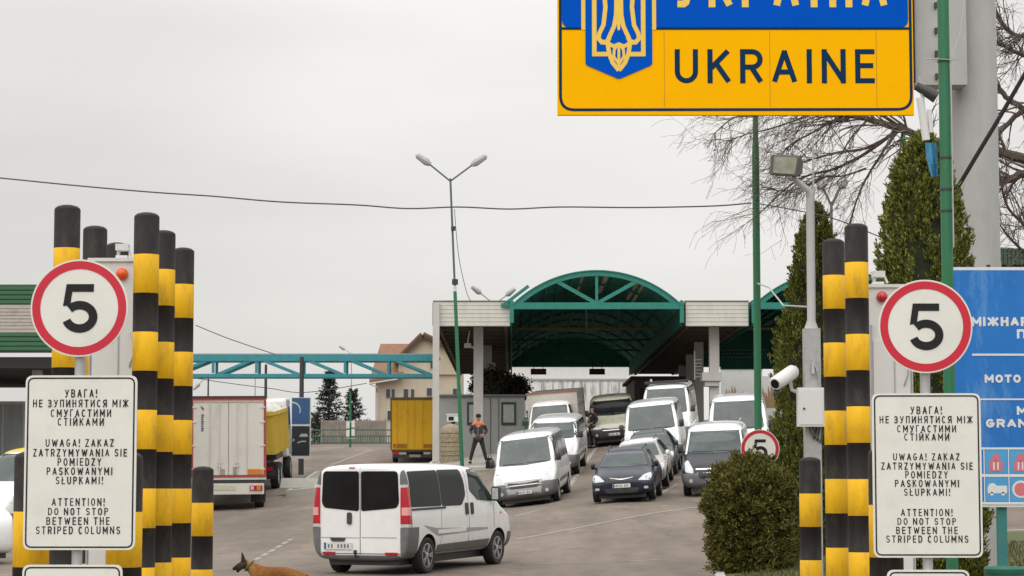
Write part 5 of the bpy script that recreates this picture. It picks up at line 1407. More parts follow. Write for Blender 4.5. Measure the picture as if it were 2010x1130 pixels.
# kiosk under the left bay
root = empty('kiosk', 'grey panelled kiosk with dark green window frames beneath the left canopy bay', 'kiosk', (CX(862), CD + 5, 0))
KG = M('kiosk_grey', (.36, .365, .355), .6, var=.08, scale=3, grime=(.16, .16, .15), gamt=.4)
KD = CD + 5; ks = F / KD
X = lambda p: (p - 1005) / ks - CX(862)
Z = lambda q: P(940, q, KD).z
gz = H(CX(940), KD)
m = MB(); m.box2((X(862), 0, gz - .3), (X(1030), 4.5, Z(778))); m.build('wall', KG, root)
m = MB(); m.box2((X(858), -.15, Z(778)), (X(1034), 4.7, Z(774))); m.build('roof', M('kiosk_roof', (.16, .16, .16), .7), root)
WF = M('dark_green_frame', (.02, .045, .035), .5)
for a, b in ((917, 934), (984, 1013)):
    m = MB(); m.box2((X(a), -.05, Z(834)), (X(b), .0, Z(789))); o = m.build('window_frame', WF, root)
    m = MB(); m.box2((X(a + 4), -.06, Z(829)), (X(b - 4), -.051, Z(794))); m.build('pane', M('kiosk_pane', (.34, .37, .34), .12, var=.15, spec=.6), o)
m = MB()
for px in (945, 962, 978): m.box2((X(px), -.02, gz), (X(px + 1.5), -.0, Z(780)))
m.build('panel_joint', M('joint_dark', (.12, .12, .12), .7), root)
# kerbed island under the kiosk
def island(pts, h, name, label, top_mat, kerb_w=.15):
    """raised island with a real kerb step that follows the terrain; pts = world XY outline (counter-clockwise)"""
    pts = [Vector((p[0], p[1])) for p in pts]
    dense = []
    for i, p in enumerate(pts):
        q = pts[(i + 1) % len(pts)]; n = max(1, int((q - p).length / .6))
        dense += [p.lerp(q, k / n) for k in range(n)]
    k = len(dense); c = sum(dense, Vector((0, 0))) / k
    inn = []
    for i in range(k):
        d = (dense[(i + 1) % k] - dense[i - 1]).normalized(); inn.append(dense[i] + Vector((-d.y, d.x)) * kerb_w)
    vs = []
    for ring, z in ((dense, -.1), (dense, h - .02), ([a.lerp(b, .12) for a, b in zip(dense, inn)], h), (inn, h), (inn, h - .03)):
        vs += [(p.x, p.y, H(p.x, p.y) + z) for p in ring]
    fs = [(r_ * k + i, r_ * k + (i + 1) % k, (r_ + 1) * k + (i + 1) % k, (r_ + 1) * k + i) for r_ in range(4) for i in range(k)]
    m = MB(); m.add(vs, fs); o = m.build('kerb', KERB); setp(o, label + ' edge', 'kerb', kind='structure')
    vs = []; R_ = 8
    for t in range(R_ + 1):
        for p in inn:
            q = p.lerp(c, t / R_); vs.append((q.x, q.y, H(q.x, q.y) + h - .03 + (.03 if t else 0) * 0))
    fs = [(t * k + i, t * k + (i + 1) % k, (t + 1) * k + (i + 1) % k, (t + 1) * k + i) for t in range(R_) for i in range(k)]
    m = MB(); m.add(vs, fs); o = m.build(name, top_mat, None, True); setp(o, label, name.replace('_', ' '), kind='structure')
    return o
PAVE = M('island_paving', (.25, .235, .205), .85, var=.15, scale=5, grime=(.15, .14, .12), gamt=.4)
island([(-3.35, 86.5), (.3, 86.5), (.15, 104), (-3.5, 104)], .14, 'traffic_island', 'paved traffic island below the kiosk', PAVE)
island([(-8.3, 84.6), (-7.2, 84.6), (-7.0, 97), (-8.3, 97)], .25, 'traffic_island', 'pale kerbed island behind the white van', PAVE)

# burlap coloured impact pillar
c0 = P(885, 905, 92); gz = H(c0.x, c0.y)
BURL = M('stone_beige', (.30, .245, .165), .9, var=.3, scale=9, bump=.5, grime=(.18, .14, .09), gscale=5, gamt=.6)
root = empty('stone_bollard', 'thick beige round topped stone pillar by the green lamp post', 'pillar', (c0.x, 92, gz))
m = MB(); zt_ = P(885, 832, 92).z - gz; r_ = .42
prof = [(r_ * .98, 0)] + [(r_ * (1 + .03 * math.sin(k * 2.1)), k * zt_ * .8 / 8) for k in range(1, 9)] + [(r_ * .92, zt_ * .88), (r_ * .72, zt_ * .95), (r_ * .4, zt_ * .99), (.02, zt_)]
m.lathe(prof, 22); m.build('pillar_body', BURL, root, True, sharp=80)
m = MB()
for k in range(1, 8): m.lathe([(r_ * 1.0, -.012), (r_ * 1.03, 0), (r_ * 1.0, .012)], 22, (0, 0, k * zt_ * .11))
m.build('course_joint', M('joint_brown', (.13, .10, .065), .95), root)
root = empty('stand_in_box', 'small white box on a dark stem just above the stone pillar', 'machine', (P(890, 820, 95).x, 95, H(P(890, 820, 95).x, 95)))  # invented box and stem in place of an unclear pale slab
zt_ = P(890, 814, 95).z - root.location.z
m = MB(); m.box2((-.26, -.15, zt_ - .28), (.30, .15, zt_)); m.box2((-.30, -.18, zt_), (.34, .18, zt_ + .04)); m.build('housing', CAB, root)
m = MB(); m.box2((-.08, -.08, 0), (.08, .08, zt_ - .28)); m.build('stem', DARKM, root)
m = MB(); m.box2((-.2, -.156, zt_ - .24), (.02, -.151, zt_ - .08)); m.build('screen', INK, root)

# ------------------------------------------------------------------ lamp posts
def double_lamp(px, D, py_fork, py_base, lean_px, heads, label, rad=.075, detail=True, group=None):
    t = P(px, py_fork, D); b0 = P(px + lean_px, 955, D); g = H(b0.x, D)
    root = empty('street_lamp', label, 'street lamp', (b0.x, D, g), 0, group)
    T = t - root.location; B = Vector((0, 0, 0)); mid = B.lerp(T, .62)
    m = MB(); m.tube([B, mid], [rad, rad * .85], 12); m.build('lower_pole', GREEN_POLE, root, True)
    m = MB(); m.tube([mid, T], [rad * .55, rad * .5], 10); m.build('upper_pole', M('pole_grey_green', (.09, .12, .10), .5), root, True)
    if detail:
        m = MB(); m.tube([mid - Vector((0, 0, .05)), mid + Vector((0, 0, .22))], rad * .75, 8); m.build('white_band', CAB, root, True)
        m = MB(); m.tube([mid + Vector((0, 0, .25)), mid + Vector((0, 0, .45))], rad * 1.5, 8); m.tube([mid + (T - mid) * .55 + Vector((.03, -.03, -.06)), mid + (T - mid) * .55 + Vector((.03, -.03, .1))], rad * 1.1, 8); m.build('junction_box', DARKM, root, True)
    for (hx, hy) in heads:
        e_ = P(hx, hy, D) - root.location; d = (e_ - T); hd = d.normalized()
        a = MB(); a.tube([T - Vector((0, 0, .1)), T + d * .68], rad * .42, 8); o = a.build('lamp_arm', M('pole_grey_green', (.09, .12, .10), .5), root, True)
        h_ = MB(); L2 = d.length * .42
        c = T + d * .60; r_ = rad * 1.6
        h_.tube([c, c + hd * L2 * .25, c + hd * L2 * .45], [r_ * .7, r_ * 1.2, r_ * 1.1], 8)
        h_.tube([c + hd * L2 * .45, c + hd * L2 * .9, c + hd * L2], [r_ * 1.1, r_ * .9, r_ * .3], 8)
        lh = h_.build('lamp_head', GREYP, root, True)
        q = MB(); up = Vector((0, 0, -1)); q.tube([c + hd * L2 * .42 + up * r_ * .35, c + hd * L2 * .92 + up * r_ * .3], [r_ * .85, r_ * .7], 8); q.build('lamp_lens', LENS, lh, True)
    return root
double_lamp(884, 84, 350, 905, 24, [(818, 304), (954, 306)], 'tall leaning green lamp post with two heads beside the cream canopy')
double_lamp(1632, 58, 396, 955, 0, [(1606, 352), (1660, 350)], 'green double headed lamp seen between branches behind the slim conifer', .07, False)
def plain_pole(px, D, ytop, label, rad=.07, mat=None, arm=None):
    t = P(px, ytop, D); g = H(t.x, D)
    root = empty('utility_pole', label, 'pole', (t.x, D, g))
    m = MB(); m.tube([(0, 0, 0), (0, 0, t.z - g)], [rad, rad * .7], 10); m.build('pole', mat or DARKM, root, True)
    if arm:
        q = P(arm[0], arm[1], D) - root.location; z = t.z - g
        m = MB(); m.tube([(0, 0, z), q], rad * .4, 6); m.build('arm', GALV, root)
        m = MB(); d = (q - Vector((0, 0, z))).normalized(); m.tube([q, q + d * .12, q + d * .5], [.06, .12, .07], 8); m.build('lamp_head', GREYP, root, True)
    return root
plain_pole(1774, 52, 262, 'dark green pole rising behind the tall conifer', .055, GREEN_POLE)
plain_pole(688, 140, 768, 'thin green pole with small white signs before the concrete fence', .07, GREEN_POLE)
plain_pole(522, 125, 715, 'dark pole rising behind the white trailer', .10, DARKM)
plain_pole(409, 128, 735, 'dark thin pole above the left end of the white trailer', .06, DARKM, (392, 752))
plain_pole(501, 130, 742, 'thin grey pole above the middle of the white trailer roof', .04, GALV)
plain_pole(690, 172, 694, 'pale distant lamp pole with one head behind the turquoise girder', .05, GALV, (677, 686))
# small white notices fixed to the thin green pole
root = empty('notice_sign', 'pair of small white notices on the thin green pole by the fence', 'sign', P(688, 845, 139.6))
m = MB()
for dx, dz in ((-.26, .2), (.06, .25)):
    m.box2((dx, -.02, dz - .05), (dx + .20, .02, dz + .36)); m.box2((dx, -.02, dz - .56), (dx + .20, .02, dz - .16))
m.build('notice_board', CAB, root); m = MB(); m.box2((-.3, .02, -.5), (.3, .05, -.45)); m.box2((-.3, .02, .5), (.3, .05, .55)); m.build('bracket', GALV, root)

# advertising banner on a dark pole
AD = 100.0; c0 = P(590, 955, AD); g = H(c0.x, AD)
root = empty('advert_banner', 'tall advert banner with blue top and black car picture on a dark pole', 'banner', (c0.x, AD, g))
X = lambda p: (p - 590) / (F / AD); Z = lambda q: P(590, q, AD).z - g
m = MB(); m.tube([(0, .12, 0), (0, .12, Z(700))], [.12, .09], 12); m.build('pole', DARKM, root, True)
m = MB(); m.box2((X(571), .0, Z(900)), (X(609), .05, Z(780))); m.build('banner_panel', M('banner_white', (.5, .51, .5), .5), root)
m = MB(); m.box2((X(572), -.012, Z(832)), (X(607), -.002, Z(781))); m.build('blue_field', M('banner_blue', (.022, .075, .18), .4, var=.2, scale=1.2), root)
m = MB()
arc = [(X(572) + .02 + .34 * math.cos(R(95 - k * 9)), Z(805) + .34 * math.sin(R(95 - k * 9))) for k in range(14)]
m.ribbon(arc, [.07 - .003 * k for k in range(14)], -.022, -.0125); m.build('white_arc', M('banner_pale', (.42, .48, .50), .5), root)
m = MB(); m.box2((X(572), -.012, Z(894)), (X(607), -.002, Z(836))); m.build('dark_field', M('banner_black', (.012, .014, .018), .35, var=.3), root)
m = MB(); m.prism(rpoly([(X(586), Z(857)), (X(604), Z(857)), (X(602), Z(851)), (X(590), Z(851))], .03), -.02, -.0125); m.prism(rect(X(574), Z(866), X(577), Z(861), .02), -.02, -.0125); m.ribbon([(X(583), Z(869)), (X(591), Z(866)), (X(600), Z(866))], .05, -.02, -.0125)
m.build('pictured_highlight', M('banner_grey', (.30, .34, .34), .5), root)
# low pale hut and barrier block by the traffic island
root = empty('barrier_block', 'long white painted concrete block left of the foreground van', 'barrier', (P(590, 945, 86).x, 86, H(P(590, 945, 86).x, 86) + .22))
m = MB(); m.prism(rpoly([(-.75, 0), (.75, 0), (.70, .36), (-.70, .36)], .04), -.25, .25)
m.build('block', M('block_white', (.66, .65, .60), .7, var=.1, grime=(.35, .33, .3), gamt=.4), root); m = MB(); m.box2((-.8, -.3, -.06), (.8, .3, .0)); m.build('foot', CONC, root)

# ------------------------------------------------------------------ turquoise girder
GD = 104.0
root = empty('gantry_girder', 'turquoise steel lattice girder spanning above the trucks', 'girder', (0, GD, 0))
X = lambda p: (p - 1005) / (F / GD); Z = lambda q: P(600, q, GD).z
for dy, off in ((0, 0), (1.3, 1)):
    m = MB()
    for (q, hh_) in ((702, .30), (737, .16)):
        m.box2((X(250), dy - .09, Z(q) - hh_ / 2), (X(851), dy + .09, Z(q) + hh_ / 2))
    m.build('chord', TEALB, root)
    m = MB()
    xs_ = [330, 418, 503, 592, 677, 762, 850]
    for i, x in enumerate(xs_[:-1]): m.box2((X(x) - .06, dy - .06, Z(732)), (X(x) + .06, dy + .06, Z(708)))
    for a, b in zip(xs_[:2], xs_[1:3]): m.bar((X(a + 8), dy, Z(735)), (X(b - 4), dy, Z(704)), .13, .13)
    for a, b in zip(xs_[2:-1], xs_[3:]): m.bar((X(a + 6), dy, Z(704)), (X(b - 4), dy, Z(735)), .16, .13)
    m.build('lattice_bar', TEALB, root)
m = MB()
for x in range(300, 860, 43): m.box2((X(x), .1, Z(702) - .05), (X(x) + .08, 1.2, Z(702) + .05))
m.build('cross_tie', TEALB, root)
m = MB(); g = H(X(260), GD)
for dy in (0, 1.3):
    m.box2((X(252), dy - .15, g - .2), (X(258), dy + .15, Z(695)))
m.build('support_post', TEALB, root)
m = MB(); m.box2((X(250), .4, Z(702) + .16), (X(851), .95, Z(702) + .22)); m.build('walkway', M('walkway_pale', (.36, .38, .36), .7), root)

# ------------------------------------------------------------------ green canopy at the left edge
LD = 70.0
root = empty('side_canopy', 'ribbed green and cream canopy fascia at the left edge with dark soffit', 'canopy', (0, LD, 0))
X = lambda p: (p - 1005) / (F / LD); Z = lambda q: P(40, q, LD).z
LG = M('leaf_green_cladding', (.03, .125, .055), .5, var=.12, grime=(.05, .09, .05), gamt=.4, stretch=(1, 1, .3))
x0, x1 = X(-520), X(112)
def ribs(za, zb_, n, mat, nm):
    m = MB(); dz = (zb_ - za) / n
    for k in range(n):
        m.box2((x0, -.05, za + k * dz + dz * .28), (x1, .1, za + (k + 1) * dz - .002)); m.box2((x0, -.005, za + k * dz), (x1, .1, za + k * dz + dz * .28))
    m.build(nm, mat, root)
ribs(Z(598), Z(562), 4, LG, 'green_band'); ribs(Z(690), Z(653), 4, LG, 'green_band')
m = MB()
for k in range(150): m.box2((x0 + k * (x1 - x0) / 150, -.05, Z(562)), (x0 + (k + .55) * (x1 - x0) / 150, .1, Z(562) + .06))
m.build('corrugated_edge', LG, root)
m = MB(); m.box2((x0, -.02, Z(653)), (x1, .1, Z(598)))
for k in range(8): m.box2((x0, -.04, Z(652) + k * .105), (x1, -.018, Z(652) + k * .105 + .07))
m.build('cream_band', M('weathered_cream', (.46, .43, .38), .7, var=.2, scale=5, grime=(.16, .12, .10), gscale=5, gamt=.75), root)
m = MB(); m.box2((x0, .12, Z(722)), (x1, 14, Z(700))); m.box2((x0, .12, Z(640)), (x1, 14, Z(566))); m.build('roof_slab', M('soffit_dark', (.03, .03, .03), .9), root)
for px, dy in ((73, 1.5), (-150, 1.5), (70, 9), (-150, 9)):
    xx = X(px) * (LD + dy) / LD; m = MB(); m.box2((xx - .14, dy - .14, H(xx, LD + dy) - .2), (xx + .14, dy + .14, Z(722))); m.build('pillar', PILL, root)
m = MB(); m.box2((X(85), 1.4, H(X(85), LD) - .2), (X(88), 1.45, Z(722))); m.build('downpipe', M('rust_pipe', (.14, .08, .07), .7), root)

# ------------------------------------------------------------------ house, fences and walls behind
HD = 178.0
root = empty('house', 'beige plastered house with brown tiled gable roof behind the yellow truck', 'house', (0, HD, 0))
X = lambda p: (p - 1005) / (F / HD); Z = lambda q: P(800, q, HD).z
PL = M('beige_plaster', (.50, .44, .335), .9, var=.08, scale=1.2, grime=(.36, .31, .24), gscale=.8, gamt=.4)
TIL = M('brown_roof_tile', (.235, .12, .065), .8, var=.25, scale=2.5, grime=(.13, .085, .06), gscale=1.2, gamt=.5)
gz = H(X(800), 150) - 1.0
m = MB()
m.box2((X(737), 0, gz), (X(905), 10, Z(735)))
m.prism([(X(782), Z(735)), (X(905), Z(735)), (X(905), Z(700)), (X(830), Z(663)), (X(782), Z(708))], -.25, 9.5)
m.build('wall', PL, root)
m = MB()
A = [(X(728), Z(752)), (X(741), Z(674)), (X(800), Z(674)), (X(775), Z(718)), (X(775), Z(752))]
th = .25
def slab(p, q, y0, y1):
    d = Vector((q[0] - p[0], q[1] - p[1])).normalized(); n_ = Vector((-d.y, d.x)) * th
    m.prism([p, q, (q[0] + n_.x, q[1] + n_.y), (p[0] + n_.x, p[1] + n_.y)], y0, y1)
vs = [(X(726), -.8, Z(752)), (X(790), -.8, Z(742)), (X(800), 4.5, Z(673)), (X(740), 4.5, Z(673)), (X(726), 10, Z(752)), (X(790), 10, Z(742))]
vs += [(a, b, c + .22) for a, b, c in vs]
m.add(vs, [(0, 3, 2, 1), (3, 4, 5, 2), (6, 7, 8, 9), (9, 8, 11, 10), (0, 1, 7, 6), (1, 2, 8, 7), (2, 5, 11, 8), (5, 4, 10, 11), (4, 3, 9, 10), (3, 0, 6, 9)])
slab((X(775), Z(713)), (X(830), Z(658)), -.7, 9.8); slab((X(830), Z(658)), (X(915), Z(700)), -.7, 9.8)
m.build('roof', TIL, root)
m = MB()
m.bar((X(775), -.72, Z(714)), (X(830), -.72, Z(659)), .1, .28); m.bar((X(830), -.72, Z(659)), (X(915), -.72, Z(701)), .1, .28); m.build('barge_board', M('barge_brown', (.07, .045, .03), .7), root)
m = MB(); m.tube([(X(726), -.95, Z(754)), (X(740), -.95, Z(760)), (X(741), -.3, Z(770)), (X(741), -.3, gz)], .07, 6); m.tube([(X(726), -.95, Z(754)), (X(782), -.95, Z(745))], .07, 6); m.build('gutter', M('gutter_white', (.45, .44, .42), .5), root)
WD = M('house_window', (.045, .05, .055), .12, spec=.6); WFR = M('window_frame_white', (.52, .51, .48), .5)
for px, py, w_, h_ in ((762, 772, 8, 17), (772, 772, 6, 17), (797, 772, 9, 17), (810, 772, 6, 17), (843, 769, 10, 15), (893, 770, 8, 15), (764, 815, 6, 18), (848, 716, 6, 14)):
    m = MB(); m.box2((X(px - w_ / 2 - 1), -.07, Z(py + h_ / 2 + 1)), (X(px + w_ / 2 + 1), 0, Z(py - h_ / 2 - 1))); o = m.build('window', WFR, root)
    if py < 730: o.location.y = -.25
    m = MB(); m.box2((X(px - w_ / 2), -.09, Z(py + h_ / 2)), (X(px + w_ / 2), -.071, Z(py - h_ / 2))); m.build('pane', WD, o)

# concrete fence and green mesh panels at the back of the yard
XF = lambda p, D: (p - 1005) / (F / D)
root = empty('concrete_fence', 'weathered grey concrete panel fence at the back of the yard', 'fence', (0, 152, 0))
FC = M('fence_concrete', (.27, .24, .205), .9, var=.22, scale=2.5, grime=(.15, .12, .10), gscale=2, gamt=.6)
m = MB(); po = MB()
xs_ = [632, 664, 695, 726, 757]
for a, b in zip(xs_[:-1], xs_[1:]):
    xa, xb = XF(a, 152), XF(b, 152); zt_ = P(700, 825, 152).z
    g = min(H(xa, 150), H(xb, 150)) - .3
    m.box2((xa + .06, 0, g), (xb - .06, .1, zt_))
    for k in range(7): m.box2((xa + .12 + k * .14, -.03, g + .4), (xa + .18 + k * .14, -.001, zt_ - .1))
    po.box2((xa - .06, -.05, g), (xa + .06, .15, zt_ + .08))
po.box2((XF(757, 152) - .06, -.05, g), (XF(757, 152) + .06, .15, zt_ + .08))
m.build('fence_panel', FC, root); po.build('fence_post', FC, root)
GMESH = M('green_mesh', (.07, .13, .10), .8, var=.2, scale=8)
root = empty('mesh_fence', 'low dull green mesh fence running in front of the concrete fence', 'fence', (0, 150, 0))
m = MB(); po = MB()
for k in range(46):
    xx = XF(560 + k * 4.6, 150); g = H(xx, 149.5) - .1; zt_ = P(700, 850 if k < 17 else 856, 150).z
    (po if k % 8 == 0 else m).box2((xx, -.01 if k % 8 else -.04, g), (xx + (.05 if k % 8 else .09), .02, zt_))
for z in (.35, .8, 1.2):
    m.box2((XF(560, 150), .021, H(XF(650, 150), 149.5) + z - .3), (XF(770, 150), .05, H(XF(650, 150), 149.5) + z - .22))
m.build('mesh_panel', GMESH, root); po.build('fence_post', GMESH, root)

# white hall and streaked sheet wall seen through the canopy
WALLW = M('white_hall_wall', (.66, .66, .65), .6, var=.05, grime=(.45, .44, .42), gamt=.4)
root = empty('white_hall', 'long plain white hall closing the view beyond the arched roof', 'building', (0, 175, 0))
m = MB(); m.box2((XF(1003, 175), 0, 2), (XF(1246, 175), 12, P(1100, 700, 175).z)); m.build('wall', WALLW, root)
m = MB(); m.box2((XF(1002, 175), -.3, P(1100, 703, 175).z), (XF(1248, 175), 12, P(1100, 699, 175).z)); m.build('roof', GALV, root)
m = MB(); m.box2((XF(1008, 175), -.15, P(1100, 748, 175).z), (XF(1240, 175), 0, P(1100, 744, 175).z)); m.build('cornice', GALV, root)
def streak():
    mt = bpy.data.materials.new('streaked_sheet'); mt.use_nodes = True; t = mt.node_tree; b = t.nodes['Principled BSDF']; b.inputs['Roughness'].default_value = .6
    co = t.nodes.new('ShaderNodeTexCoord'); mp_ = t.nodes.new('ShaderNodeMapping'); mp_.inputs['Scale'].default_value = (2.6, 1, .32)
    n = t.nodes.new('ShaderNodeTexNoise'); n.inputs['Scale'].default_value = 1.5; n.inputs['Detail'].default_value = 6; n.inputs['Roughness'].default_value = .7
    t.links.new(co.outputs['Object'], mp_.inputs[0]); t.links.new(mp_.outputs[0], n.inputs['Vector'])
    r_ = t.nodes.new('ShaderNodeValToRGB'); r_.color_ramp.elements[0].position = .33; r_.color_ramp.elements[0].color = (.13, .13, .12, 1); r_.color_ramp.elements[1].position = .50; r_.color_ramp.elements[1].color = (.76, .76, .745, 1)
    t.links.new(n.outputs[0], r_.inputs[0]); t.links.new(r_.outputs[0], b.inputs['Base Color']); return mt
root = empty('sheet_wall', 'white sheet wall with dark vertical streaks behind the khaki van', 'wall', (0, 150, 0))
m = MB()
for k in range(34):
    a = XF(1024 + k * 6.7, 150); m.box2((a, 0 if k % 2 else -.03, 3), (XF(1024 + (k + 1) * 6.7, 150), .1, P(1100, 746 + .02 * k, 150).z))
m.build('sheet', streak(), root); m = MB(); m.box2((XF(1020, 150), -.08, P(1100, 747, 150).z), (XF(1254, 150), .15, P(1100, 743, 150).z)); m.build('top_rail', GALV, root)
m = MB()
for k in range(7): m.box2((XF(1030 + k * 37, 150) - .05, -.09, 3), (XF(1030 + k * 37, 150) + .05, -.031, P(1100, 748, 150).z))
m.build('wall_post', GALV, root)
root = empty('stained_wall', 'white wall stained rusty brown along its foot behind the right canopy pillar', 'wall', (0, 146, 0))
m = MB(); m.box2((XF(1415, 146), 0, 3), (XF(1497, 146), .3, P(1450, 723, 146).z)); m.box2((XF(1497, 146), 0, 3), (XF(1560, 146), .3, P(1450, 738, 146).z)); m.build('wall', WALLW, root)
m = MB()
random.seed(3)
for k in range(26):
    a = 1418 + k * 5.5; h_ = random.uniform(8, 34) * (.6 + .4 * math.sin(k * .5)); m.prism(rpoly([(XF(a, 146), P(a, 800, 146).z), (XF(a + 6.5, 146), P(a, 800, 146).z), (XF(a + 5.5, 146), P(a, 784 - h_ * .6, 146).z), (XF(a + 1.5, 146), P(a, 780 - h_, 146).z)], .05), -.012 - .001 * (k % 3), -.002)
m.build('rust_stain', M('rust_stain', (.33, .22, .13), .9, var=.3, scale=2), root)
m = MB(); m.box2((XF(1414, 146), -.06, P(1450, 724, 146).z), (XF(1498, 146), .34, P(1450, 721, 146).z)); m.build('coping', GALV, root)
root = empty('lattice_screen', 'dark lattice screen with painted pale holes behind the right canopy pillar', 'screen', (0, 125, 0))
m = MB(); m.box2((XF(1415, 125), 0, P(1450, 724, 125).z), (XF(1560, 125), .1, P(1450, 640, 125).z)); m.build('screen_panel', DKG, root)
m = MB()
for j in range(3):
    for k in range(14): m.box2((XF(1418 + k * 6.3 + 2 * (j % 2), 125), -.01, P(1450, 688 + j * 7, 125).z), (XF(1421 + k * 6.3 + 2 * (j % 2), 125), -.001, P(1450, 686 + j * 7, 125).z))
m.build('hole_light', M('hole_light', (.33, .34, .34), .6), root)  # pale blocks paint daylight showing through holes; the panel stays solid
root = empty('green_shed', 'flat green shed roof behind the bare tree at the right edge', 'shed', (0, 60, 0))
m = MB(); m.box2((XF(1955, 60), 0, 0), (XF(2150, 60), 5, P(1990, 520, 60).z)); m.build('wall', M('shed_wall', (.10, .13, .10), .8), root)
m = MB()
for k in range(24): m.box2((XF(1953 + k * 8, 60), -.4, P(1990, 522, 60).z), (XF(1958 + k * 8, 60), 5.3, P(1990, 490, 60).z))
m.box2((XF(1953, 60), -.35, P(1990, 521, 60).z), (XF(2150, 60), 5.2, P(1990, 493, 60).z)); m.build('roof', M('shed_roof_green', (.035, .09, .05), .6), root)

# ------------------------------------------------------------------ overhead wires
def cable(pts, D, rad, label, sag_D=None):
    V = [P(x, y, D if not sag_D else D + (sag_D - D) * i / (len(pts) - 1)) for i, (x, y) in enumerate(pts)]
    dense = []
    for i in range(len(V) - 1):
        p0 = V[max(i - 1, 0)]; p1 = V[i]; p2 = V[i + 1]; p3 = V[min(i + 2, len(V) - 1)]
        for k in range(6):
            t = k / 6
            dense.append(.5 * ((2 * p1) + (p2 - p0) * t + (2 * p0 - 5 * p1 + 4 * p2 - p3) * t * t + (3 * p1 - p0 - 3 * p2 + p3) * t ** 3))
    dense.append(V[-1])
    m = MB(); m.tube(dense, rad, 6); o = m.build('overhead_cable', INK if 'thick black' in label else WIREM, None, True); return setp(o, label, 'cable', 'overhead wires')
cable([(-120, 338), (0, 349), (150, 364), (300, 377), (420, 385), (550, 396), (700, 402), (800, 409), (900, 406), (1000, 410), (1100, 406), (1250, 407), (1400, 404), (1475, 398)], 37, .0125, 'thick twisted cable sagging right across the sky to the green pole')
cable([(384, 638), (440, 661), (500, 682), (540, 695)], 100, .022, 'thin wire slanting down to the turquoise girder')
cable([(892, 410), (900, 500), (915, 570), (925, 592)], 84, .012, 'hair thin wire hanging beside the leaning lamp post')
cable([(1480, 398), (1560, 412), (1640, 430), (1740, 470)], 37, .010, 'thin wire continuing right from the green pole into the branches')
cable([(1876, 374), (1920, 300), (1965, 225), (2020, 130), (2060, 60)], 29, .028, 'thick black cable rising diagonally across the grey mast')
cable([(384, 742), (450, 752), (530, 762), (600, 770), (720, 752)], 160, .03, 'faint far wire under the turquoise girder')

# ------------------------------------------------------------------ vegetation
def leafmat(name, cols, rough=.7, trans=.25):
    """foliage: colour varies leaf by leaf and clump by clump"""
    if name in _mats: return _mats[name]
    m = bpy.data.materials.new(name); m.use_nodes = True; _mats[name] = m
    t = m.node_tree; b = t.nodes['Principled BSDF']; b.inputs['Roughness'].default_value = rough; b.inputs['Specular IOR Level'].default_value = .25
    ge = t.nodes.new('ShaderNodeNewGeometry'); co = t.nodes.new('ShaderNodeTexCoord')
    n = t.nodes.new('ShaderNodeTexNoise'); n.inputs['Scale'].default_value = 5.5; n.inputs['Detail'].default_value = 3
    t.links.new(co.outputs['Object'], n.inputs['Vector'])
    ad = t.nodes.new('ShaderNodeMath'); ad.operation = 'MULTIPLY_ADD'; ad.inputs[1].default_value = .55; 
    sb = t.nodes.new('ShaderNodeMath'); sb.operation = 'MULTIPLY'; sb.inputs[1].default_value = .6
    t.links.new(n.outputs[0], sb.inputs[0]); t.links.new(ge.outputs['Random Per Island'], ad.inputs[0]); t.links.new(sb.outputs[0], ad.inputs[2])
    r_ = t.nodes.new('ShaderNodeValToRGB'); e_ = r_.color_ramp.elements
    e_[0].position = .22; e_[0].color = (*cols[0], 1); e_[1].position = .85; e_[1].color = (*cols[-1], 1)
    for i, c in enumerate(cols[1:-1]): q = e_.new(.22 + .63 * (i + 1) / (len(cols) - 1)); q.color = (*c, 1)
    t.links.new(ad.outputs[0], r_.inputs[0]); t.links.new(r_.outputs[0], b.inputs['Base Color'])
    return m
def sprays(name, pts, mat, parent):
    """many small leaf-sized faces; pts = [(position, direction, length, width)]"""
    n = len(pts)
    V = np.zeros((n * 4, 3)); 
    for i, (p, d, l, w_) in enumerate(pts):
        a = Vector((random.gauss(0, 1), random.gauss(0, 1), random.gauss(0, 1)))
        s_ = d.cross(a); s_ = s_.normalized() * w_ * .5 if s_.length > 1e-6 else Vector((w_ * .5, 0, 0))
        V[4 * i] = p; V[4 * i + 1] = p + d * l * .5 + s_; V[4 * i + 2] = p + d * l; V[4 * i + 3] = p + d * l * .5 - s_
    me = bpy.data.meshes.new(name)
    me.vertices.add(n * 4); me.vertices.foreach_set('co', V.ravel())
    me.loops.add(n * 4); me.loops.foreach_set('vertex_index', np.arange(n * 4, dtype=np.int32))
    me.polygons.add(n); me.polygons.foreach_set('loop_start', np.arange(0, n * 4, 4, dtype=np.int32))
    me.update(calc_edges=True); me.validate(); me.materials.append(mat)
    return link(name, me, parent)
BARK = M('brown_bark', (.085, .065, .05), .9, var=.3, scale=12, bump=.5)
def rnd_dir():
    while True:
        v_ = Vector((random.uniform(-1, 1), random.uniform(-1, 1), random.uniform(-1, 1)))
        if .05 < v_.length < 1: return v_.normalized()

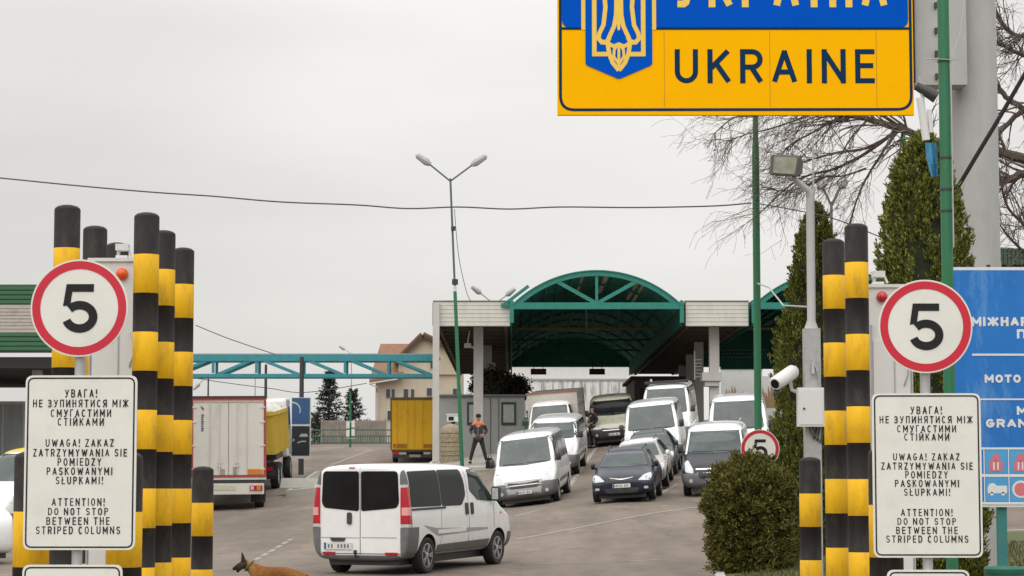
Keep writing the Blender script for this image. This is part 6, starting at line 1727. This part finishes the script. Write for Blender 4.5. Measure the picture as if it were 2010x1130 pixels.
def thuja(px, D, ytop, shape, label, n, seed, base_lift=0):
    random.seed(seed)
    t = P(px, ytop, D); g = H(t.x, D) + base_lift
    Ht = t.z - g
    root = empty('conifer_tree', label, 'conifer', (t.x, D, g), 0, 'clipped conifers by the mast')
    m = MB(); m.tube([(0, 0, 0), (.02, 0, Ht * .5), (0, 0, Ht * .93)], [.10, .06, .015], 8); m.build('trunk', BARK, root, True)
    sx_, sy_ = [q_[0] for q_ in shape], [q_[1] for q_ in shape]
    prof = lambda f: float(np.interp(1 - f, sx_, sy_))      # f: 0 base .. 1 top
    pts = []
    # clumps: upright fans of flat sprays
    nc = n // 42
    for c in range(nc):
        f = 1 - math.sqrt(random.random()) * .995; f = random.random() ** 1.15
        a = random.uniform(0, 2 * PI); bump = .95 + .22 * mnoise.noise(Vector((math.cos(a) * 2.0 + seed, math.sin(a) * 2.0, f * 7)))
        rr = prof(f) * bump * random.uniform(.80, 1.04)
        c0 = Vector((math.cos(a) * rr, math.sin(a) * rr, f * Ht))
        outw = Vector((math.cos(a), math.sin(a), 0))
        ax_ = (outw * random.uniform(.2, .7) + Vector((random.uniform(-.25, .25), random.uniform(-.25, .25), 1))).normalized()
        sz = random.uniform(.10, .24) * (.7 + .5 * (1 - f))
        for k in range(42):
            u = random.random()
            d = (ax_ + rnd_dir() * .55).normalized()
            p = c0 + ax_ * sz * (u - .45) * 1.3 + rnd_dir() * sz * .38 * (1 - u * .6)
            pts.append((p, d, random.uniform(.035, .08), random.uniform(.014, .030)))
    sprays('crown', pts, leafmat('thuja_green', [(.022, .026, .007), (.078, .098, .018), (.16, .185, .03), (.26, .25, .05)]), root)
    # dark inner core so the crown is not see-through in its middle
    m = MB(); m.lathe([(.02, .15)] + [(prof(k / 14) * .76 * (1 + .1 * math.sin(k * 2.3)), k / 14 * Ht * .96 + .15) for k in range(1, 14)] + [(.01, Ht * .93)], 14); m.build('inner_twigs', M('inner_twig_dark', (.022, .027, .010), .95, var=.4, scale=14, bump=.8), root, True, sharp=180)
    return root
thuja(1810, 28.5, 272, [(0, .03), (.03, .17), (.075, .35), (.17, .49), (.26, .56), (.45, .66), (.7, .72), (1, .66)], 'broad tall conifer right behind the green pole at the mast', 105000, 11)
thuja(1602, 40, 408, [(0, .03), (.04, .19), (.0915, .30), (.204, .47), (.33, .62), (.457, .73), (.61, .79), (1, .74)], 'slimmer conifer standing behind the grey floodlight pole', 90000, 12)

def bush(px, D, py_c, rx, rz, label, n, seed):
    random.seed(seed)
    c = P(px, py_c, D); g = H(c.x, D) + .1
    root = empty('evergreen_bush', label, 'bush', (c.x, D, g))
    m = MB()
    for k in range(9):
        a = random.uniform(0, 2 * PI); r_ = random.uniform(.2, .6) * rx
        m.tube([(random.uniform(-.08, .08), random.uniform(-.08, .08), 0), (math.cos(a) * r_ * .4, math.sin(a) * r_ * .4, .5), (math.cos(a) * r_, math.sin(a) * r_, 1.1)], [.03, .022, .01], 6)
    m.build('stem', BARK, root, True)
    pts = []; zc = c.z - g
    for c_ in range(n // 46):
        d0 = rnd_dir()
        bump = 1 + .30 * mnoise.noise(d0 * 2.2 + Vector((seed, 0, 0))) + .24 * mnoise.noise(d0 * 5 + Vector((seed, 3, 0)))
        q = random.uniform(.55, 1.02) if random.random() < .35 else random.uniform(.84, 1.03)
        if d0.z > -.15: cc = Vector((d0.x * rx, d0.y * rx, d0.z * rz)) * bump * q + Vector((0, 0, zc))
        else:
            a = math.atan2(d0.y, d0.x); z = random.uniform(.05, zc)
            rr = rx * (.80 + .22 * (z / zc) ** .5) * bump * q; cc = Vector((math.cos(a) * rr, math.sin(a) * rr, z))
        if cc.z < .06: continue
        ax_ = (d0 * .7 + Vector((random.uniform(-.4, .4), random.uniform(-.4, .4), random.uniform(.2, .8)))).normalized(); sz = random.uniform(.07, .17)
        for k in range(46):
            u = random.random(); d = (ax_ + rnd_dir() * .8).normalized()
            pts.append((cc + ax_ * sz * (u - .4) * 1.5 + rnd_dir() * sz * .45 * (1 - u * .5), d, random.uniform(.035, .085), random.uniform(.013, .028)))
    sprays('foliage', pts, leafmat('bush_bronze', [(.014, .014, .005), (.048, .056, .012), (.10, .108, .022), (.17, .138, .032), (.22, .215, .05)]), root)
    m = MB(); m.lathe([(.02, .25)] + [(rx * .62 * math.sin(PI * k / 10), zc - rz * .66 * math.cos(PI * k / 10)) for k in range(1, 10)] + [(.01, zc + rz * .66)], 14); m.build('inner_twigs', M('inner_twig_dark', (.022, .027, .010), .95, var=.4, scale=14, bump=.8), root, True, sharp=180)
    return root
bush(1473, 36, 990, .64, .63, 'rounded bronze green bush on the grass island before the small 5 sign', 100000, 5)

GRASSM = M('short_grass', (.085, .095, .028), .95, var=.35, scale=16, grime=(.14, .115, .055), gscale=3, gamt=.6, bump=.6)
isl = [(2.98, 33.6), (3.05, 31.5), (3.3, 28.0), (3.9, 24.2), (9.5, 22.2), (14, 22), (14, 42), (8, 44), (4.9, 43), (4.1, 40.6), (3.45, 37.5), (3.1, 35.3)]
g_o = island(isl, .16, 'grass_verge', 'grass verge with pale kerb under the bush and conifers', GRASSM, .14)
random.seed(21)
pts = []
for k in range(22000):
    x = random.uniform(3.1, 9); y = random.uniform(24.4, 40)
    if x < 3.27 + max(0, (28 - y)) * .2 + max(0, (y - 34)) * .2: continue
    pts.append((Vector((x, y, H(x, y) + .12)), (Vector((random.uniform(-.5, .5), random.uniform(-.5, .5), 1))).normalized(), random.uniform(.04, .09), random.uniform(.008, .016)))
o = sprays('grass', pts, leafmat('grass_blade', [(.03, .035, .01), (.075, .085, .02), (.13, .12, .04)]), None)
setp(o, 'short grass blades growing on the verge around the bush', 'grass', kind='stuff')

def spruce(px, D, ytop, ybase, wid, label, n, seed, narrow=1):
    random.seed(seed)
    t = P(px, ytop, D); g = H(t.x, 150) - .3; Ht = t.z - g
    root = empty('spruce_tree', label, 'spruce', (t.x, D, g), 0, 'dark spruces behind the yard fence')
    m = MB(); m.tube([(0, 0, 0), (0, 0, Ht)], [.18, .02], 7); m.build('trunk', BARK, root, True)
    pts = []
    tiers = int(Ht / .33)
    for k in range(tiers):
        f = k / tiers
        rr = wid / 2 * (1 - f) ** .85 + .08
        for b_ in range(22):
            z = (f + random.uniform(-.6, .6) / tiers) * Ht + .3
            a = random.uniform(0, 2 * PI); ln = rr * random.uniform(.6, 1.18)
            dirn = Vector((math.cos(a), math.sin(a), -.30 + .55 * f))
            for q in range(int(n * .8)):
                u = random.random() ** .7
                p = Vector((0, 0, z)) + dirn * ln * u + Vector((0, 0, .12 * u * u * ln))
                pts.append((p, (dirn.normalized() * .8 + rnd_dir() * .8 + Vector((0, 0, -.5))).normalized(), random.uniform(.12, .30), random.uniform(.04, .09)))
    sprays('crown', pts, leafmat('spruce_green', [(.012, .017, .013), (.024, .034, .024), (.042, .055, .036)]), root)
spruce(646, 165, 733, 870, 3.3, 'tall dark spruce behind the concrete fence', 26, 31)
spruce(693, 163, 768, 870, 2.9, 'shorter dark spruce behind the thin green pole', 22, 32)
spruce(617, 162, 815, 870, 2.4, 'low dark spruce peeking out beside the advert banner', 18, 33)
# round dark tree over the kiosk
def crown_tree(px, D, py, r, label, n, seed):
    random.seed(seed); c = P(px, py, D); g = H(c.x, min(D, 149))
    root = empty('dark_tree', label, 'tree', (c.x, D, g)); zc = c.z - g
    m = MB(); m.tube([(0, 0, 0), (.05, 0, zc * .6), (0, 0, zc)], [.15, .10, .04], 8)
    for k in range(7):
        a = random.uniform(0, 6.28); m.tube([(0, 0, zc * .55), (math.cos(a) * r * .5, math.sin(a) * r * .5, zc - .1), (math.cos(a) * r * .8, math.sin(a) * r * .8, zc + .4)], [.06, .04, .015], 5)
    m.build('trunk', BARK, root, True); pts = []
    for k in range(n // 30):
        d0 = rnd_dir(); q = random.uniform(.45, 1.0) * (1 + .35 * mnoise.noise(d0 * 2 + Vector((seed, 0, 0))))
        cc = Vector((d0.x * r, d0.y * r, d0.z * r * .8)) * q + Vector((0, 0, zc))
        for j in range(30): pts.append((cc + rnd_dir() * random.random() * .32, rnd_dir(), random.uniform(.10, .22), random.uniform(.05, .10)))
    sprays('crown', pts, leafmat('dark_leaf', [(.014, .015, .009), (.032, .034, .018), (.06, .055, .03)]), root)
crown_tree(997, 112, 762, .95, 'dark bushy tree rising over the grey kiosk roof', 9000, 41)
crown_tree(960, 114, 752, .85, 'second dark bushy tree over the kiosk, nearer the canopy pillars', 7000, 42)

# bare weeping tree at the right, trunk just outside the frame
random.seed(77)
TD = 38.0
tr_ = P(2080, 955, TD); g = H(tr_.x, TD)
root = empty('bare_tree', 'leafless tree with long drooping twigs behind the mast and yellow sign', 'tree', (tr_.x, TD, g))
O = root.location.copy()
q = lambda x, y, dy=0: P(x, y, TD + dy) - O
trunk = MB(); trunk.tube([(0, 0, -.1), (-.02, .05, 1.5), q(2060, 560), q(2064, 400), q(2050, 260, .3), q(2035, 60, .4), q(2020, -120, .6)], [.34, .27, .24, .20, .16, .11, .05], 12)
trunk.build('trunk', BARK, root, True)
lim = MB(); TW = []
def limb(path, r0, r1, twigs=0, spread=1):
    V = [q(*a) for a in path]; k = len(V); dense = []
    for i in range(k - 1):
        p0, p1, p2, p3 = V[max(i - 1, 0)], V[i], V[i + 1], V[min(i + 2, k - 1)]
        for s_ in range(5):
            t = s_ / 5
            dense.append(.5 * ((2 * p1) + (p2 - p0) * t + (2 * p0 - 5 * p1 + 4 * p2 - p3) * t * t + (3 * p1 - p0 - 3 * p2 + p3) * t ** 3) + rnd_dir() * r1 * .4)
    dense.append(V[-1]); n_ = len(dense)
    lim.tube(dense, [r0 + (r1 - r0) * i / (n_ - 1) for i in range(n_)], 7)
    for s_ in range(int(twigs * 2.2)):
        i = random.randint(int(n_ * .15), n_ - 2); d = (dense[i + 1] - dense[i]).normalized()
        twig(dense[i].lerp(dense[i + 1], random.random()), (d + rnd_dir() * .9 + Vector((0, 0, random.uniform(-.5, .45)))).normalized(), random.uniform(.5, 1.35) * spread, max(.007, (r0 + (r1 - r0) * i / n_) * .35), 0)
tw = MB()
def twig(p, d, ln, r_, lev):
    pts = [p]; n_ = 7; dd = d.copy()
    for k in range(n_):
        dd = (dd + rnd_dir() * .22 + Vector((-.03, 0, -.045 - .012 * k if lev else -.02))).normalized()
        pts.append(pts[-1] + dd * ln / n_)
    tw.tube(pts, [max(.0025, r_ * (1 - .82 * k / n_)) for k in range(n_ + 1)], 3 if lev else 4, cap=False)
    if lev < 2:
        for k in range(3 if lev == 0 else 2):
            i = random.randint(1, n_ - 1); d2 = ((pts[i + 1] - pts[i]).normalized() + rnd_dir() * .85).normalized()
            twig(pts[i], d2, ln * random.uniform(.45, .8), r_ * .6, lev + 1)
limb([(2060, 330), (1950, 296), (1839, 278), (1764, 252), (1684, 229), (1625, 223), (1560, 205)], .10, .022, 16)
limb([(1700, 232), (1651, 231), (1599, 258), (1551, 284), (1530, 310)], .028, .008, 12, .8)
limb([(1770, 254), (1700, 290), (1640, 300), (1574, 318), (1520, 330)], .032, .008, 12, .8)
limb([(1764, 252), (1700, 300), (1640, 330), (1580, 346), (1541, 371), (1490, 420)], .034, .008, 14, .8)
limb([(1764, 254), (1725, 310), (1690, 370), (1668, 440), (1660, 480)], .026, .008, 10, .7)
limb([(1660, 226), (1580, 215), (1500, 225), (1440, 232), (1402, 262)], .024, .006, 14, .6)
limb([(1600, 222), (1520, 250), (1470, 262), (1430, 275)], .018, .005, 10, .6)
limb([(1780, 258), (1720, 220), (1640, 190), (1560, 180)], .035, .01, 10)
limb([(1625, 345), (1560, 372), (1505, 372)], .016, .006, 7, .6)
limb([(1700, 330), (1655, 345), (1600, 352), (1560, 390)], .018, .006, 9, .7)
limb([(2064, 330), (2010, 340), (1968, 356), (1930, 372)], .085, .05, 6, .7)
limb([(2040, 190), (2000, 222), (1962, 258), (1930, 290)], .055, .03, 6, .7)
limb([(2050, 262), (2010, 216), (1975, 190), (1945, 150), (1930, 80)], .06, .03, 10, .8)
limb([(2035, 60), (1995, 70), (1965, 40), (1940, -20)], .05, .02, 12, .8)
limb([(2040, 120), (2000, 105), (1960, 84), (1930, 60)], .04, .015, 12, .8)
limb([(2060, 480), (2010, 440), (1975, 400), (1960, 330)], .04, .012, 12, .8)
limb([(2070, 530), (2020, 500), (1985, 470), (1962, 440)], .035, .012, 12, .8)
limb([(2030, 0), (1990, -20), (1960, -60), (1900, -80), (1850, -90)], .05, .02, 12, .8)
lim.build('limb', BARK, root, True); tw.build('twig', M('grey_twig', (.135, .108, .092), .9, var=.3, scale=20), root, recalc=False)

# ------------------------------------------------------------------ person and dog (one continuous skinned body each)
def skin_body(name, verts, edges, mat, parent=None, sub=2):
    me = bpy.data.meshes.new(name); me.from_pydata([v_[0] for v_ in verts], edges, [])
    o = link(name, me)
    o.modifiers.new('skin', 'SKIN').use_smooth_shade = True
    for i, v_ in enumerate(verts):
        r_ = v_[1]; r_ = r_ if isinstance(r_, tuple) else (r_, r_)
        me.skin_vertices[0].data[i].radius = r_; me.skin_vertices[0].data[i].use_root = (i == 0)
    s_ = o.modifiers.new('sub', 'SUBSURF'); s_.levels = sub; s_.render_levels = sub
    bpy.context.view_layer.update()
    dg = bpy.context.evaluated_depsgraph_get()
    m2 = bpy.data.meshes.new_from_object(o.evaluated_get(dg)); bpy.data.objects.remove(o); bpy.data.meshes.remove(me)
    m2.materials.clear(); m2.materials.append(mat); m2.shade_smooth(); m2.name = name
    return link(name, m2, parent)
SKIN = M('skin', (.42, .24, .17), .55, var=.06)
HAIR = M('dark_hair', (.018, .014, .012), .6, var=.3)
def stander(loc, yaw, hi, lo, legs, hat, label, stance=.20, group=None, hands_on_hips=True):
    """standing adult, 1.75 m, facing +Y before yaw; hands resting in the jacket front"""
    root = empty('person', label, 'person', loc, yaw, group)
    j = {}; V = []; E = []
    def add(k, p, r_, par=None):
        j[k] = len(V); V.append((p, r_))
        if par is not None: E.append((j[par], j[k]))
    add('pelvis', (0, 0, .94), (.15, .11)); add('waist', (0, 0, 1.08), (.14, .10), 'pelvis'); add('chest', (0, .01, 1.28), (.165, .115), 'waist'); add('neck0', (0, 0, 1.45), (.075, .07), 'chest'); add('neck', (0, .01, 1.52), .055, 'neck0')
    add('jaw', (0, .03, 1.58), (.062, .07), 'neck'); add('skull', (0, .015, 1.67), (.077, .092), 'jaw'); add('crown', (0, .0, 1.73), (.055, .07), 'skull')
    for sg, s_ in ((1, 'r'), (-1, 'l')):
        add('sh' + s_, (sg * .19, 0, 1.42), .065, 'chest'); add('el' + s_, (sg * .30, -.06, 1.17), .045, 'sh' + s_); add('wr' + s_, (sg * .17, .13, 1.03), .032, 'el' + s_)
        add('hip' + s_, (sg * .10, 0, .86), .095, 'pelvis'); add('kn' + s_, (sg * (.10 + stance * .5), .03, .48), .062, 'hip' + s_); add('an' + s_, (sg * (.10 + stance), 0, .09), .042, 'kn' + s_); add('toe' + s_, (sg * (.12 + stance), .17, .035), .035, 'an' + s_)
        add('palm' + s_, (sg * .12, .155, 1.01), (.036, .018), 'wr' + s_)
        for f in range(4):
            z = 1.03 - f * .018; ln = (.06, .07, .066, .05)[f]
            add('f%d%s' % (f, s_), (sg * (.12 - ln * .55), .165, z), .0095, 'palm' + s_); add('g%d%s' % (f, s_), (sg * (.12 - ln * 1.0), .155, z - .012), .0085, 'f%d%s' % (f, s_))
        add('t' + s_, (sg * .115, .185, 1.045), .011, 'palm' + s_); add('u' + s_, (sg * .095, .19, 1.065), .0095, 't' + s_)
    body = skin_body('body', V, E, SKIN, root)
    # clothing: slightly larger skins over the same joints
    def cloth(name, keys, edges, grow, mat):
        vv = []; ix = {}
        for k, r_ in keys:
            p = V[j[k]][0] if isinstance(k, str) else k
            ix[k] = len(vv); vv.append((p, r_))
        return skin_body(name, vv, [(ix[a], ix[b]) for a, b in edges], mat, root)
    cloth('jacket', [((0, 0, 1.12), (.165, .125)), ((0, 0, .93), (.175, .135)), ('chest', (.185, .135)), ((0, 0, 1.44), (.09, .085))] + sum([[('sh' + s_, .083), ('el' + s_, .064), ((sg * .185, .11, 1.045), .05)] for sg, s_ in ((1, 'r'), (-1, 'l'))], []),
          [((0, 0, 1.12), (0, 0, .93)), ((0, 0, 1.12), 'chest'), ('chest', (0, 0, 1.44)), ('chest', 'shr'), ('shr', 'elr'), ('elr', (.185, .11, 1.045)), ('chest', 'shl'), ('shl', 'ell'), ('ell', (-.185, .11, 1.045))], 0, lo)
    cloth('yoke', [('chest', (.18, .13)), ((0, 0, 1.455), (.105, .105)), ((.185, 0, 1.42), .088), ((-.185, 0, 1.42), .088), ((.235, -.02, 1.31), .078), ((-.235, -.02, 1.31), .078), ((0, .012, 1.33), (.215, .175))][1:],
          [((0, .012, 1.33), (0, 0, 1.455)), ((0, .012, 1.33), (.185, 0, 1.42)), ((.185, 0, 1.42), (.235, -.02, 1.31)), ((0, .012, 1.33), (-.185, 0, 1.42)), ((-.185, 0, 1.42), (-.235, -.02, 1.31))], 0, hi)
    cloth('trousers', [('pelvis', (.16, .12)), ('hipr', .108), ('hipl', .108), ('knr', .076), ('knl', .076), ('anr', .06), ('anl', .06)], [('pelvis', 'hipr'), ('pelvis', 'hipl'), ('hipr', 'knr'), ('hipl', 'knl'), ('knr', 'anr'), ('knl', 'anl')], 0, legs)
    for sg in (1, -1):
        x = sg * (.10 + stance)
        skin_body('shoe', [((x, 0, .06), (.05, .055)), ((x + sg * .01, .10, .045), (.05, .042)), ((x + sg * .02, .19, .035), (.042, .032)), ((x, -.05, .05), (.045, .045))], [(0, 1), (1, 2), (0, 3)], INK, root)
    m = MB(); m.lathe([(.088, 1.675), (.098, 1.70), (.094, 1.75), (.07, 1.785), (.02, 1.80)], 20, (0, .005, 0))
    if hat: m.prism(rpoly([(-.075, 1.685), (.075, 1.685), (.07, 1.70), (-.07, 1.70)], .01), .06, .18)
    m.build('cap' if hat else 'hair', hat or HAIR, root, True)
    m = MB()
    for sg in (-1, 1): m.box((sg * .031, .098, 1.665), (.022, .012, .010))
    m.build('eye', INK, root); m = MB(); m.add([(-.013, .095, 1.62), (.013, .095, 1.62), (0, .128, 1.625), (0, .098, 1.665)], [(0, 1, 2), (0, 2, 3), (1, 3, 2), (0, 3, 1)]); m.build('nose', SKIN, root)
    m = MB(); m.box((0, .10, 1.592), (.045, .008, .009)); m.build('mouth', M('lip', (.25, .10, .09), .5), root)
    m = MB()
    for sg in (-1, 1): m.box((sg * .080, .01, 1.645), (.016, .03, .055))
    m.build('ear', SKIN, root)
    m = MB(); m.box((0, .145, 1.17), (.012, .012, .40)); m.build('zip', GALV, root)
    return root
c0 = P(939, 903, 88); z0 = H(c0.x, 88) + .12
man = stander((c0.x, 88, z0), R(176), M('orange_hivis', (.78, .16, .045), .75, var=.15, scale=14), M('dark_grey_jacket', (.035, .033, .038), .8, var=.2), M('dark_trousers', (.022, .017, .02), .85, var=.2), INK, 'man with orange shoulders, dark jacket and cap standing legs apart by the lamp post')
man.scale = (1.06, 1.06, 1.06)
c0 = P(1163, 862, 96.6); stander((c0.x, 96.6, H(c0.x, 96.6)), R(120), M('black_coat', (.018, .018, .02), .8), M('black_coat', (.018, .018, .02), .8), M('grey_jeans', (.06, .065, .08), .85), None, 'person in dark clothes standing beside the khaki van', .06)
c0 = P(1037, 850, 101); stander((c0.x, 101, H(c0.x, 101)), R(150), M('green_vest', (.02, .16, .08), .75), M('green_vest', (.02, .16, .08), .75), M('dark_trousers', (.022, .017, .02), .85), None, 'person in a green top by the kiosk corner above the lorry cab', .06)
# black boot-like bag beside the man
c0 = P(961, 915, 86.6); root = empty('black_bag', 'small black bag standing on the kerb beside the man', 'bag', (c0.x, 86.6, H(c0.x, 86.6) + .05))
m = MB(); m.prism(rpoly([(-.16, 0), (.17, 0), (.15, .33), (.04, .40), (-.10, .38)], .06), -.12, .12); m.build('bag_body', INK, root, True)
m = MB(); m.tube([(-.06, 0, .36), (-.03, 0, .47), (.05, 0, .48), (.08, 0, .36)], .015, 6); m.build('bag_handle', INK, root, True)

# shepherd dog walking left in front of the white van
def dog():
    random.seed(4)
    DD = 28.6; s_ = F / DD
    nose = P(455, 1113, DD)
    gz = H(P(530, 1100, DD).x, DD)
    root = empty('dog', 'tan shepherd dog with a dark muzzle and pricked ears walking left', 'dog', (P(455, 1100, DD).x, DD, gz))
    X = lambda p: (p - 455) / s_; Z = lambda q: P(530, q, DD).z - gz
    V = []; E = []; j = {}
    def add(k, p, r_, par=None):
        j[k] = len(V); V.append((p, r_))
        if par is not None: E.append((j[par], j[k]))
    zb = Z(1127)
    add('rump', (X(588), 0, zb + .005), (.105, .115)); add('loin', (X(562), 0, zb + .008), (.10, .105), 'rump'); add('ribs', (X(535), 0, zb - .03), (.115, .125), 'loin'); add('chest', (X(513), 0, zb - .035), (.115, .14), 'ribs')
    add('neck1', (X(500), 0, zb + .055), (.088, .088), 'chest'); add('neck2', (X(488), 0, zb + .115), (.070, .072), 'neck1'); add('head', (X(477), 0, Z(1106)), (.062, .062), 'neck2'); add('brow', (X(470), 0, Z(1109)), (.050, .050), 'head'); add('muzzle', (X(463), 0, Z(1115)), (.030, .030), 'brow'); add('nose', (X(456), 0, Z(1117.5)), (.021, .021), 'muzzle')
    add('jaw', (X(466), 0, Z(1124)), (.019, .015), 'brow')
    add('tail1', (X(600), 0, zb - .02), .04, 'rump'); add('tail2', (X(612), 0, zb - .17), .045, 'tail1'); add('tail3', (X(622), 0, zb - .32), .035, 'tail2'); add('tail4', (X(632), 0, zb - .37), .015, 'tail3')
    for sg, ph in ((-1, .07), (1, -.05)):
        t = str(sg)
        add('shl' + t, (X(510), sg * .085, zb - .14), .055, 'chest'); add('elb' + t, (X(514) + ph * .3, sg * .09, zb - .27), .042, 'shl' + t); add('wri' + t, (X(508) - ph, sg * .085, .10), .026, 'elb' + t); add('paw' + t, (X(504) - ph, sg * .085, .03), .03, 'wri' + t); add('toe' + t, (X(498) - ph, sg * .085, .025), .024, 'paw' + t)
        add('hip' + t, (X(588), sg * .075, zb - .09), .08, 'rump'); add('sti' + t, (X(576) - ph * .5, sg * .085, zb - .27), .055, 'hip' + t); add('hoc' + t, (X(598) + ph, sg * .08, .17), .028, 'sti' + t); add('hpw' + t, (X(592) + ph, sg * .08, .03), .028, 'hoc' + t); add('hto' + t, (X(584) + ph, sg * .08, .025), .023, 'hpw' + t)
    fur = bpy.data.materials.new('dog_fur'); fur.use_nodes = True; t = fur.node_tree; b = t.nodes['Principled BSDF']; b.inputs['Roughness'].default_value = .8; b.inputs['Specular IOR Level'].default_value = .2
    co = t.nodes.new('ShaderNodeTexCoord'); sx = t.nodes.new('ShaderNodeSeparateXYZ'); t.links.new(co.outputs['Object'], sx.inputs[0])
    n = t.nodes.new('ShaderNodeTexNoise'); n.inputs['Scale'].default_value = 22; n.inputs['Detail'].default_value = 5; t.links.new(co.outputs['Object'], n.inputs['Vector'])
    sc2 = t.nodes.new('ShaderNodeMath'); sc2.operation = 'MULTIPLY_ADD'; sc2.inputs[1].default_value = .09; t.links.new(n.outputs[0], sc2.inputs[0]); t.links.new(sx.outputs['X'], sc2.inputs[2])
    r_ = t.nodes.new('ShaderNodeValToRGB'); e_ = r_.color_ramp.elements
    mr_ = t.nodes.new('ShaderNodeMapRange'); mr_.inputs[1].default_value = 0; mr_.inputs[2].default_value = 1.1; t.links.new(sc2.outputs[0], mr_.inputs[0]); t.links.new(mr_.outputs[0], r_.inputs[0])
    e_[0].position = .08; e_[0].color = (.016, .012, .010, 1); e_[1].position = 1; e_[1].color = (.24, .11, .035, 1)
    for p_, c in ((.16, (.05, .04, .03)), (.205, (.04, .022, .012)), (.25, (.30, .165, .06)), (.34, (.22, .09, .022)), (.5, (.165, .062, .014)), (.75, (.21, .09, .024))):
        z = e_.new(p_); z.color = (*c, 1)
    n3 = t.nodes.new('ShaderNodeTexNoise'); n3.inputs['Scale'].default_value = 60; n3.inputs['Detail'].default_value = 3
    mp_ = t.nodes.new('ShaderNodeMapping'); mp_.inputs['Scale'].default_value = (.35, 1, 1.6); t.links.new(co.outputs['Object'], mp_.inputs[0]); t.links.new(mp_.outputs[0], n3.inputs['Vector'])
    m4 = t.nodes.new('ShaderNodeMapRange'); m4.inputs[1].default_value = .3; m4.inputs[2].default_value = .7; m4.inputs[3].default_value = .7; m4.inputs[4].default_value = 1.3; t.links.new(n3.outputs[0], m4.inputs[0])
    mx = t.nodes.new('ShaderNodeMix'); mx.data_type = 'RGBA'; mx.blend_type = 'MULTIPLY'; mx.inputs[0].default_value = 1; t.links.new(r_.outputs[0], mx.inputs[6]); t.links.new(m4.outputs[0], mx.inputs[7]); t.links.new(mx.outputs[2], b.inputs['Base Color'])
    bp = t.nodes.new('ShaderNodeBump'); bp.inputs['Strength'].default_value = .6; bp.inputs['Distance'].default_value = .01; t.links.new(n3.outputs[0], bp.inputs['Height']); t.links.new(bp.outputs[0], b.inputs['Normal'])
    body = skin_body('body', V, E, fur, root)
    EAR = M('dog_ear_dark', (.022, .013, .009), .8, var=.3)
    for sg in (-1, 1):
        m = MB(); zb_ = Z(1102); x0 = X(478)
        m.add([(x0 - .028, sg * .022 - .012, zb_), (x0 + .035, sg * .05, zb_ - .005), (x0 + .03, sg * .02, zb_), (x0 - .022, sg * .045, zb_ + .12), (x0 - .012, sg * .06, zb_ + .02)], [(0, 1, 3), (1, 2, 3), (2, 0, 3), (0, 4, 1), (0, 4, 3), (4, 1, 3)])
        m.build('ear', EAR, root)
    m = MB()
    for sg in (-1, 1): m.lathe([(.001, -.007), (.006, -.004), (.008, 0), (.006, .004), (.001, .007)], 10, (X(467), sg * .042, Z(1107.5)))
    m.build('eye', INK, root)
    m = MB()
    c1 = Vector((X(489), 0, zb + .105)); ax_ = Vector((-.75, 0, .6)).normalized(); u = Vector((0, 1, 0)); w_ = ax_.cross(u)
    m.tube([c1 + (u * .078 * math.cos(a * PI / 12) + w_ * .080 * math.sin(a * PI / 12)) for a in range(25)], .010, 6, cap=False); m.build('collar', M('collar_olive', (.10, .10, .05), .7), root, True)
    return root
dog()

# ------------------------------------------------------------------ every separate bar, pane, clamp and bolt becomes a part of its own
SPLIT = {'clamp', 'panel_seam', 'divider_line', 'roof_rib', 'roof_beam', 'red_pictogram', 'pictogram_field', 'band', 'arm_bolt', 'back_rail', 'top_lug', 'support_post', 'chord', 'lattice_bar', 'fence_post', 'fence_panel',
         'wall_post', 'cabinet_door', 'hinge_strip', 'eye', 'ear', 'wiper', 'panel_joint', 'roof_bar', 'roof_rail', 'notice_board', 'lamp_hanger', 'rooflight', 'side_sheet', 'door_seam', 'cross_tie', 'edge_trim', 'bolt', 'grille_slot',
         'hanger', 'press_line', 'rust_panel', 'notice_sticker', 'side_tube', 'stem', 'cab_window', 'rear_window', 'indicator', 'clear_lens', 'side_rib', 'locking_bar', 'purlin', 'wire_tie', 'window'}
for o in list(col.objects):
    if o.type != 'MESH' or o.parent is None or o.name.split('.')[0] not in SPLIT or o.modifiers: continue
    bm = bmesh.new(); bm.from_mesh(o.data); bm.faces.ensure_lookup_table()
    seen = set(); isl = []
    for f in bm.faces:
        if f.index in seen: continue
        st = [f]; seen.add(f.index); g_ = []
        while st:
            q_ = st.pop(); g_.append(q_.index)
            for e_ in q_.verts:
                for h_ in e_.link_faces:
                    if h_.index not in seen: seen.add(h_.index); st.append(h_)
        isl.append(g_)
    if 1 < len(isl) <= 90:
        base_ = o.name.split('.')[0]; me0 = o.data
        for i, g_ in enumerate(isl):
            keep = set(g_); b2 = bm.copy(); b2.faces.ensure_lookup_table()
            bmesh.ops.delete(b2, geom=[f for f in b2.faces if f.index not in keep], context='FACES')
            me = bpy.data.meshes.new(base_); b2.to_mesh(me); b2.free()
            for mt in me0.materials: me.materials.append(mt)
            if i == 0: o.data = me
            else:
                c = link(base_, me, o.parent); c.matrix_basis = o.matrix_basis.copy()
    bm.free()
